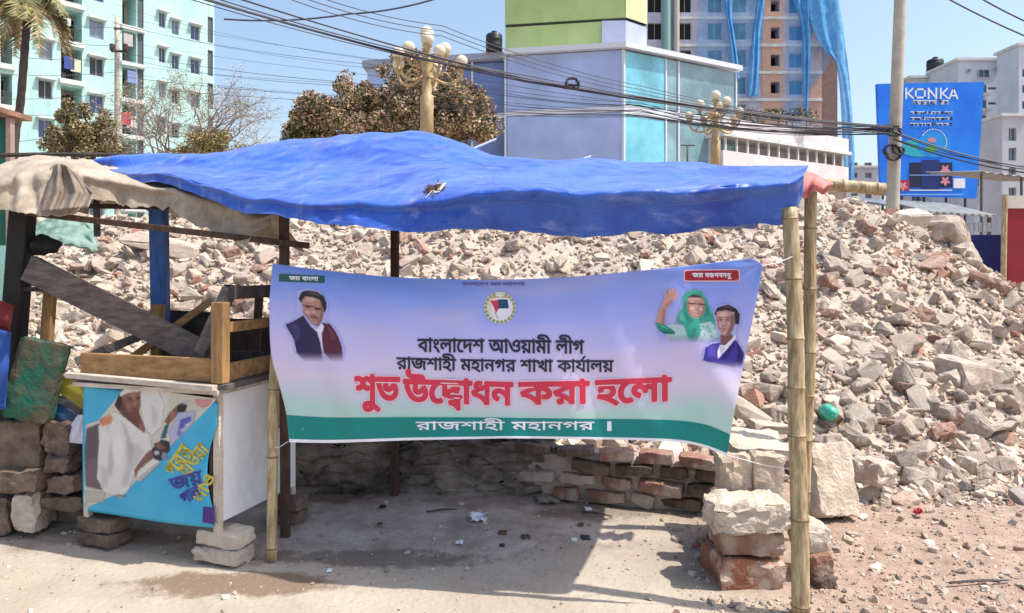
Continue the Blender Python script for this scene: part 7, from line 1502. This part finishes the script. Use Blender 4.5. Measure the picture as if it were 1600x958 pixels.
block_tower('white_house', 1424, 1496, 122, 75, 3, 'pale flat-roofed block just visible above the billboard', [(1425, 1440), (1455, 1470)], rows_(150, 30, 14, 6), M_wb2)
water_tank(P(1461, HY, 76)+Vector((0, 0, 19.25)), .8, 1.75, M_tank, 'black water tank on the pale roof above the billboard')
block_tower('grey_house', 1566, 1602, 182, 60, 3, 'grey block with dark windows at the right edge beside the white tower', [(1576, 1588)], rows_(200, 31, 20, 6), M_wb2)
block_tower('edge_tower', 1592, 1660, 72, 66, 3, 'tall grey-white block cut by the right edge of the picture', [(1597, 1604), (1620, 1640)], rows_(108, 25, 12, 10), M_wb)
block_tower('far_block', 1322, 1376, 262, 90, 3, 'small pale block low between the blue net and the billboard', [(1330, 1340), (1352, 1362)], rows_(254, 16, 8, 4), M_wb2)

# shanties, panels and tin roofs on the right
M_tin = mat('grey_tin', (.30, .31, .32), var=.25, scale=2, stretch=(9, 1, 1), bump=.3, rough=.6)
def tin_roof(px0, px1, py0, py1, Y, depth, m, label, name='tin_roof', posts=True, m2=None):
    a, b_ = P(px0, py0, Y), P(px1, py1, Y); t = thing(name, ((a.x+b_.x)/2, Y, 0), label, 'shed')
    def fn(u, v):
        p = a*(1-u)+b_*u
        return p+Vector((0, depth*v, .45*v+.03*math.sin(u*60)))
    sheet('roof', fn, 120, 4, m, t, .02)
    for x in (a.x+.1, (a.x+b_.x)/2, b_.x-.1):
        mb = MB(); zz_ = a.z+(b_.z-a.z)*(x-a.x)/(b_.x-a.x); mb.tube([(x, Y+.1, 0), (x, Y+.1, zz_-.03)], .05, 6); mb.build('post', M_greyw, t)
    if m2 == 'open': return t
    mb = MB(); mb.span(a.x+.05, b_.x-.05, Y+depth-.06, Y+depth, 0, min(a.z, b_.z)+.2); mb.build('back_wall', m2 or M_dark, t)
    return t
tin_roof(1532, 1665, 268, 283, 30, 4, M_tin, 'low grey tin roof below the white tower at the right edge', m2='open')
tin_roof(1395, 1500, 322, 326, 20, 3, mat('blue_grey_sheeting', (.20, .24, .30), var=.3, scale=2), 'stall roofed in blue-grey sheeting behind the crest of the heap', m2=M_greyw)
tin_roof(1450, 1556, 332, 338, 18, 2, M_tin, 'stall with a pale tin roof behind the blue panel', m2=mat('pale_shutter', (.42, .44, .42), var=.2, scale=6, stretch=(14, 1, 1), bump=.1))
mb = MB()
for px in range(1508, 1550, 7): mb.span(fx_(px, 17), fx_(px+5, 17), 17, 17.03, P(0, 362, 17).z, P(0, 348, 17).z)
tag(mb.build('stall_counter', mat('striped_goods', (.40, .38, .34), col2=(.20, .26, .34), scale=5, stretch=(7, 1, 1), lo=.45, hi=.55)), 'row of pale and blue goods on the stall counter behind the blue panel', 'counter')
for bx, (w_, h_) in enumerate(((.35, .0), (.28, .06))): pass
def hoarding(name, px0, px1, pt, pb, Y, m, label, trim=None):
    x0, x1, zt_, zb = fx_(px0, Y), fx_(px1, Y), P(0, pt, Y).z, min(P(0, pb, Y).z, 1.0)
    t = thing(name, ((x0+x1)/2, Y, 0), label, 'panel'); mb = MB(); mb.span(x0, x1, Y, Y+.05, max(zb-.8, 0), zt_); mb.build('panel', m, t)
    mb = MB()
    mb.tube([(x0+.05, Y+.1, 0), (x0+.05, Y+.1, zt_)], .04, 6); mb.build('post', M_greyw, t)
    if trim:
        mb = MB(); mb.span(x0, x1, Y-.02, Y+.07, zt_+.003, zt_+.22); mb.build('top_trim', trim, t)
    return t
hoarding('hoarding_panel', 1495, 1572, 367, 450, 13.2, flat('navy_sheet', (.008, .015, .12), .6), 'dark blue sheet hoarding behind the right edge of the heap')
hoarding('hoarding_panel', 1574, 1690, 326, 455, 12.6, mat('deep_red_sheet', (.24, .010, .018), var=.15, scale=2, bump=.05, rough=.5), 'deep red sheet hoarding with a pale top edge at the right', flat('cream_trim', (.60, .55, .48)))
mb = MB(); mb.tube([(fx_(1566, 12.5), 12.5, 0), P(1570, 304, 12.5)], .045, 8); tag(mb.build('bamboo_stake', M_bamboo), 'thin bamboo stake standing between the blue and red hoarding panels', 'stake')

# green shack edge at the far left
t = thing('tin_shack', (P(-12, HY, 7.5).x, 7.5, 0), 'corner of a green-walled shack with a rusty roof at the left edge', 'shed')
mb = MB(); mb.span(fx_(-260, 7.5), fx_(11, 7.5), 7.5, 7.6, 0, P(0, 186, 7.5).z); mb.build('wall', mat('teal_green_tin', (.01, .12, .08), var=.4, scale=2, stretch=(8, 8, 1), rough=.6), t)
mb = MB(); mb.span(fx_(-260, 7.5), fx_(20, 7.4), 7.2, 7.7, P(0, 184, 7.5).z, P(0, 176, 7.5).z); mb.build('roof', mat('rusty_tin', (.28, .15, .10), var=.4, scale=3, bump=.3), t)
mb = MB(); mb.span(fx_(12, 7.45), fx_(19, 7.45), 7.42, 7.49, 0, P(0, 186, 7.5).z); mb.build('post', mat('dusty_pink_wood', (.36, .26, .22), var=.2, scale=4), t)
mb = MB(); mb.tube([P(-20, 243, 7), P(90, 241, 7), P(330, 244, 7.2)], .022, 6); tag(mb.build('roof_pole', M_dark), 'thin dark pole lying along the top of the tan awning', 'pole')
mb = MB(); x0 = fx_(-20, 6.6); mb.span(fx_(-80, 6.6), fx_(16, 6.6), 6.6, 6.63, .9, 1.75); tag(mb.build('shutter_sheet', mat('pale_teal_sheet', (.30, .52, .47), var=.15, scale=3, rough=.6)), 'pale teal sheet standing behind the black post at the left edge', 'sheet')

# ---------------------------------------------------------------- utility poles and wires
def concrete_pole(name, a, b_, r0, r1, label, m):
    t = thing(name, a, label, 'utility pole'); mb = MB(); a, b_ = Vector(a), Vector(b_)
    mb.tube([a.lerp(b_, k/8) for k in range(9)], [r0+(r1-r0)*k/8 for k in range(9)], 12); mb.build('shaft', m, t, smooth=True); return t
M_cp = mat('pole_concrete', (.36, .32, .26), scale=3, col2=(.50, .46, .39), bump=.2, bscale=30)
up = concrete_pole('utility_pole', (P(1387, HY, 16).x, 16, 0), P(1409, -70, 16), .14, .115, 'thick concrete utility pole with black cable coils in front of the billboard', M_cp)
def coil(parent, c, R_, r_, seed, n=5):
    rd = random.Random(seed); mb = MB()
    for i in range(n):
        a0 = rd.gauss(0, .35); pts = []
        for k in range(19):
            a = k/18*6.283; q = Vector((math.cos(a)*R_*(1+rd.gauss(0, .04)), math.sin(a)*.07, math.sin(a)*R_)); q.rotate(Matrix.Rotation(a0, 3, 'Y')); pts.append(c+q+Vector((rd.gauss(0, .01), -.16+rd.gauss(0, .03), 0)))
        mb.tube(pts, r_, 5, caps=False)
    mb.build('cable_coil', M_cable, parent)
M_cable = flat('black_cable', (.06, .058, .075), .6)
coil(up, P(1392, 207, 16), .12, .016, 1); coil(up, P(1389, 240, 16), .17, .018, 2, 7); coil(up, P(1397, 236, 16), .11, .018, 3, 5); coil(up, P(1384, 208, 16), .09, .02, 4, 4)
up2 = concrete_pole('utility_pole', (P(184, HY, 38).x, 38, 0), P(183, 28, 38), .17, .12, 'slim pale utility pole standing before the mint apartment block', M_cp)
mb = MB(); mb.tube([P(174, 80, 37.8), P(197, 80, 37.8)], .06, 6); mb.tube([P(178, 45, 37.8), P(192, 45, 37.8)], .05, 6)
for px in (175, 196): mb.lathe(P(px, 80, 37.8), [(.01, 0), (.12, .05), (.12, .35), (.01, .4)], 8)
mb.build('crossarm', M_dark, up2)
coil(up2, P(171, 222, 37.8), .32, .03, 7, 6)
up3 = concrete_pole('thin_pole', (P(1075, HY, 21).x, 21, 0), P(1074, 226, 21), .03, .025, 'thin dark mast standing left of the far street lamp', M_iron)
mb = MB(); mb.tube([P(1064, 227, 21), P(1086, 227, 21)], .025, 5); mb.build('crossarm', M_iron, up3)
WN = [0]
def wire(pts, r_, sag, label, m=M_cable):
    """hangs between its points"""
    mb = MB(); allp = []
    for (a, b_) in zip(pts, pts[1:]):
        a, b_ = Vector(a), Vector(b_)
        for k in range(25 if (a, b_) else 0):
            t_ = k/24
            if allp and k == 0: continue
            allp.append(a.lerp(b_, t_)-Vector((0, 0, sag*4*t_*(1-t_))))
    mb.tube(allp, r_, 5, caps=False)
    tag(mb.build('overhead_wire', m), label, 'wire', 'overhead wires')
LB = 'black cable in the thick bundle sweeping from upper left to the right utility pole'
pole_r = lambda dy, k=0: P(1394+k, 200+dy, 15.8)
rd = random.Random(31)
for i in range(7):
    a = P(250+rd.uniform(-10, 10), -24+rd.gauss(0, 7), 9.0); m_ = P(825+rd.gauss(0, 4), 124+rd.gauss(0, 4.5), 12.2)
    wire([a, m_, pole_r(rd.uniform(-4, 10))], rd.choice((.007, .010, .014)), rd.uniform(.05, .14), LB)
mb = MB(); c = P(893, 134, 12.2)
cw = thing('cable_knot', c, 'tangled cable joint hanging in the thick wire bundle before the glass building', 'cable joint'); ORG[cw.name] = Vector(c)
coil(cw, c, .10, .014, 9, 6); mb.tube([c+Vector((-.12, -.05, -.02)), c+Vector((.12, -.05, -.04))], .05, 8); mb.build('splice', M_cable, cw)
L2 = 'thin cable fanning out across the sky left of the mango tree'
for i in range(11):
    y0 = -30+i*17+rd.gauss(0, 4); x0 = 175
    wire([P(x0, 8+i*13+rd.gauss(0, 5), 37), P(600+rd.uniform(-15, 60), 100+i*6+rd.gauss(0, 5), 23), P(1000, 160+i*2.2, 17), pole_r(rd.uniform(-4, 12))], rd.choice((.006, .008, .010)), rd.uniform(.1, .3), L2)
L3 = 'thin cable crossing the front of the mint apartment block'
for i in range(7):
    wire([P(-30, 20+i*33+rd.gauss(0, 6), 30), P(183, 35+i*26+rd.gauss(0, 6), 37)], .012, .15, L3)
wire([P(350, 30, 12), P(545, 22, 12), P(700, -8, 12)], .016, .06, 'single dark cable crossing the clear sky above the mango tree')
for i in range(3):
    wire([P(430, -30+10*i, 11), P(690, 40+8*i, 13), P(1000, 134+6*i, 15), pole_r(rd.uniform(-4, 4))], .008, .1, 'hair-thin cable dipping past the top of the near street lamp')
wire([P(1440, -25, 12), P(1640, 72, 12)], .014, .05, 'lower of the two thin cables crossing the top right corner')
wire([P(1500, -22, 12), P(1640, 50, 12)], .014, .04, 'upper of the two thin cables crossing the top right corner')
for i in range(4):
    wire([pole_r(rd.uniform(-6, 20), 2), P(1640, 262+i*4, 15.0)], rd.choice((.010, .016)), .12, 'black cable sagging from the right utility pole across the billboard')
for i in range(4):
    wire([P(1080+rd.uniform(-20, 20), 178+i*5, 19), pole_r(rd.uniform(-8, 4), -2)], .014, .12, 'black cable running level in front of the terrace building to the right pole')
for (a, b_, lab) in ((P(742, 228, 5.6), P(776, 217, 5.6), 'short white stick poking up behind the tarpaulin below the mango tree'), (P(893, 250, 5.6), P(924, 244, 5.6), 'short white stick poking up behind the tarpaulin before the glass building')):
    mb = MB(); mb.tube([a-Vector((.1, 0, .06)), b_], [.012, .008], 6); tag(mb.build('white_stick', M_white), lab, 'stick')
